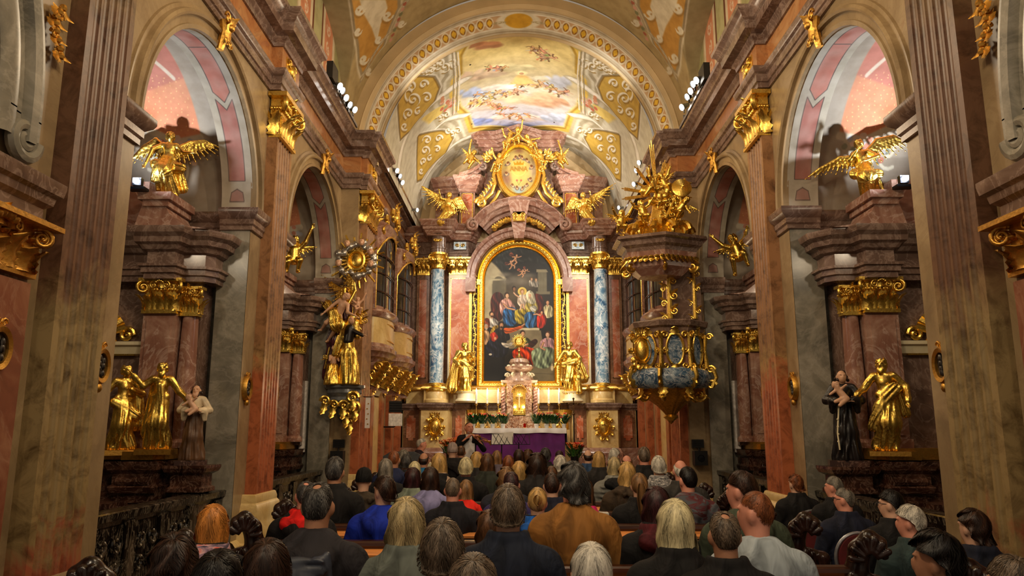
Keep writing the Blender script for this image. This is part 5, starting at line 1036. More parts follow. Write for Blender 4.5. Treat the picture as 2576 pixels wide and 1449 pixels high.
# ------------------------------------------------------------------ side chapel altars and their statues
def chapel_altar(mx, yw, dx, nm, full=True):         # against the east wall of a chapel; dx shifts it outward, only the inner half shows
    A = empty('side_altar', (mx*(4.75+dx), yw-.4, 0), nm, 'altar', None, (0, 0, 0), (mx, 1, 1))     # local x: toward the outer wall
    m = M(); m.box(-1.0, 1.0, -.42, .4, 0, 1.0); m.sweep([(-.2, 1.0), (.03, 1.0), (.05, 1.06), (.02, 1.09), (.02, 1.2), (.06, 1.24), (.08, 1.3), (.08, 1.33), (-.6, 1.34)], [(-1.05, .4), (-1.05, -.2), (-.95, -.2), (-.95, -.45), (-.55, -.45), (-.55, -.3), (.55, -.3), (.55, -.45), (.95, -.45), (.95, .4)])
    m.box(-.95, -.55, -.44, .3, .9, 1.2); m.box(.55, .95, -.44, .3, .9, 1.2); m.box(-.62, .62, -.75, -.4, .0, .86); m.box(-.7, .7, -.8, -.4, .86, .92); m.build('altar_base', DARKM, A, 25)
    for x in (-.75, .75):
        m = M()
        for s in (-1, 1): volute(m, (x+s*.1, -.46, 1.06), .07, 1.4, (s, 0, 0), (0, 0, 1), 16, .34)
        m.tube([(x-.17, -.46, 1.12), (x+.17, -.46, 1.12)], .045, 8); m.build('carved_bracket', DARKM, A)
    m = M(); m.box(-1.0, 1.0, -.3, .4, 1.34, 1.46); m.box(-.92, -.58, -.42, -.2, 1.34, 1.43); m.box(.58, .92, -.42, -.2, 1.34, 1.43); m.build('gilt_plinth', GOLD2, A, 0)
    m = M(); m.box(-1.1, 1.1, .1, .4, 1.4, 3.4); m.box(-.45, .45, .05, .12, 1.46, 3.1); m.build('back_panel', MAUVE, A, 0)
    for x, w_, y in ((-.72, .19, -.12), (.72, .19, -.12)):
        m = M(); m.box(x-w_, x+w_, y, .2, 1.46, 3.02); m.box(x-w_+.05, x+w_-.05, y-.015, y+.01, 1.6, 2.9); m.box(x-w_-.02, x+w_+.02, y-.03, .2, 1.46, 1.56); p = m.build('pilaster', PINK if mx else RED, A, 0)
        m = M(); capital(m, (x, y+.02, 3.0), w_*2, .03, .38, (0, -1, 0), (1, 0, 0)); m.build('capital', GOLD, p, 50)
    for x in (-1.02, 1.02):
        m = M(); m.lathe([(.14, 1.46), (.14, 1.52), (.1, 1.56), (.105, 2.2), (.085, 3.0)], (x, .02, 0), 24); p = m.build('column', PINK, A, 40)
        m = M(); capital(m, (x, .05, 2.98), .22, .1, .32, (0, -1, 0), (1, 0, 0)); m.build('capital', GOLD, p, 50)
    EP = [(-1.32, .4), (-1.32, .05), (-1.2, -.1), (-.98, -.12), (-.95, -.3), (-.5, -.3), (-.46, -.12), (.46, -.12), (.5, -.3), (.95, -.3), (.98, -.12), (1.2, -.1), (1.32, .05), (1.32, .4)]
    m = M(); m.sweep([(-.3, 3.36), (-.06, 3.36), (-.06, 3.42), (-.03, 3.43), (-.03, 3.49), (.0, 3.5), (.0, 3.53), (-.08, 3.54), (-.08, 3.68), (-.03, 3.7), (.0, 3.75), (.05, 3.77), (.06, 3.83), (.11, 3.87), (.13, 3.92), (.13, 3.94), (-.5, 3.95)], EP); m.build('entablature', MAUVE, A, 25)
    m = M(); P = [(-1.25, 3.94), (-.98, 3.98), (-.8, 4.12), (-.68, 4.36), (-.5, 4.4), (-.5, 4.3), (-.4, 3.94)]; m.prism(P, 'y', -.28, .3); m.box(-.84, -.46, -.36, .3, 4.27, 4.36); m.box(-.8, -.5, -.32, .3, 4.2, 4.27)
    m.prism([(-x, z) for x, z in P], 'y', -.28, .3); m.box(-.4, .4, 0, .3, 3.9, 4.6); m.build('broken_pediment', PINK, A, 25)
    m = M()                                           # gilt shell over the niche
    for i in range(9):
        a = PI*.5+(i-4)*.3; e = Vector((math.cos(a), 0, math.sin(a))); m.tube([Vector((0, .02, 2.72)), Vector((0, -.05, 2.72))+e*.16, Vector((0, .0, 2.72))+e*.3], [.012, .04, .05], 8)
    for s in (-1, 1): volute(m, (s*.3, .0, 2.74), .09, 1.4, (s, 0, 0), (0, 0, 1), 16, .34); volute(m, (s*.12, -.02, 2.66), .08, 1.4, (-s, 0, 0), (0, 0, -1), 14, .34)
    m.box(-.4, .4, 0, .08, 2.5, 2.6); m.build('gilt_shell', GOLD, A); m = M(); m.sweep([(0, 2.5), (.05, 2.52), (.07, 2.6), (.1, 2.62), (.1, 2.66), (0, 2.67)], [(-.42, .2), (-.42, .05), (.42, .05), (.42, .2)]); m.build('niche_cornice', CREAM, A, 25)
    return A
chapel_altar(-1, 9.05, .1, 'side altar of dark and pink marble in the front left chapel'); chapel_altar(1, 9.05, .1, 'side altar of dark and pink marble in the front right chapel')
chapel_altar(-1, 13.4, .1, 'side altar half hidden in the rear left chapel, behind the second pier'); chapel_altar(1, 13.4, .1, 'side altar half hidden in the rear right chapel, behind the second pier')
Y1 = 8.32
d = fig(1, el=((-.2, -.02, .72), (.2, 0, .66)), hd=((-.3, -.06, .84), (.33, -.04, .56)), head=.15, beard=1.1, hem=.16, kn=((-.05, -.04, .3), (.05, -.06, .3)), cloaks=(((-.06, .04, .8), (-.1, .05, .2), .06, .1, 6), ((.0, -.05, .72), (.02, -.06, .5), .05, .04, 5)), seed=7)
statue('gilded_statue', 'gilded statue in a long robe pointing upward with one hand, left chapel altar', 'statue', at(393, 1130, Y1), .94, d, rot=.15, extra=plinth(.2, .14, .06))
d = fig(1, el=((-.2, 0, .67), (.19, -.04, .66)), hd=((-.22, -.12, .56), (.05, -.16, .7)), head=.5, hem=.15, cloaks=(((.12, .02, .78), (.17, .03, .3), .07, .08, 6), ((-.1, -.04, .55), (.14, -.05, .4), .06, .05, 6), ((.0, -.05, .3), (.1, -.06, .05), .07, .07, 6)), seed=9)
statue('gilded_statue', 'gilded veiled statue half hidden behind the left front pier', 'statue', at(300, 1132, Y1), .92, d, rot=.6, extra=plinth(.19, .13, .06))
d = fig(1, el=((-.2, -.03, .66), (.22, .0, .68)), hd=((-.28, -.12, .6), (.22, -.1, .53)), head=-.35, beard=1.2, hair=1.3, hem=.13, hipx=.03, kn=((-.04, -.06, .3), (.09, -.04, .3)), ft=((-.12, -.02, .03), (.06, 0, .03)), cloaks=(((-.08, -.05, .45), (.1, -.08, .66), .05, .07, 6), ((.1, .02, .8), (.2, .04, .4), .05, .05, 5), ((-.04, -.06, .48), (-.14, -.05, .26), .07, .05, 6)), seed=11)
statue('gilded_statue', 'gilded bearded statue with swirling drapery on the right chapel altar', 'statue', at(2236, 1135, Y1), 1.0, d, rot=-.35, extra=plinth(.2, .14, .05))
# painted saints holding a child, on marble pedestals
SKIN = plain('painted_skin', (206, 160, 128), .4, 0, .06); HAIRD = plain('painted_dark_hair', (46, 30, 24), .5)
ROBEW = plain('painted_cream_robe', (206, 188, 156), .45, 0, .2, 5); ROBEB = plain('painted_brown_robe', (92, 66, 46), .45, 0, .2, 5); ROBEK = plain('painted_black_robe', (30, 26, 26), .35, 0, .25, 5); ROBEP = plain('painted_purple_robe', (66, 32, 40), .3, 0, .25, 5)
def saint(label, loc, h, rot, top, low, seed, hair):
    o = empty('painted_statue', loc, label, 'statue', None, (0, 0, rot), h)
    d = SD(); fhead(d, (0, -.012, .925), -.2*seed, 1, 1.1 if seed > 0 else 0, 0)
    for s in (-1, 1): hand(d, (s*.1, -.17, .64), (-s, -.2, .1), (0, 0, 1), .018, 1.1); d.rc((s*.05, 0, .06), (s*.07, -.08, .02), .03, .02, .015)
    d.rc((0, 0, .5), (0, 0, .88), .05, .03, .02); d.rc((0, 0, .5), (0, 0, .1), .05, .06, .02); link(d.mesh(H_), 'body', SKIN, o, 0)
    d = SD(); d.rc((0, .005, .6), (0, 0, .76), .085, .085, .03, flat=((0, 1, 0), .75)); d.rc((-.07, 0, .81), (.07, 0, .81), .042, .042, .03)
    for s in (-1, 1): d.rc((s*.1, 0, .8), (s*.18, -.04, .66), .045, .045, .02, fold=(5, .15, s, 2)); d.rc((s*.18, -.04, .66), (s*.08, -.16, .65), .045, .04, .02, fold=(5, .15, s, 2)); d.rc((s*.12, -.12, .65), (s*.13, -.1, .54), .05, .03, .02, fold=(5, .2, s, 2))
    link(d.mesh(H_), 'tunic', top, o, 0)
    d = SD(clip=0.); d.rc((0, 0, .62), (0, -.02, .3), .1, .12, .03, fold=(8, .12, seed, 2)); d.rc((0, -.02, .3), (0, 0, .04), .12, .155, .03, fold=(9, .16, seed, 1.5)); link(d.mesh(H_), 'robe', low, o, 0)
    d = SD()
    for i in range(22): a = i*2.4; z = .98-.0045*i; r = .03+.0018*i; d.el((r*math.cos(a), .012+abs(r)*math.sin(a)*.9, z), (.02,)*3, .012)
    if seed > 0: [d.el((-.03+.0075*i, -.06, .865-.02*math.sin(i/8*PI)), (.012, .012, .02), .01) for i in range(9)]
    link(d.mesh(H_), 'hair', HAIRD, o, 0)
    d = SD(); fhead(d, (-.08, -.18, .82), .6, .62, 0, 1); d.rc((-.06, -.18, .77), (.0, -.19, .68), .036, .04, .02); d.rc((.0, -.2, .68), (-.1, -.22, .64), .03, .02, .01); d.rc((.02, -.2, .67), (-.06, -.24, .6), .03, .02, .01); d.rc((-.08, -.19, .77), (-.15, -.2, .72), .018, .013, .01); d.rc((-.04, -.19, .77), (.02, -.22, .82), .018, .013, .01)
    c = link(d.mesh(.007), 'carved_child', SKIN, o, 0); c['label'] = 'carved child held in the arms'
    m = M(); m.box(-.2, .2, -.15, .15, -.06, .005); m.build('base', DARKM, o, 0)
    return o
def pedestal(label, x, y, z, w_, mt):
    o = empty('pedestal', (x, y, 0), label, 'pedestal')
    m = M(); P = [(-w_, w_*.8), (-w_, -w_*.8), (w_, -w_*.8), (w_, w_*.8)]
    m.sweep([(.06, 0), (.06, .12), (.02, .16), (-.02, .18), (-.02, z-.3), (.03, z-.28), (.03, z-.24), (0, z-.22), (0, z-.1), (.05, z-.07), (.07, z-.03), (.07, z), (-w_, z)], P, 1, True); m.box(-w_+.07, w_-.07, -w_*.8-.0, -w_*.8+.05, .25, z-.36); m.build('shaft', mt, o, 25)
    m = M(); m.box(-.1, .1, -w_*.8-.1, -w_*.8+.02, z-.6, z-.38); m.box(-.04, .04, -w_*.8-.08, -w_*.8, z-.38, z-.355); m.build('candle_box', BLACKP, o, 0)
    return o
pedestal('mottled marble pedestal under the painted bearded saint, left chapel', at(484, 1170, 8.45).x, 8.45, 1.28, .17, DARKM)
p_ = at(484, 1160, 8.45); saint('painted bearded saint in brown and cream robe carrying a child, left chapel', Vector((p_.x, 8.42, 1.33)), .82, .35, ROBEW, ROBEB, 1, 1)
pedestal('dark marble pedestal under the black-robed friar, right chapel', at(2132, 1170, 8.45).x, 8.45, 1.27, .19, DARKM)
p_ = at(2130, 1155, 8.45); fr = saint('painted friar in black habit carrying a child, right chapel', Vector((p_.x, 8.42, 1.33)), .98, -.3, ROBEK, ROBEK, -1, 1)
m = M(); m.tube([(-.06, -.12, .6), (-.08, -.14, .45), (-.1, -.16, .3), (-.09, -.17, .12)], .009, 6); [m.ball((-.085-.004*i, -.145-.006*i, .45-.08*i), .014, 3) for i in range(4)]; m.build('rope_girdle', CREAM, fr)
# angels over the chapel altars
d = fig(1, el=((-.2, -.06, .72), (.2, -.02, .7)), hd=((-.26, -.1, .5), (.33, -.1, .68)), head=.3, sleeves=0, hem=.14, kn=((-.1, -.18, .38), (.06, -.2, .36)), ft=((-.06, -.1, .12), (.14, -.02, .06)), cloaks=(((-.14, -.06, .5), (.18, -.06, .46), .08, .07, 7), ((.1, -.02, .48), (.2, .04, .2), .08, .07, 7), ((-.12, -.02, .48), (-.16, .0, .3), .08, .05, 7)), seed=13)
statue('angel_statue', 'gilded bare-chested angel on the broken pediment of the left chapel altar', 'statue', at(415, 505, 8.55), .86, d, rot=.2, wings=(wing((-.05, .08, .78), (-.22, .12, .92), (-.36, .12, .82), (-.1, 0, -1), (-.6, 0, -.8), .3, .36, (0, 1, 0)), wing((.05, .08, .78), (.22, .16, .92), (.4, .2, .98), (.1, 0, -1), (.8, 0, -.3), .3, .34, (0, 1, 0))))
d = fig(1, el=((-.18, -.1, .7), (.18, -.12, .68)), hd=((-.1, -.2, .78), (-.02, -.2, .62)), head=-.6, sleeves=0, hem=.1, kn=((-.12, -.16, .4), (.06, -.2, .38)), ft=((-.1, .02, .08), (.1, -.06, .14)), cloaks=(((-.14, -.04, .5), (.16, -.06, .44), .08, .06, 7), ((.1, -.02, .46), (.16, .02, .22), .07, .05, 7)), seed=15)
statue('angel_statue', 'gilded angel with one wing raised high, over the right chapel altar', 'statue', at(2195, 520, 8.55), .84, d, rot=-.2, wings=(wing((-.05, .08, .78), (-.26, .12, .82), (-.5, .14, .74), (-.1, 0, -1), (-1, 0, -.5), .24, .3, (0, 1, 0)), wing((.05, .08, .78), (.28, .1, .98), (.5, .1, 1.0), (.2, 0, -1), (.7, 0, -.6), .28, .34, (0, 1, 0))), tilt=(0, -.12))
cherub_st('small gilded angel above the cornice in the rear left chapel', at(735, 702, 12.8), .78, 1, .4); cherub_st('small gilded angel leaning forward in the rear right chapel', at(1878, 690, 12.8), .78, 3, -.5, (0, -.3))
# ------------------------------------------------------------------ carved group on the left pier
G = at(868, 975, 13.0); GZ = 2.42; gx = -3.06
BR = empty('wall_bracket', (gx, 13.38, GZ), 'grey marble bracket with gilt scrolls carrying the painted group on the left pier', 'bracket')
m = M(); m.lathe([(0, 0), (.36, 0), (.36, -.04), (.3, -.07), (.31, -.13), (.24, -.2), (.26, -.26), (.14, -.42), (.1, -.56), (.03, -.64)], (0, -.1, 0), 20, T=Matrix.Diagonal((1, .75, 1, 1))); m.build('corbel', marble('grey_marble', [(.3, (70, 72, 76)), (.7, (130, 132, 134))], 3, .2), BR, 30)
m = M()
for i, (x, z, r) in enumerate(((-.26, -.28, .09), (.2, -.22, .11), (.24, -.4, .12), (.1, -.5, .1), (-.12, -.34, .08), (.16, -.62, .08), (.05, -.36, .1))): volute(m, (x, -.38+.05*i*.3, z), r, 1.4, (1 if i % 2 else -1, 0, 0), (0, 0, 1), 16, .34); leaf(m, (x, -.38, z-.05), (0, -1, 0), (x, 0, -1), .2, .12, .5, 5)
m.build('gilt_scrolls', GOLD, BR)
d = SD(clip=0.)                                      # woman in gold gown
d.rc((.1, -.1, .02), (.08, -.1, .5), .17, .12, .03, fold=(9, .16, 1, 2)); d.rc((.08, -.1, .5), (.06, -.1, .74), .1, .09, .03); d.rc((-.02, -.08, 1.0), (-.14, -.04, .5), .07, .08, .03, fold=(6, .2, 2, 2)); d.rc((.1, -.1, 1.1), (.02, -.04, .8), .075, .1, .03, fold=(5, .14, 2, 2)); d.rc((.17, -.08, 1.02), (.2, -.08, .8), .05, .05, .02, fold=(5, .2, 1, 1))
GS = empty('carved_figure', (gx, 13.2, GZ), 'gilded woman in gold gown with rayed halo, low in the left pier group', 'statue', None, (0, 0, .1), 1.06)
link(d.mesh(.01), 'gown', GOLD, GS, 0)
d = SD(); d.rc((.06, -.12, .72), (.08, -.12, .92), .085, .08, .03); d.rc((.12, -.14, .9), (.3, -.26, .8), .04, .03, .02); link(d.mesh(.01), 'bodice', ROBEK, GS, 0)
d = SD(); fhead(d, (.1, -.15, 1.06), .5, .95, 0, 0); d.rc((.09, -.12, .9), (.1, -.13, 1.02), .03, .028, .02); d.rc((.08, -.1, .5), (.09, -.12, .9), .04, .03, .02); hand(d, (.31, -.27, .8), (.8, -.4, 0), (0, 0, 1), .018); link(d.mesh(.009), 'body', SKIN, GS, 0)
m = M(); [m.tube([(.1+.09*math.cos(a), -.04, 1.08+.09*math.sin(a)), (.1+.22*math.cos(a), -.03, 1.08+.22*math.sin(a))], [.012, .005], 5) for a in [i*PI/8 for i in range(-2, 11)]]; m.build('halo_rays', GOLD, GS)
GS = empty('carved_figure', (gx-.2, 13.15, GZ), 'kneeling painted girl in a gold skirt at the foot of the left pier group', 'statue', None, (0, 0, .5), 1.0)
d = SD(clip=0.); d.rc((0, -.05, .02), (.0, -.03, .3), .15, .09, .03, fold=(8, .18, 3, 2)); d.rc((-.04, -.02, .3), (.1, -.08, .05), .07, .08, .03, fold=(6, .2, 3, 2)); link(d.mesh(.01), 'skirt', GOLD, GS, 0)
d = SD(); fhead(d, (0, -.05, .64), .6, .8, 0, 0); d.rc((0, -.04, .5), (0, -.05, .6), .024, .022, .02); d.rc((0, -.03, .3), (0, -.04, .5), .06, .05, .02); [d.rc((s*.06, -.04, .5), (s*.08, -.1, .42), .024, .02, .01) or d.rc((s*.08, -.1, .42), (.02, -.15, .45), .02, .014, .01) for s in (-1, 1)]; link(d.mesh(.009), 'body', SKIN, GS, 0)
d = SD(); [d.el((.045*math.cos(i*2.4), .0+.04*math.sin(i*2.4), .7-.012*i), (.024,)*3, .012) for i in range(12)]; link(d.mesh(.01), 'hair', HAIRD, GS, 0)
GS = empty('carved_figure', (gx-.05, 13.25, GZ+.98), 'purple-robed woman with a child in the middle of the left pier group', 'statue', None, (0, 0, .2), 1.0)
d = SD(); d.rc((0, 0, .55), (-.12, .02, -.2), .1, .16, .03, fold=(9, .2, 1, 2)); d.rc((-.12, .02, -.2), (-.2, .04, -.8), .15, .12, .03, fold=(7, .22, 1, 2)); d.rc((.02, -.03, .5), (.06, -.06, .2), .09, .1, .03, fold=(6, .16, 1, 2)); d.rc((-.06, 0, .56), (.1, 0, .56), .05, .05, .02); link(d.mesh(.011), 'robe', ROBEP, GS, 0)
d = SD(); fhead(d, (.02, -.04, .74), .3, .95, 0, 0); d.rc((.02, -.02, .5), (.02, -.03, .7), .035, .028, .02); d.rc((.08, -.05, .5), (.18, -.14, .4), .03, .022, .02); hand(d, (.19, -.15, .4), (.6, -.5, .2), (0, 0, 1), .017); link(d.mesh(.009), 'body', SKIN, GS, 0)
d = SD(); [d.el((.02+.05*math.cos(i*2.4), -.02+.045*math.sin(i*2.4), .8-.011*i), (.026,)*3, .012) for i in range(12)]; link(d.mesh(.01), 'hair', HAIRD, GS, 0)
c_ = inst(PUT[1], 'carved_child', GS, (.22, -.14, .22), (0, 0, .4), .36, [SKIN]); c_['label'] = 'carved child in the arms of the figure'
m = M(); acanthus(m, [(.3, -.12, .1+.06*i) for i in range(6)], .03, (0, -1, 0), 5, .09, 2); m.build('gilt_ribbon', GOLD, GS); m = M(); acanthus(m, [(-.18-.02*i, -.05, -.1-.1*i) for i in range(7)], .03, (0, -1, 0), 5, .07, 3); m.build('gilt_ribbon', GOLD, GS)
d = fig(0, el=((-.16, -.06, .66), (.2, -.08, .7)), hd=((-.2, -.14, .5), (.4, -.1, .72)), head=-.5, sleeves=0, kn=((-.1, -.1, .34), (.1, -.04, .3)), ft=((-.2, .0, .14), (.0, .04, .02)), seed=2)
AN = empty('carved_figure', (gx-.32, 13.1, GZ+.75), 'flying angel with spread golden wings on the left edge of the pier group', 'statue', None, (.1, .5, -.3), .95)
link(d.mesh(.011), 'body', SKIN, AN, 0); d = SD(); d.rc((-.08, -.04, .56), (.1, -.06, .4), .1, .12, .03, fold=(7, .22, 1, 2)); d.rc((-.1, .0, .5), (-.34, .06, .6), .06, .08, .02, fold=(6, .25, 1, 2)); link(d.mesh(.011), 'drapery', GOLD, AN, 0)
for w_ in (wing((-.05, .08, .78), (-.2, .16, 1.0), (-.34, .2, .96), (-.4, 0, -1), (-1, 0, .1), .3, .5, (0, 1, 0)), wing((.05, .08, .8), (.0, .2, 1.05), (-.1, .22, 1.18), (-.4, 0, -1), (-1, 0, .4), .26, .42, (0, 1, 0))): link(w_.mesh(.011), 'wing', GOLD, AN, 0)
SB = empty('sunburst_relief', (gx+.12, 13.3, GZ+2.25), 'gold-rayed sunburst with silver clouds and cherub heads at the top of the left pier group', 'relief')
SILV = plain('silvered_clouds', (178, 174, 168), .3, .8, .15, 8)
m = M(); rd = random.Random(9)
for i in range(22): a = i*2*PI/22; m.tube([(.1*math.cos(a), 0, .1*math.sin(a)), ((.44+.08*(i % 2))*math.cos(a), -.02, (.44+.08*(i % 2))*math.sin(a))], [.03, .018], 5)
m.arc([(.12, 0), (.14, -.06), (.17, -.05), (.18, .02)], (0, -.02, 0), 0, 2*PI, 28, 'y', 1, 1.15); m.ball((0, -.02, 0), (.12, .05, .14), 8); m.build('rays', GOLD, SB)
d = SD(); [d.el((.3*math.cos(a)+rd.uniform(-.05, .05), -.08, .3*math.sin(a)+rd.uniform(-.05, .05)), (rd.uniform(.035, .08),)*3, .02) for a in [i*2*PI/34 for i in range(34)]]; link(d.mesh(.009), 'clouds', SILV, SB, 0)
for a in (2.1, .4, -.3, 3.4, 1.2): 
    d = SD(); fhead(d, (.3*math.cos(a), -.17, .32*math.sin(a)), 0, .8); link(d.mesh(.0055), 'cherub_head', SKIN, SB, 0)
# ------------------------------------------------------------------ oratory windows, pulpit and wall fittings
def hx(u, v, X):                                     # where the sight line meets the plane x = X
    p = at(u, v, 1.0); t = X/p.x; return Vector((X, t, EYE+(p.z-EYE)*t))
def bow(c, hw, X0, X1, n=10): return [(X0-(X0-X1)*math.sin(PI*i/n)**.7, c-hw*math.cos(PI*i/n)) for i in range(n+1)]
def oratory(mx, c, hw, X1, i, sd_):
    nm = ('left' if mx < 0 else 'right', ('nearer', 'farther')[i])
    o = empty('oratory_balcony', (mx*2.97, c, 3.0), 'bowed glazed %s balcony with gilt ornament on the %s presbytery wall' % (nm[1], nm[0]), 'balcony')
    T = Matrix.Translation((-mx*2.97, -c, -3.0))
    def b(m, n_, mt, ang=30, par=None):
        q = m.build(n_, mt, None, ang)
        if par: q.parent = par
        else: q.parent = o; q.matrix_parent_inverse = T
        return q
    P = bow(c, hw, 2.98, X1); P2 = bow(c, hw*.94, 2.98, X1+.07)
    m = M(mx); m.sweep([(-.4, 2.95), (-.2, 2.97), (-.16, 3.03), (-.06, 3.06), (-.02, 3.13), (.03, 3.16), (.04, 3.24), (-.02, 3.27), (-.03, 3.32), (-.1, 3.33)], P, -1); m.sweep([(-.1, 3.82), (-.02, 3.83), (.03, 3.88), (.05, 3.93), (.03, 3.97), (-.1, 3.98)], P, -1); b(m, 'balcony_mouldings', PINK)
    m = M(mx); m.sweep([(-.04, 3.3), (-.04, 3.85)], P, -1); b(m, 'balcony_front', YELLOW)
    m = M(mx); Q = bow(c, hw*.6, X1+.26, X1-.005, 8)
    for z in (3.4, 3.73): m.tube([(x+.03, y, z) for x, y in Q], .014, 5)
    for k in (0, -1): m.tube([(Q[k][0]+.03, Q[k][1], 3.4+.066*j) for j in range(6)], .014, 5)
    b(m, 'gilt_panel_frame', GOLD)
    m = M(mx); m.sweep([(-.08, 3.95), (-.02, 3.97), (-.02, 4.06), (-.08, 4.08)], P2, -1); n = len(P2)
    for k in range(n-1):                             # head of the window: arched
        pass
    m.sweep([(-.06, 5.62), (.0, 5.62), (.04, 5.7), (.04, 5.76), (-.2, 5.78)], P2, -1)
    for k in (0, 1, -2, -1): x, y = P2[k]; m.box(x-.03, x+.05, y-.06, y+.06, 3.98, 5.64)
    W_ = 9; top = []
    for k in range(n-1):
        (xa, ya), (xb, yb) = P2[k], P2[k+1]
        f = lambda y: 5.08+.5*math.sqrt(max(0, 1-((y-c)/(hw*.86))**2))
        m.add([(xa, ya, f(ya)), (xb, yb, f(yb)), (xb, yb, 5.64), (xa, ya, 5.64)], [(0, 1, 2, 3)])
    b(m, 'window_surround', PINK)
    wn = M(mx); wn.add([(x+.03, y, z) for z in (4.0, 5.62) for x, y in P2], [(i_, i_+1, n+i_+1, n+i_) for i_ in range(n-1)]); g = b(wn, 'window_glass', GLASS, 60)
    m = M(mx)
    for z in (4.35, 4.72, 5.08): m.tube([(x, y, z) for x, y in P2], .012 if z < 5 else .02, 5)
    for k in (3, 5, 7): x, y = P2[k]; m.tube([(x, y, 4.02), (x, y, 5.5)], .014, 5)
    b(m, 'glazing_bars', WOOD)
    m = M(mx); x, y = P2[1]; x2, y2 = P2[-2]
    R2 = [(x-.02, y, z) for z in (4.0, 4.4, 4.8, 5.1)]+[(P2[k][0]-.02, P2[k][1], 5.08+.5*math.sqrt(max(0, 1-((P2[k][1]-c)/(hw*.86))**2))) for k in range(2, n-2)]+[(x2-.02, y2, z) for z in (5.1, 4.8, 4.4, 4.0)]
    m.tube(R2, .022, 6); b(m, 'gilt_window_edging', GOLD)
    m = M(mx)
    for k, (dy, z, r) in enumerate(((-.5, 5.82, .13), (.5, 5.82, .13), (-.24, 6.0, .15), (.24, 6.0, .15), (0, 5.86, .12), (-.62, 5.6, .1), (.62, 5.6, .1), (-.1, 6.2, .09), (.1, 6.2, .09))):
        volute(m, (X1-.03+abs(dy)*.3, c+dy, z), r, 1.5, (0, 1 if k % 2 else -1, 0), (0, 0, 1), 20, .32); leaf(m, (X1+abs(dy)*.3, c+dy, z-.06), (-1, 0, 0), (0, dy, 1), .22, .14, .5, 5)
    m.ball((X1, c, 6.02), (.06, .12, .14), 6); b(m, 'gilt_crest', GOLD)
    m = M(mx)
    for s in (-1, 1):
        for j, (z, r, xx) in enumerate(((2.84, .13, .1), (2.62, .1, .2), (2.44, .08, .28))): volute(m, (X1+xx, c+s*hw*.62, z), r, 1.5, (-1, 0, 0), (0, 0, (-1)**j), 20, .34); leaf(m, (X1+xx, c+s*hw*.62, z-.1), (-1, 0, 0), (0, s*.3, 1), .22, .2, .5, 5)
        for j in range(5): leaf(m, (X1+.08+.05*j, c+s*hw*.62-.1, 2.78-.07*j), (-.3, -1, 0), (-.5, 0, 1), .2, .16, .5, 5); leaf(m, (X1+.02+.06*j, c+s*hw*.62, 2.76-.1*j), (-1, 0, 0), (0, .2*(-1)**j, 1), .22, .2, .5, 5)
        for j in range(3): volute(m, (X1+.18+.1*j, c+s*hw*.62-.11, 2.86-.12*j), .09, 1.5, (-1, 0, 0), (0, 0, (-1)**j), 18, .34)
        mm = M(mx); mm.box(X1+.2, 2.97, c+s*hw*.62-.08, c+s*hw*.62+.08, 2.4, 2.96); b(mm, 'console_block', PINK, 0)
        b(m, 'gilt_console', GOLD); m = M(mx)
    if i == 0 or 1:
        m = M(mx)
        for s in (-1, 1): m = M(mx); m.box(2.84, 2.98, c+s*hw*.62-.14, c+s*hw*.62+.14, .15, 2.42); b(m, 'console_pilaster', FLUTE2, 0)
    return o
for mx in (-1, 1):
    oratory(mx, 15.3, .92, 2.56, 0, 1); oratory(mx, 17.65, .95, 2.5, 1, 2)
    m = M(mx); m.box(2.9, 2.99, 14.85, 15.75, .15, 2.3); dd = struct(m.build('door_%d' % (1 if mx < 0 else 2), YELLOW, ang=0))
    m = M(mx); m.sweep([(0, .15), (.05, .15), (.05, 2.36), (0, 2.36)], [(2.97, 14.72), (2.97, 14.86)], -1); m.sweep([(0, .15), (.05, .15), (.05, 2.36), (0, 2.36)], [(2.97, 15.74), (2.97, 15.88)], -1)
    m.sweep([(0, 2.34), (.07, 2.34), (.09, 2.4), (.12, 2.44), (0, 2.46)], [(2.97, 14.6), (2.97, 16.0)], -1); m.build('door_frame', CREAM, dd, 25)
    m = M(mx); m.sweep([(.005, 0), (.1, 0), (.1, .5), (.06, .56), (0, .58)], [(2.97, 13.4), (2.97, 18.6)], -1); m.sweep([(.005, 0), (.08, 0), (.08, .5), (0, .54)], [(3.3, 13.4), (2.97, 13.4)], -1); struct(m.build('trim_%d' % (1 if mx < 0 else 2), YELLOW, ang=30))
# pulpit on the right pier
pc = at(1682, 900, 12.75); PX, PY = pc.x, 12.75
z_ = lambda v, y=PY, u=1680: at(u, v, y).z
PU = empty('pulpit', (PX, PY, 0), 'marble and blue pulpit with gilt ornament and sounding board on the right pier', 'pulpit')
def pb(m, n_, mt, ang=38): q = m.build(n_, mt, PU, ang); return q
O8 = [(a+.5)*PI/4+PI/8 for a in range(8)]
def oct_(prof, n=8, rot=PI/8, sx=1., sy=1., dx=0, dy=0):
    m = M(); T = Matrix.Diagonal((sx, sy, 1, 1)) @ Matrix.Rotation(rot, 4, 'Z'); m.lathe(prof, (dx, dy, 0), n, T=T.to_3x3()); return m
Z = {k: z_(k) for k in (815, 828, 845, 930, 950, 975, 995, 1005, 1020, 1040)}
m = oct_([(0, Z[815]), (.66, Z[815]), (.68, Z[815]-.02), (.66, Z[828]-.01), (.6, Z[828]-.04), (.58, Z[845])]); m.v and pb(m, 'hand_rail', MAUVE, 20)
pb(oct_([(.57, Z[845]+.03), (.56, Z[930]), (.6, Z[930]-.03)]), 'parapet', PINK, 15)
pb(oct_([(.58, Z[930]), (.66, Z[930]-.05), (.7, (Z[930]+Z[975])/2), (.66, Z[975]+.02), (.54, Z[975]-.04)], 24), 'bulging_band', BLUEP, 50)
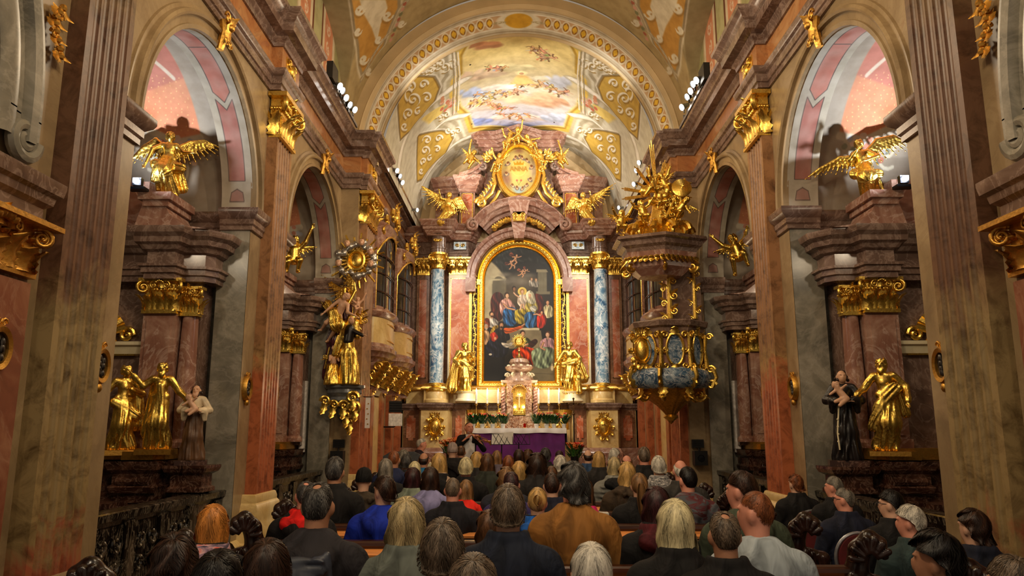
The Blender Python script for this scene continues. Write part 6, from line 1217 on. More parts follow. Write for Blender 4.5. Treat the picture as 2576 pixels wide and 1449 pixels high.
m = M(); m.lathe([(.54, Z[975]-.03), (.5, Z[975]-.1), (.44, Z[995]-.02), (.36, Z[1005]), (.22, Z[1020]), (.1, Z[1040]), (.04, Z[1040]-.14), (0, Z[1040]-.18)], (0, 0, 0), 48, flute=(16, .05)); pb(m, 'lower_bowl', GOLD2, 50)
m = M()
for k in range(8):
    a = k*PI/4; O = Vector((math.cos(a), math.sin(a), 0)); S = Vector((-math.sin(a), math.cos(a), 0)); zc = (Z[845]+Z[930])/2
    if O.y > .5: continue
    c_ = O*.54; E = [c_+S*(.13*math.cos(t))+Vector((0, 0, zc+.24*math.sin(t))) for t in [i*PI/8 for i in range(16)]]; V = [c_+O*.012+Vector((0, 0, zc))]+[e+O*.012 for e in E]; m.add(V, [(0, 1+i, 1+(i+1) % 16) for i in range(16)])
pb(m, 'blue_panels', BLUEP, 0)
m = M()
for k in range(8):
    a = k*PI/4; O = Vector((math.cos(a), math.sin(a), 0)); S = Vector((-math.sin(a), math.cos(a), 0)); zc = (Z[845]+Z[930])/2; c_ = O*.56
    if O.y > .5: continue
    m.tube([c_+S*(.14*math.cos(t))+Vector((0, 0, zc+.26*math.sin(t))) for t in [i*PI/10 for i in range(21)]], .022, 6)
    for sg in (-1, 1):
        for dz in (-.26, .0, .24): volute(m, c_+S*sg*.16+Vector((0, 0, zc+dz)), .06, 1.3, S*sg, (0, 0, 1 if dz > 0 else -1), 14, .34)
    leaf(m, c_+Vector((0, 0, zc+.24)), O, (0, 0, 1), .14, .16, .4, 5); leaf(m, c_+Vector((0, 0, zc-.24)), O, (0, 0, -1), .12, .14, .4, 5)
    b_ = a+PI/8; O = Vector((math.cos(b_), math.sin(b_), 0)); S = Vector((-math.sin(b_), math.cos(b_), 0))
    m.tube([O*.62+Vector((0, 0, Z[845]-.02)), O*.6+Vector((0, 0, zc)), O*.63+Vector((0, 0, Z[930]))], [.045, .03, .045], 6)
    for dz, r in ((Z[845]-.05, .06), (Z[930]-.02, .07), (Z[975]+.03, .08)): volute(m, O*.69+Vector((0, 0, dz)), r, 1.4, O, (0, 0, 1), 14, .36)
    m.tube([O*.72+Vector((0, 0, Z[930])), O*.77+Vector((0, 0, (Z[930]+Z[975])/2)), O*.7+Vector((0, 0, Z[975]))], [.04, .035, .04], 6)
    volute(m, O*.5+Vector((0, 0, Z[995])), .1, 1.4, O, (0, 0, -1), 16, .34); leaf(m, O*.55+Vector((0, 0, Z[975]-.02)), O, (0, 0, -1), .2, .16, .5, 5)
pb(m, 'gilt_mounting', GOLD); m = M(); m.lathe([(.1, Z[1040]-.02), (.13, Z[1040]-.06), (.06, Z[1040]-.12)], (0, 0, 0), 16); pb(m, 'gilt_finial', GOLD)
# gilt relief on the near side, sounding board and the group above it
m = M(); cart(m, (-.5, (Z[845]+Z[930])/2), .17, .27, -.34, R_); pb(m, 'gilt_relief', GOLD)
cx_, cy_ = at(1640, 640, 12.7).x-PX, -.05
zz = {k: at(1640, k, 12.45).z for k in (598, 606, 618, 640, 655, 672, 692)}
def cn(prof, n=6): return oct_(prof, n, PI/6, 1., .8, cx_+.12, cy_)
pb(cn([(0, zz[598]), (.86, zz[598]), (.88, zz[606]), (.8, zz[606]-.03), (.78, zz[618]-.02), (.7, zz[618]-.06), (.68, zz[640]+.03)]), 'sounding_board', MAUVE, 20)
pb(cn([(.68, zz[640]+.05), (.66, zz[655]), (.6, zz[655]-.03), (.58, zz[672]), (.4, zz[692]), (0, zz[692]+.05)]), 'sounding_board_underside', PINK, 20)
m = M()
for k in range(6):
    a0, a1 = k*PI/3+PI/6, (k+1)*PI/3+PI/6
    for j in range(7):
        t = (j+.5)/7; p = Vector((math.cos(a0)*(1-t)+math.cos(a1)*t, (math.sin(a0)*(1-t)+math.sin(a1)*t)*.8, 0))*.68+Vector((cx_+.12, cy_, zz[655]+.02)); m.ball(p, (.05, .05, .035), 4); leaf(m, p, (p-Vector((cx_, cy_, p.z))).normalized(), (0, 0, -1), .1, .09, .5, 4)
    q = Vector((math.cos(a0)*.6+cx_+.12, math.sin(a0)*.48+cy_, zz[672])); volute(m, q, .09, 1.4, (math.cos(a0), math.sin(a0), 0), (0, 0, -1), 16, .34)
pb(m, 'gilt_fringe', GOLD)
m = M(); m.box(.1, .62, .1, .5, Z[815]-.1, zz[672]+.1); pb(m, 'back_panel', MAUVE, 0)
m = M(); acanthus(m, [(.06, .05, Z[815]+.1+.13*j) for j in range(9)], .05, (-.5, -1, 0), 8, .13, 3); acanthus(m, [(.5, .08, Z[815]+.1+.13*j) for j in range(9)], .04, (-.5, -1, 0), 7, .1, 4); pb(m, 'gilt_back_carving', GOLD)
cz = zz[598]
m = M()
for k in range(6): a = PI+k*PI/5; volute(m, (cx_+.15+.42*math.cos(a), cy_+.3*math.sin(a), cz+.14), .16, 1.5, (math.cos(a), math.sin(a), 0), (0, 0, 1), 22, .36)
m.lathe([(.42, cz), (.38, cz+.1), (.22, cz+.3), (.14, cz+.7)], (cx_+.2, cy_, 0), 14, flute=(7, .1)); pb(m, 'canopy_scrolls', GOLD)
gb = Vector((PX+cx_, PY+cy_, cz))
for i, (dx, dz, k, t, rt) in enumerate(((-.58, .0, 1, .1, .3), (-.12, .18, 2, -.2, 0), (.3, .3, 0, .7, -.4), (-.05, .66, 3, .3, .2), (.32, .72, 2, -.4, -.3), (.12, .42, 0, 0, .5))):
    cherub_st(('gilded cherub at the left edge of the pulpit canopy', 'gilded cherub kneeling in the middle of the pulpit canopy', 'gilded cherub sprawling on the right of the pulpit canopy', 'gilded cherub near the rays at the left top of the pulpit group', 'gilded cherub holding a shield high on the pulpit group', 'gilded cherub in the heart of the pulpit group, under the rays')[i], gb+Vector((dx, -.25, dz)), .5, k, rt, (0, t), wings=i % 2 == 0)
TR = empty('sunburst_relief', gb+Vector((.1, -.1, .82)), 'gilt sunburst with triangle and long rays on top of the pulpit canopy', 'relief')
m = M()
for a, L_ in ((95, .95), (128, .62), (150, .4), (172, .62), (190, .62), (60, .5), (30, .42), (12, .6), (-8, .6), (-30, .5), (75, .62), (212, .4), (110, .5)):
    e = Vector((math.cos(math.radians(a)), -.1, math.sin(math.radians(a)))); s = Vector((-e.z, 0, e.x))
    for k in (-1, 0, 1): m.tube([e*.12+s*k*.012, e*(L_*(1-.08*abs(k)))+s*k*.035*L_], [.014, .01], 5)
m.build('rays', GOLD, TR)
m = M(); m.prism([(-.13, .1), (.15, .1), (.02, -.17)], 'y', -.2, -.17); m.build('triangle', GOLD, TR, 0); m = M(); m.ball((.01, -.2, .03), (.05, .015, .035), 6); m.build('eye', GOLD2, TR)
d = SD(); rd = random.Random(4)
for i in range(26): a = rd.uniform(0, 6.3); r = rd.uniform(.05, .36); d.el((r*math.cos(a)+.08, rd.uniform(-.14, -.02), r*math.sin(a)-.15), (rd.uniform(.05, .1),)*3, .025)
link(d.mesh(.014), 'clouds', GOLD, TR, 0)
m = M(); m.lathe([(0, 0), (.16, .01), (.17, .03), (.15, .04), (0, .07)], (.38, -.24, .02), 22, T=Matrix.Rotation(PI/2.3, 3, 'X')); m.build('shield', GOLD, TR); m = M(); acanthus(m, [(.1+.05*j, -.22, -.5+.1*j) for j in range(8)], .04, (0, -1, 0), 8, .1, 6); m.build('gilt_drapery', GOLD, TR)
# small oval medallions on the piers
MC = plain('dark_silver_relief', (70, 66, 62), .35, .7, .3, 30)
def medal(mx, y, X, nm):
    o = empty('wall_medallion', (mx*X, y, 2.15), nm, 'medallion', None, (0, 0, -mx*PI/2))
    m = M(); m.arc([(.0, -.01), (.075, -.03)], (0, 0, 0), 0, 2*PI, 24, 'y', 1, 1.35)
    for k in range(9): m.ball((.035*math.cos(k*2.1), -.035, .06*math.sin(k*2.9)), (.02, .014, .03), 4)
    m.build('relief', MC, o); m = M(); m.arc([(.07, .0), (.075, -.05), (.1, -.06), (.115, -.03), (.115, .0)], (0, 0, 0), 0, 2*PI, 28, 'y', 1, 1.32)
    m.ball((0, -.03, -.17), (.03, .03, .04), 5); volute(m, (.03, -.03, .16), .03, 1.2, (1, 0, 0), (0, 0, 1), 10, .34); volute(m, (-.03, -.03, .16), .03, 1.2, (-1, 0, 0), (0, 0, 1), 10, .34); m.build('ring', GOLD2, o)
for mx, sd_ in ((-1, 'left'), (1, 'right')):
    for y, X, w_ in ((4.55, W-.09, 'on the red panel before the near %s pilaster'), (5.86, W, 'just beyond the near %s fluted pilaster'), (9.1, W, 'on the near edge of the second %s pier'), (10.12, W, 'on the far edge of the second %s pier')): medal(mx, y, X, 'small oval gilt medallion '+w_ % sd_)
    o = empty('light_tube', (mx*(3.72+.04), 13.36, 1.28), 'long white vertical tube on the wall of the rear %s chapel' % sd_, 'tube')
    m = M(); m.box(-.045, .045, -.12, -.04, 0, 1.22); m.build('tube', WHITEP, o, 20); m = M(); m.box(-.02, .02, -.05, .08, .1, .14); m.box(-.02, .02, -.05, .08, 1.08, 1.12); m.build('fixing', STEEL, o, 0)
    p = at(850 if mx < 0 else 1760, 1152, 13.3); o = empty('loudspeaker', p, 'small black loudspeaker box on the %s pier' % sd_, 'speaker')
    m = M(); m.box(-.11, .11, -.12, .06, -.12, .12); m.build('cabinet', BLACKP, o, 0); m = M(); m.arc([(.0, -.125), (.05, -.122), (.055, -.135), (.06, -.12)], (0, 0, 0), 0, 2*PI, 20, 'y'); m.tube([(0, 0, .1), (0, .02, .17), (0, .07, .18)], .012, 6); m.build('cone', METAL, o)
    p = at(852 if mx < 0 else 1756, 1116, 13.3); o = empty('notice_plate', p, 'black rounded plate above the loudspeaker on the %s pier' % sd_, 'sign')
    m = M(); m.box(-.1, .1, 0, .06, -.07, .07); m.build('plate', BLACKP, o, 0); m = M(); [m.box(-.07, .07, -.004, .001, .03-.03*k, .035-.03*k) for k in range(3)]; m.build('raised_rule', METAL, o, 0)
    for y0, y1, nm_ in ((6.1, 8.94, 'front'), (10.3, 13.3, 'rear')):
        o = empty('balustrade', (mx*3.48, y0, 0), 'carved black marble balustrade across the %s %s chapel' % (nm_, sd_), 'balustrade'); L_ = y1-y0
        m = M(mx); m.sweep([(-.04, .86), (.04, .86), (.05, .9), (.09, .91), (.1, .97), (.08, .98), (-.1, .98)], [(0, 0), (0, L_)], -1); m.sweep([(.1, 0), (.1, .1), (.04, .14), (-.04, .14)], [(0, 0), (0, L_)], -1); m.build('rails', BLACKM, o, 25)
        m = M(mx); n = 4
        for i in range(n+1): yy = .12+(L_-.24)*i/n; mm = M(mx); mm.box(-.07, .07, yy-.1, yy+.1, .12, .88); mm.build('post', BLACKM, o, 0)
        m = M(mx); m.box(-.03, .03, 0, L_, .12, .88)
        for i in range(n): 
            yy = .12+(L_-.24)*(i+.5)/n
            for sg in (-1, 1):
                for dz in (.3, .5, .7): volute(m, (-.05, yy+sg*.11, dz), .08, 1.3, (0, sg, 0), (0, 0, (-1)**int(dz*10)), 14, .3)
        m.build('carved_panels', BLACKM, o)
# floodlights on the cornices
def flood(i, p, to, nm, grp, r=.06):
    o = empty('spotlight', p, nm, 'spotlight', grp); T = (Vector(to)-Vector(p)).to_track_quat('Z', 'Y').to_matrix()
    m = M(); m.lathe([(0, -.12), (r*.55, -.11), (r*.8, -.02), (r, .05), (r*1.06, .05), (r*1.0, .03), (r*.9, .03)], (0, 0, 0), 16, T=T); m.tube([(0, 0, 0), (0, 0, -.12)], .014, 6); m.build('housing', METAL if i % 2 else STEEL, o)
    m = M(); m.lathe([(0, .035), (r*.9, .035)], (0, 0, 0), 16, T=T); m.build('lens', LAMPW, o, 0)
for s, L_ in ((-1, [(850, 215), (857, 226), (866, 244), (876, 262), (888, 274)]), (1, [(1757, 200), (1748, 210), (1742, 227), (1733, 242), (1720, 268)])):
    for i, (u, v) in enumerate(L_): p = hx(u, v, s*2.92); flood(i, p, p+Vector((-s*2, -.8, -1.2)), 'round white floodlight in the row on the %s nave cornice' % ('left' if s < 0 else 'right'), 'floodlights on the %s nave cornice' % ('left' if s < 0 else 'right'))
    p0, p1 = hx(*L_[0], s*2.98), hx(*L_[-1], s*2.98)
    o = empty('spotlight_rail', (s*2.98, p0.y-.3, 7.09), 'grey rail with black end box carrying the %s nave floodlights' % ('left' if s < 0 else 'right'), 'rail'); L2 = p1.y-p0.y+.6
    m = M(); m.box(-.03, .03, 0, L2, 0, .05); [m.box(-.02, .02, .3+i*(L2-.6)/4-.015, .3+i*(L2-.6)/4+.015, .0, .14) for i in range(5)]; m.build('rail', STEEL, o, 0); m = M(); m.box(-.05, .05, -.25, .1, .02, .3); m.build('end_box', BLACKP, o, 0)
    for i, (u, v) in enumerate([(995, 428), (1003, 442), (1009, 458)] if s < 0 else [(1611, 408), (1603, 428), (1598, 462)]): p = hx(u, v, s*2.6); flood(i, p, p+Vector((-s*2, -1, -1)), 'floodlight in the row on the %s presbytery cornice' % ('left' if s < 0 else 'right'), 'floodlights on the %s presbytery cornice' % ('left' if s < 0 else 'right'), .055)
    p = hx(1046, 528, -2.55) if s < 0 else hx(1560, 522, 2.55); flood(0, p, p+Vector((-s*2, -1, -.4)), 'single floodlight near the altar end of the %s cornice' % ('left' if s < 0 else 'right'), None, .05)
    p = Vector((s*4.36, 8.18, 4.45)); o = empty('spotlight', p, 'small glaring cold white lamp on the %s chapel altar' % ('left' if s < 0 else 'right'), 'spotlight')
    m = M(); m.box(-.05, .05, -.0, .06, -.05, .04); m.box(-.1, .1, -.02, .1, -.1, -.07); m.build('housing', METAL, o, 0); m = M(); m.ball((0, -.02, .0), (.035, .02, .03), 6); m.build('lens', LAMPC, o)

# ------------------------------------------------------------------ the altar table and what stands round it
TZ, TY = 1.69, 17.3
AT = empty('altar_table', (0, TY, .69), 'altar table with purple cloth front, below the painting', 'altar table')
m = M(); m.box(-1.0, 1.0, 0, .9, 0, .96); m.build('table', WOOD, AT, 0)
PURP = plain('purple_velvet', (104, 38, 116), .75, 0, .14, 2.5); CLOTH = plain('white_linen', (232, 228, 222), .7, 0, .04, 4)
m = M(); n = 60
Vv = [(-1.02+2.04*i/n, -.03-.012*math.sin(i*.9)*(1-z), .96*z+.0) for z in (1, .5, 0) for i in range(n+1)]; m.add(Vv, [(r*(n+1)+i, r*(n+1)+i+1, (r+1)*(n+1)+i+1, (r+1)*(n+1)+i) for r in range(2) for i in range(n)])
for s in (-1, 1): m.box(s*1.02-.005, s*1.02+.005, -.02, .9, 0, .96)
m.build('purple_front', PURP, AT, 60)
def drape(x0, x1, y0, y1, z, drop, n=40, side_drop=.4, name='altar_cloth'):
    m = M(); V = []; xs = [x0+(x1-x0)*i/n for i in range(n+1)]
    rows = [lambda x, k: (x, y1, z), lambda x, k: (x, y0, z), lambda x, k: (x, y0-.02-.012*math.sin(k*1.1), z-drop*.5), lambda x, k: (x, y0-.025-.02*math.sin(k*1.1), z-drop*(1+.08*math.sin(k*.37)))]
    for r in rows: V += [r(x, k) for k, x in enumerate(xs)]
    w_ = n+1; m.add(V, [(r*w_+i, r*w_+i+1, (r+1)*w_+i+1, (r+1)*w_+i) for r in range(3) for i in range(n)])
    for s, x in ((-1, x0), (1, x1)):
        k = 12; V = [(x+s*(.03*t+.02*math.sin(j*1.3)*t), y0-.02+(y1-y0)*j/k, z-side_drop*t*(1.25-.5*abs(j/k-.1))) for t in (0, .5, 1) for j in range(k+1)]; m.add(V, [(r*(k+1)+j, r*(k+1)+j+1, (r+1)*(k+1)+j+1, (r+1)*(k+1)+j) for r in range(2) for j in range(k)])
    return m
tag(drape(-1.07, 1.06, TY-.04, TY+.95, TZ-.005+.01, .11).build('altar_cloth', CLOTH, None, 60), 'white linen cloth lying over the top of the altar table', 'cloth')
m = M(); m.box(-1.2, 1.2, 18.22, 18.5, .69, 1.66); tag(m.build('gradine', YELLOW, ang=0), 'low marble shelf behind the altar table', 'shelf')
LEAFG = plain('green_leaves', (40, 84, 34), .45, 0, .35, 9); REDF = plain('red_flowers', (196, 52, 40), .5, 0, .25, 14); ORF = plain('orange_flowers', (224, 110, 40), .5, 0, .3, 12); POT = plain('white_ceramic', (228, 228, 224), .25)
def bushy(o, n, R, z0, H, leafm, flm, nf, seed, fl=.022, lw=.05):
    rd = random.Random(seed); m = M()
    for i in range(n):
        a = rd.uniform(0, 6.28); r = R*rd.random()**.6; e = Vector((math.cos(a), math.sin(a), 0)); leaf(m, e*r*.6+Vector((0, 0, z0+H*rd.random()*.6)), e+Vector((0, 0, .3)), (e*rd.uniform(.2, .9)+Vector((0, 0, 1))).normalized(), H*rd.uniform(.3, .55), lw, .6, 4)
    m.build('foliage', leafm, o, 0)
    for k in range(nf):
        a = rd.uniform(0, 6.28); r = R*rd.uniform(.2, .9); p = Vector((r*math.cos(a), r*math.sin(a)-.02, z0+H*rd.uniform(.55, 1.0))); m = M()
        for j in range(6): b = j*PI/3; leaf(m, p, (math.cos(b), math.sin(b), .3), (math.cos(b)*.8, math.sin(b)*.8-.3, .6), fl*1.8, fl*1.7, .4, 4)
        m.ball(p+Vector((0, -.008, .008)), fl*.5, 4); m.build('flower', flm[k % len(flm)], o, 30)
for i, u in enumerate((1190, 1213, 1239, 1265, 1350, 1375, 1394, 1419)):
    p = at(u, 1077, 17.42); o = empty('potted_plant', (p.x, 17.42, TZ+.006), 'red-flowering plant in white pot, %s of the four %s of the tabernacle' % (('outermost', 'second', 'third', 'nearest', 'nearest', 'second', 'third', 'outermost')[i], 'left' if i < 4 else 'right'), 'plant', 'potted plants along the altar table')
    m = M(); m.lathe([(0, 0), (.042, 0), (.056, .09), (.058, .095), (.05, .09), (0, .08)], (0, 0, 0), 20); m.build('pot', POT, o); bushy(o, 70, .14, .09, .24, LEAFG, [REDF, REDF, ORF], 4, i, .02, .05)
CANDW = plain('candle_wax', (244, 238, 222), .4)
for i, u in enumerate((1198, 1225.5, 1253, 1355, 1381, 1407)):
    p = at(u, 1050, 17.85); o = empty('altar_candle', (p.x, 17.85, TZ+.006), 'lit white candle on brass stick, %s of three %s of the tabernacle' % (('outer', 'middle', 'inner', 'inner', 'middle', 'outer')[i], 'left' if i < 3 else 'right'), 'candle', 'lit candles on the altar table'); zt = at(u, 1016, 17.85).z-TZ; zf = at(u, 987, 17.85).z-TZ
    m = M(); m.lathe([(0, 0), (.07, 0), (.07, .015), (.03, .04), (.016, .08), (.026, .12), (.014, .15), (.014, zt*.5), (.028, zt*.54), (.014, zt*.6), (.012, zt-.05), (.04, zt-.02), (.045, zt), (.015, zt)], (0, 0, 0), 16); m.build('candlestick', BRASS, o)
    m = M(); m.lathe([(.022, zt), (.022, zf), (0, zf+.004)], (0, 0, 0), 14); m.build('candle', CANDW, o); m = M(); m.lathe([(0, zf), (.015, zf+.02), (.011, zf+.05), (0, zf+.09)], (0, 0, 0), 10); m.build('flame', FLAME, o)
    lamp((p.x, 17.83, TZ+zf+.1), 5.5, 'warm', .03)
p = at(1320, 1077, 17.4); o = empty('votive_light', (p.x, 17.4, TZ+.006), 'small red glass votive light in front of the tabernacle', 'candle'); m = M(); m.lathe([(0, 0), (.03, 0), (.032, .1), (.028, .1), (.026, .01)], (0, 0, 0), 16); m.build('red_glass', plain('red_glass', (150, 16, 12), .1), o); m = M(); m.lathe([(.033, .0), (.034, .012), (.03, .014)], (0, 0, 0), 16); m.build('foot', BRASS, o)
tb = bpy.data.objects['tabernacle']
p = at(1445, 1110, 16.9); o = empty('processional_cross', (p.x, 17.0, .69), 'dark metal cross on a tall pole at the right end of the altar', 'cross')
zt = at(1445, 1003, 17.0).z-.69
m = M(); m.tube([(0, 0, .05), (0, 0, zt-.3)], .014, 8); m.lathe([(.13, 0), (.12, .03), (.02, .06), (.015, .1)], (0, 0, 0), 16); m.build('pole', METAL, o); m = M(); m.box(-.014, .014, -.01, .01, zt-.32, zt); m.box(-.1, .1, -.01, .01, zt-.13, zt-.1)
for q in ((0, zt), (-.1, zt-.115), (.1, zt-.115)): m.ball((q[0], 0, q[1]), (.026, .014, .026), 5)
m.ball((0, 0, zt-.34), .03, 6); m.build('cross_head', plain('old_bronze', (96, 72, 46), .4, .8), o)
for i, (u, v, y, nm_) in enumerate(((1133, 1135, 15.9, 'orange flower bouquet on the floor left of the altar table'), (1446, 1145, 16.3, 'orange and red flower bouquet right of the altar table'))):
    p = at(u, v, y); zb = .15; o = empty('flower_bouquet', (p.x, y, zb), nm_, 'flowers'); h = p.z-zb
    m = M(); m.lathe([(0, 0), (.1, 0), (.07, .05), (.05, h*.5), (.09, h-.02), (.08, h-.02), (0, h-.05)], (0, 0, 0), 18); m.build('vase', METAL, o); bushy(o, 90, .24, h-.06, .3, LEAFG, [ORF, plain('peach_flowers', (232, 158, 110), .5, 0, .2, 12), REDF, ORF], 34, 20+i, .03, .05)
# music stands
for i, (u, v, y, s) in enumerate(((1262, 1106, 14.9, 1), (1305, 1106, 15.1, 0))):
    p = at(u, v, y); o = empty('music_stand', (p.x, y, .0), ('black wire music stand holding white sheet music, before the altar' if s else 'empty black wire music stand right of the one with sheets'), 'music stand', None, (0, 0, .15)); zb = p.z
    m = M(); m.tube([(0, 0, .35), (0, 0, zb-.05)], .012, 6); [m.tube([(0, 0, .35), (.28*math.cos(a), .28*math.sin(a), .01)], .009, 5) for a in (0, 2.1, 4.2)]; m.build('tripod', METAL, o)
    m = M(); A_ = [Vector((x*.21, -.08*(1-z)+.06*z, zb-.09+.2*z)) for x, z in ((-1, 0), (1, 0), (1, 1), (-1, 1))]
    for a, b in ((0, 1), (1, 2), (2, 3), (3, 0)): m.tube([A_[a], A_[b]], .006, 5)
    for t in (.25, .5, .75): m.tube([A_[0].lerp(A_[1], t-.15), A_[3].lerp(A_[2], t+.12)], .005, 5); m.tube([A_[0].lerp(A_[1], t+.12), A_[3].lerp(A_[2], t-.15)], .005, 5)
    m.build('desk', METAL, o)
    if s: m = M(); q = [a+Vector((0, .012, .0)) for a in A_]; q[2] = q[2]+Vector((.03, 0, .04)); q[3] = q[3]+Vector((.03, 0, .01)); m.add(q+[a+Vector((0, .006, 0)) for a in q], [(0, 1, 2, 3), (7, 6, 5, 4), (0, 4, 5, 1), (1, 5, 6, 2), (2, 6, 7, 3), (3, 7, 4, 0)]); tag(m.build('sheet_music', plain('paper', (214, 212, 206), .8, 0, .03), None, 0), 'white sheet music open on the black wire stand', 'sheet music').matrix_world = Matrix.Translation((p.x, y, 0)) @ Matrix.Rotation(.15, 4, 'Z')
# organ console with the player's screen, hanging banner
p = at(1095, 1150, 13.9); o = empty('electric_organ', (p.x-.1, 14.0, 0), 'cream keyboard console the seated organist plays, left of the altar', 'organ')
m = M(); m.box(-.3, .3, -.1, .35, 0, .95); m.box(-.34, .34, -.2, .4, .95, 1.07); m.build('case', CREAM, o, 20); m = M(); [m.box(-.3+.03*i, -.275+.03*i, -.25, -.12, .9, .93) for i in range(20)]; m.build('keys', WHITEP, o, 0)
p = at(1012, 1145, 13.6); o = empty('music_desk_board', (p.x, 13.6, 0), 'dark grey curved board standing left of the organist', 'board'); m = M(); m.prism([(-.34, 0), (.38, 0), (.38, 1.2), (.2, 1.28), (-.2, 1.28), (-.34, 1.2)], 'y', 0, .04); m.build('board', plain('dark_grey_board', (74, 76, 80), .5), o, 0); m = M(); m.box(-.3, -.2, -.1, .14, 0, .04); m.box(.2, .3, -.1, .14, 0, .04); m.build('foot', METAL, o, 0)
p = hx(995, 1045, -2.62); o = empty('hymn_board', p, 'black slatted display with a white panel below, on the left presbytery wall', 'display', None, (0, 0, .5))
m = M(); m.box(-.14, .14, 0, .04, .06, .3); m.build('black_display', BLACKP, o, 0); m = M(); [m.box(-.13, .13, -.01, .0, .1+.05*i, .115+.05*i) for i in range(4)]; m.build('slats', METAL, o, 0); m = M(); m.box(-.15, .15, -.01, .03, -.22, .04); m.build('white_panel', WHITEP, o, 0)
m = M(); m.tube([(0, .02, -.22), (0, .1, -.24), (-.2, .2, -.24)], .015, 6); m.build('bracket_arm', METAL, o)
p = hx(926, 1000, -2.72); o = empty('banner', p, 'narrow white hanging banner with small marks beside the left doorway', 'banner'); hb = p.z-hx(926, 1077, -2.72).z
m = M(); m.box(-.045, .045, 0, .012, -hb, 0); m.build('cloth', CLOTH, o, 0); m = M(); [m.box(-.012+.01*(-1)**i, .012+.01*(-1)**i, -.004, .0, -.12-.09*i, -.1-.09*i) for i in range(5)]; m.build('printed_marks', GOLD2, o, 0); m = M(); m.tube([(-.08, .0, .01), (.08, 0, .01)], .008, 6); m.tube([(0, 0, .01), (-.1, .02, .02)], .006, 5); m.build('rod', METAL, o)
# ------------------------------------------------------------------ pews and chairs
ROWS = [1.75, 2.6, 3.35, 4.26, 5.18, 6.07, 7.0, 7.94, 8.85, 9.8, 10.7, 11.6]; PW_ = 1.8
m = M(); m.box(-PW_, PW_, .0, .03, .34, .9); PB = m.build('back', WOOD, None, 0).data
m = M(); m.sweep([(0, .885), (.018, .89), (.026, .91), (.022, .93), (.012, .94), (-.04, .942), (-.05, .93), (-.05, .9), (-.03, .885)], [(-PW_, 0), (PW_, 0)]); PT = m.build('top_rail', WOOD, None, 30).data
m = M(); m.add([(-PW_+.05, -.005, .895), (PW_-.05, -.005, .895), (PW_-.05, -.125, .868), (-PW_+.05, -.125, .868), (-PW_+.05, -.005, .875), (PW_-.05, -.005, .875), (PW_-.05, -.12, .85), (-PW_+.05, -.12, .85)], [(0, 3, 2, 1), (4, 5, 6, 7), (3, 7, 6, 2), (0, 4, 7, 3), (1, 2, 6, 5)]); PLg = m.build('book_ledge', WOODL, None, 0).data
m = M(); m.box(-PW_, PW_, .03, .4, .41, .45); m.box(-PW_, PW_, .3, .33, .1, .41); PS = m.build('seat', WOOD, None, 0).data
d = SD(); d.chain([(0, .1, .08), (0, .1, .5), (.0, .06, .8)], [.05, .05, .07], .02, flat=((1, 0, 0), .7)); d.rc((0, .2, .1), (0, .2, .45), .09, .09, .03, flat=((1, 0, 0), .4)); d.rc((0, .0, .1), (0, .02, .7), .09, .09, .03, flat=((1, 0, 0), .4))
C_ = [(0, .02, .78), (-.02, .01, .92), (.0, .0, 1.02), (.05, -.01, 1.08), (.1, -.02, 1.06), (.12, -.02, 1.0)]
d.chain(C_, [.06, .062, .06, .05, .036, .026], .015, flat=((0, 1, 0), .8))
for i in range(7): a = PI*.95-i*.42; c0 = Vector((.03, -.03, .97)); d.rc(tuple(c0+Vector((.04*math.cos(a), -.03, .05*math.sin(a)))), tuple(c0+Vector((.105*math.cos(a), -.03, .12*math.sin(a)))), .012, .02, .006)
d.rc((.06, -.02, .86), (.14, -.03, .84), .045, .04, .02); d.rc((.14, -.03, .84), (.15, -.02, .7), .04, .03, .02); d.el((-.07, -.02, .86), (.035, .04, .05), .015)
for i in range(4): d.rc((.04+.03*i, -.07, .9-.015*i), (.05+.03*i, -.06, .74), .008, .012, .005)
PE_ = d.mesh(.009, 'carved_end'); PE_.materials.append(CARVED)
for n_ in [o for o in C.objects if o.data in (PB, PT, PLg, PS)]: bpy.data.objects.remove(n_)
for i, y in enumerate(ROWS):
    o = empty('pew', (.03, y, 0), 'dark wooden pew with carved ends, %s row from the front' % ('twelfth', 'eleventh', 'tenth', 'ninth', 'eighth', 'seventh', 'sixth', 'fifth', 'fourth', 'third', 'second', 'first')[i], 'pew', 'rows of pews')
    inst(PB, 'back', o); inst(PT, 'top_rail', o); inst(PLg, 'book_ledge', o); inst(PS, 'seat', o); inst(PE_, 'carved_end', o, (PW_, 0, 0)); inst(PE_, 'carved_end', o, (-PW_, 0, 0), (0, 0, 0), (-1, 1, 1))
MAR = plain('maroon_upholstery', (84, 20, 24), .75, 0, .2, 8)
def chair(x, y, nm, zt=.93):
    o = empty('chair', (x, y, 0), nm, 'chair', None, (0, 0, R_.uniform(-.1, .1)), zt/.93)
    m = M(); V = [(.15*math.cos(a), -.0, .76+.165*math.sin(a)) for a in np.linspace(0, 2*PI, 32, endpoint=False)]; m.prism([(v[0], v[2]) for v in V], 'y', -.02, .03); m.build('backrest', MAR, o, 25)
    m = M(); P = [(.165*math.cos(a), .005, .76+.175*math.sin(a)) for a in np.linspace(0, 2*PI, 33)]; m.tube(P, .013, 8); m.build('silver_rim', STEEL, o)
    m = M(); m.box(-.2, .2, .04, .44, .42, .48); m.build('seat', MAR, o, 0)
    for a, b in ((-.17, .02), (.17, .02), (-.18, .42), (.18, .42)): m = M(); m.tube([(a, b, .0), (a*.95, b, .44)]+([(a*.8, -.0, .62)] if b < .1 else []), .012, 8); m.build('leg', STEEL, o)
chair(2.41, 5.62, 'maroon round-backed chair, middle one of the row against the right pier'); chair(2.42, 6.6, 'empty maroon round-backed chair behind the reddish-haired woman'); chair(2.78, 7.45, 'maroon round-backed chair of the reddish-haired woman by the second right pier', .9)
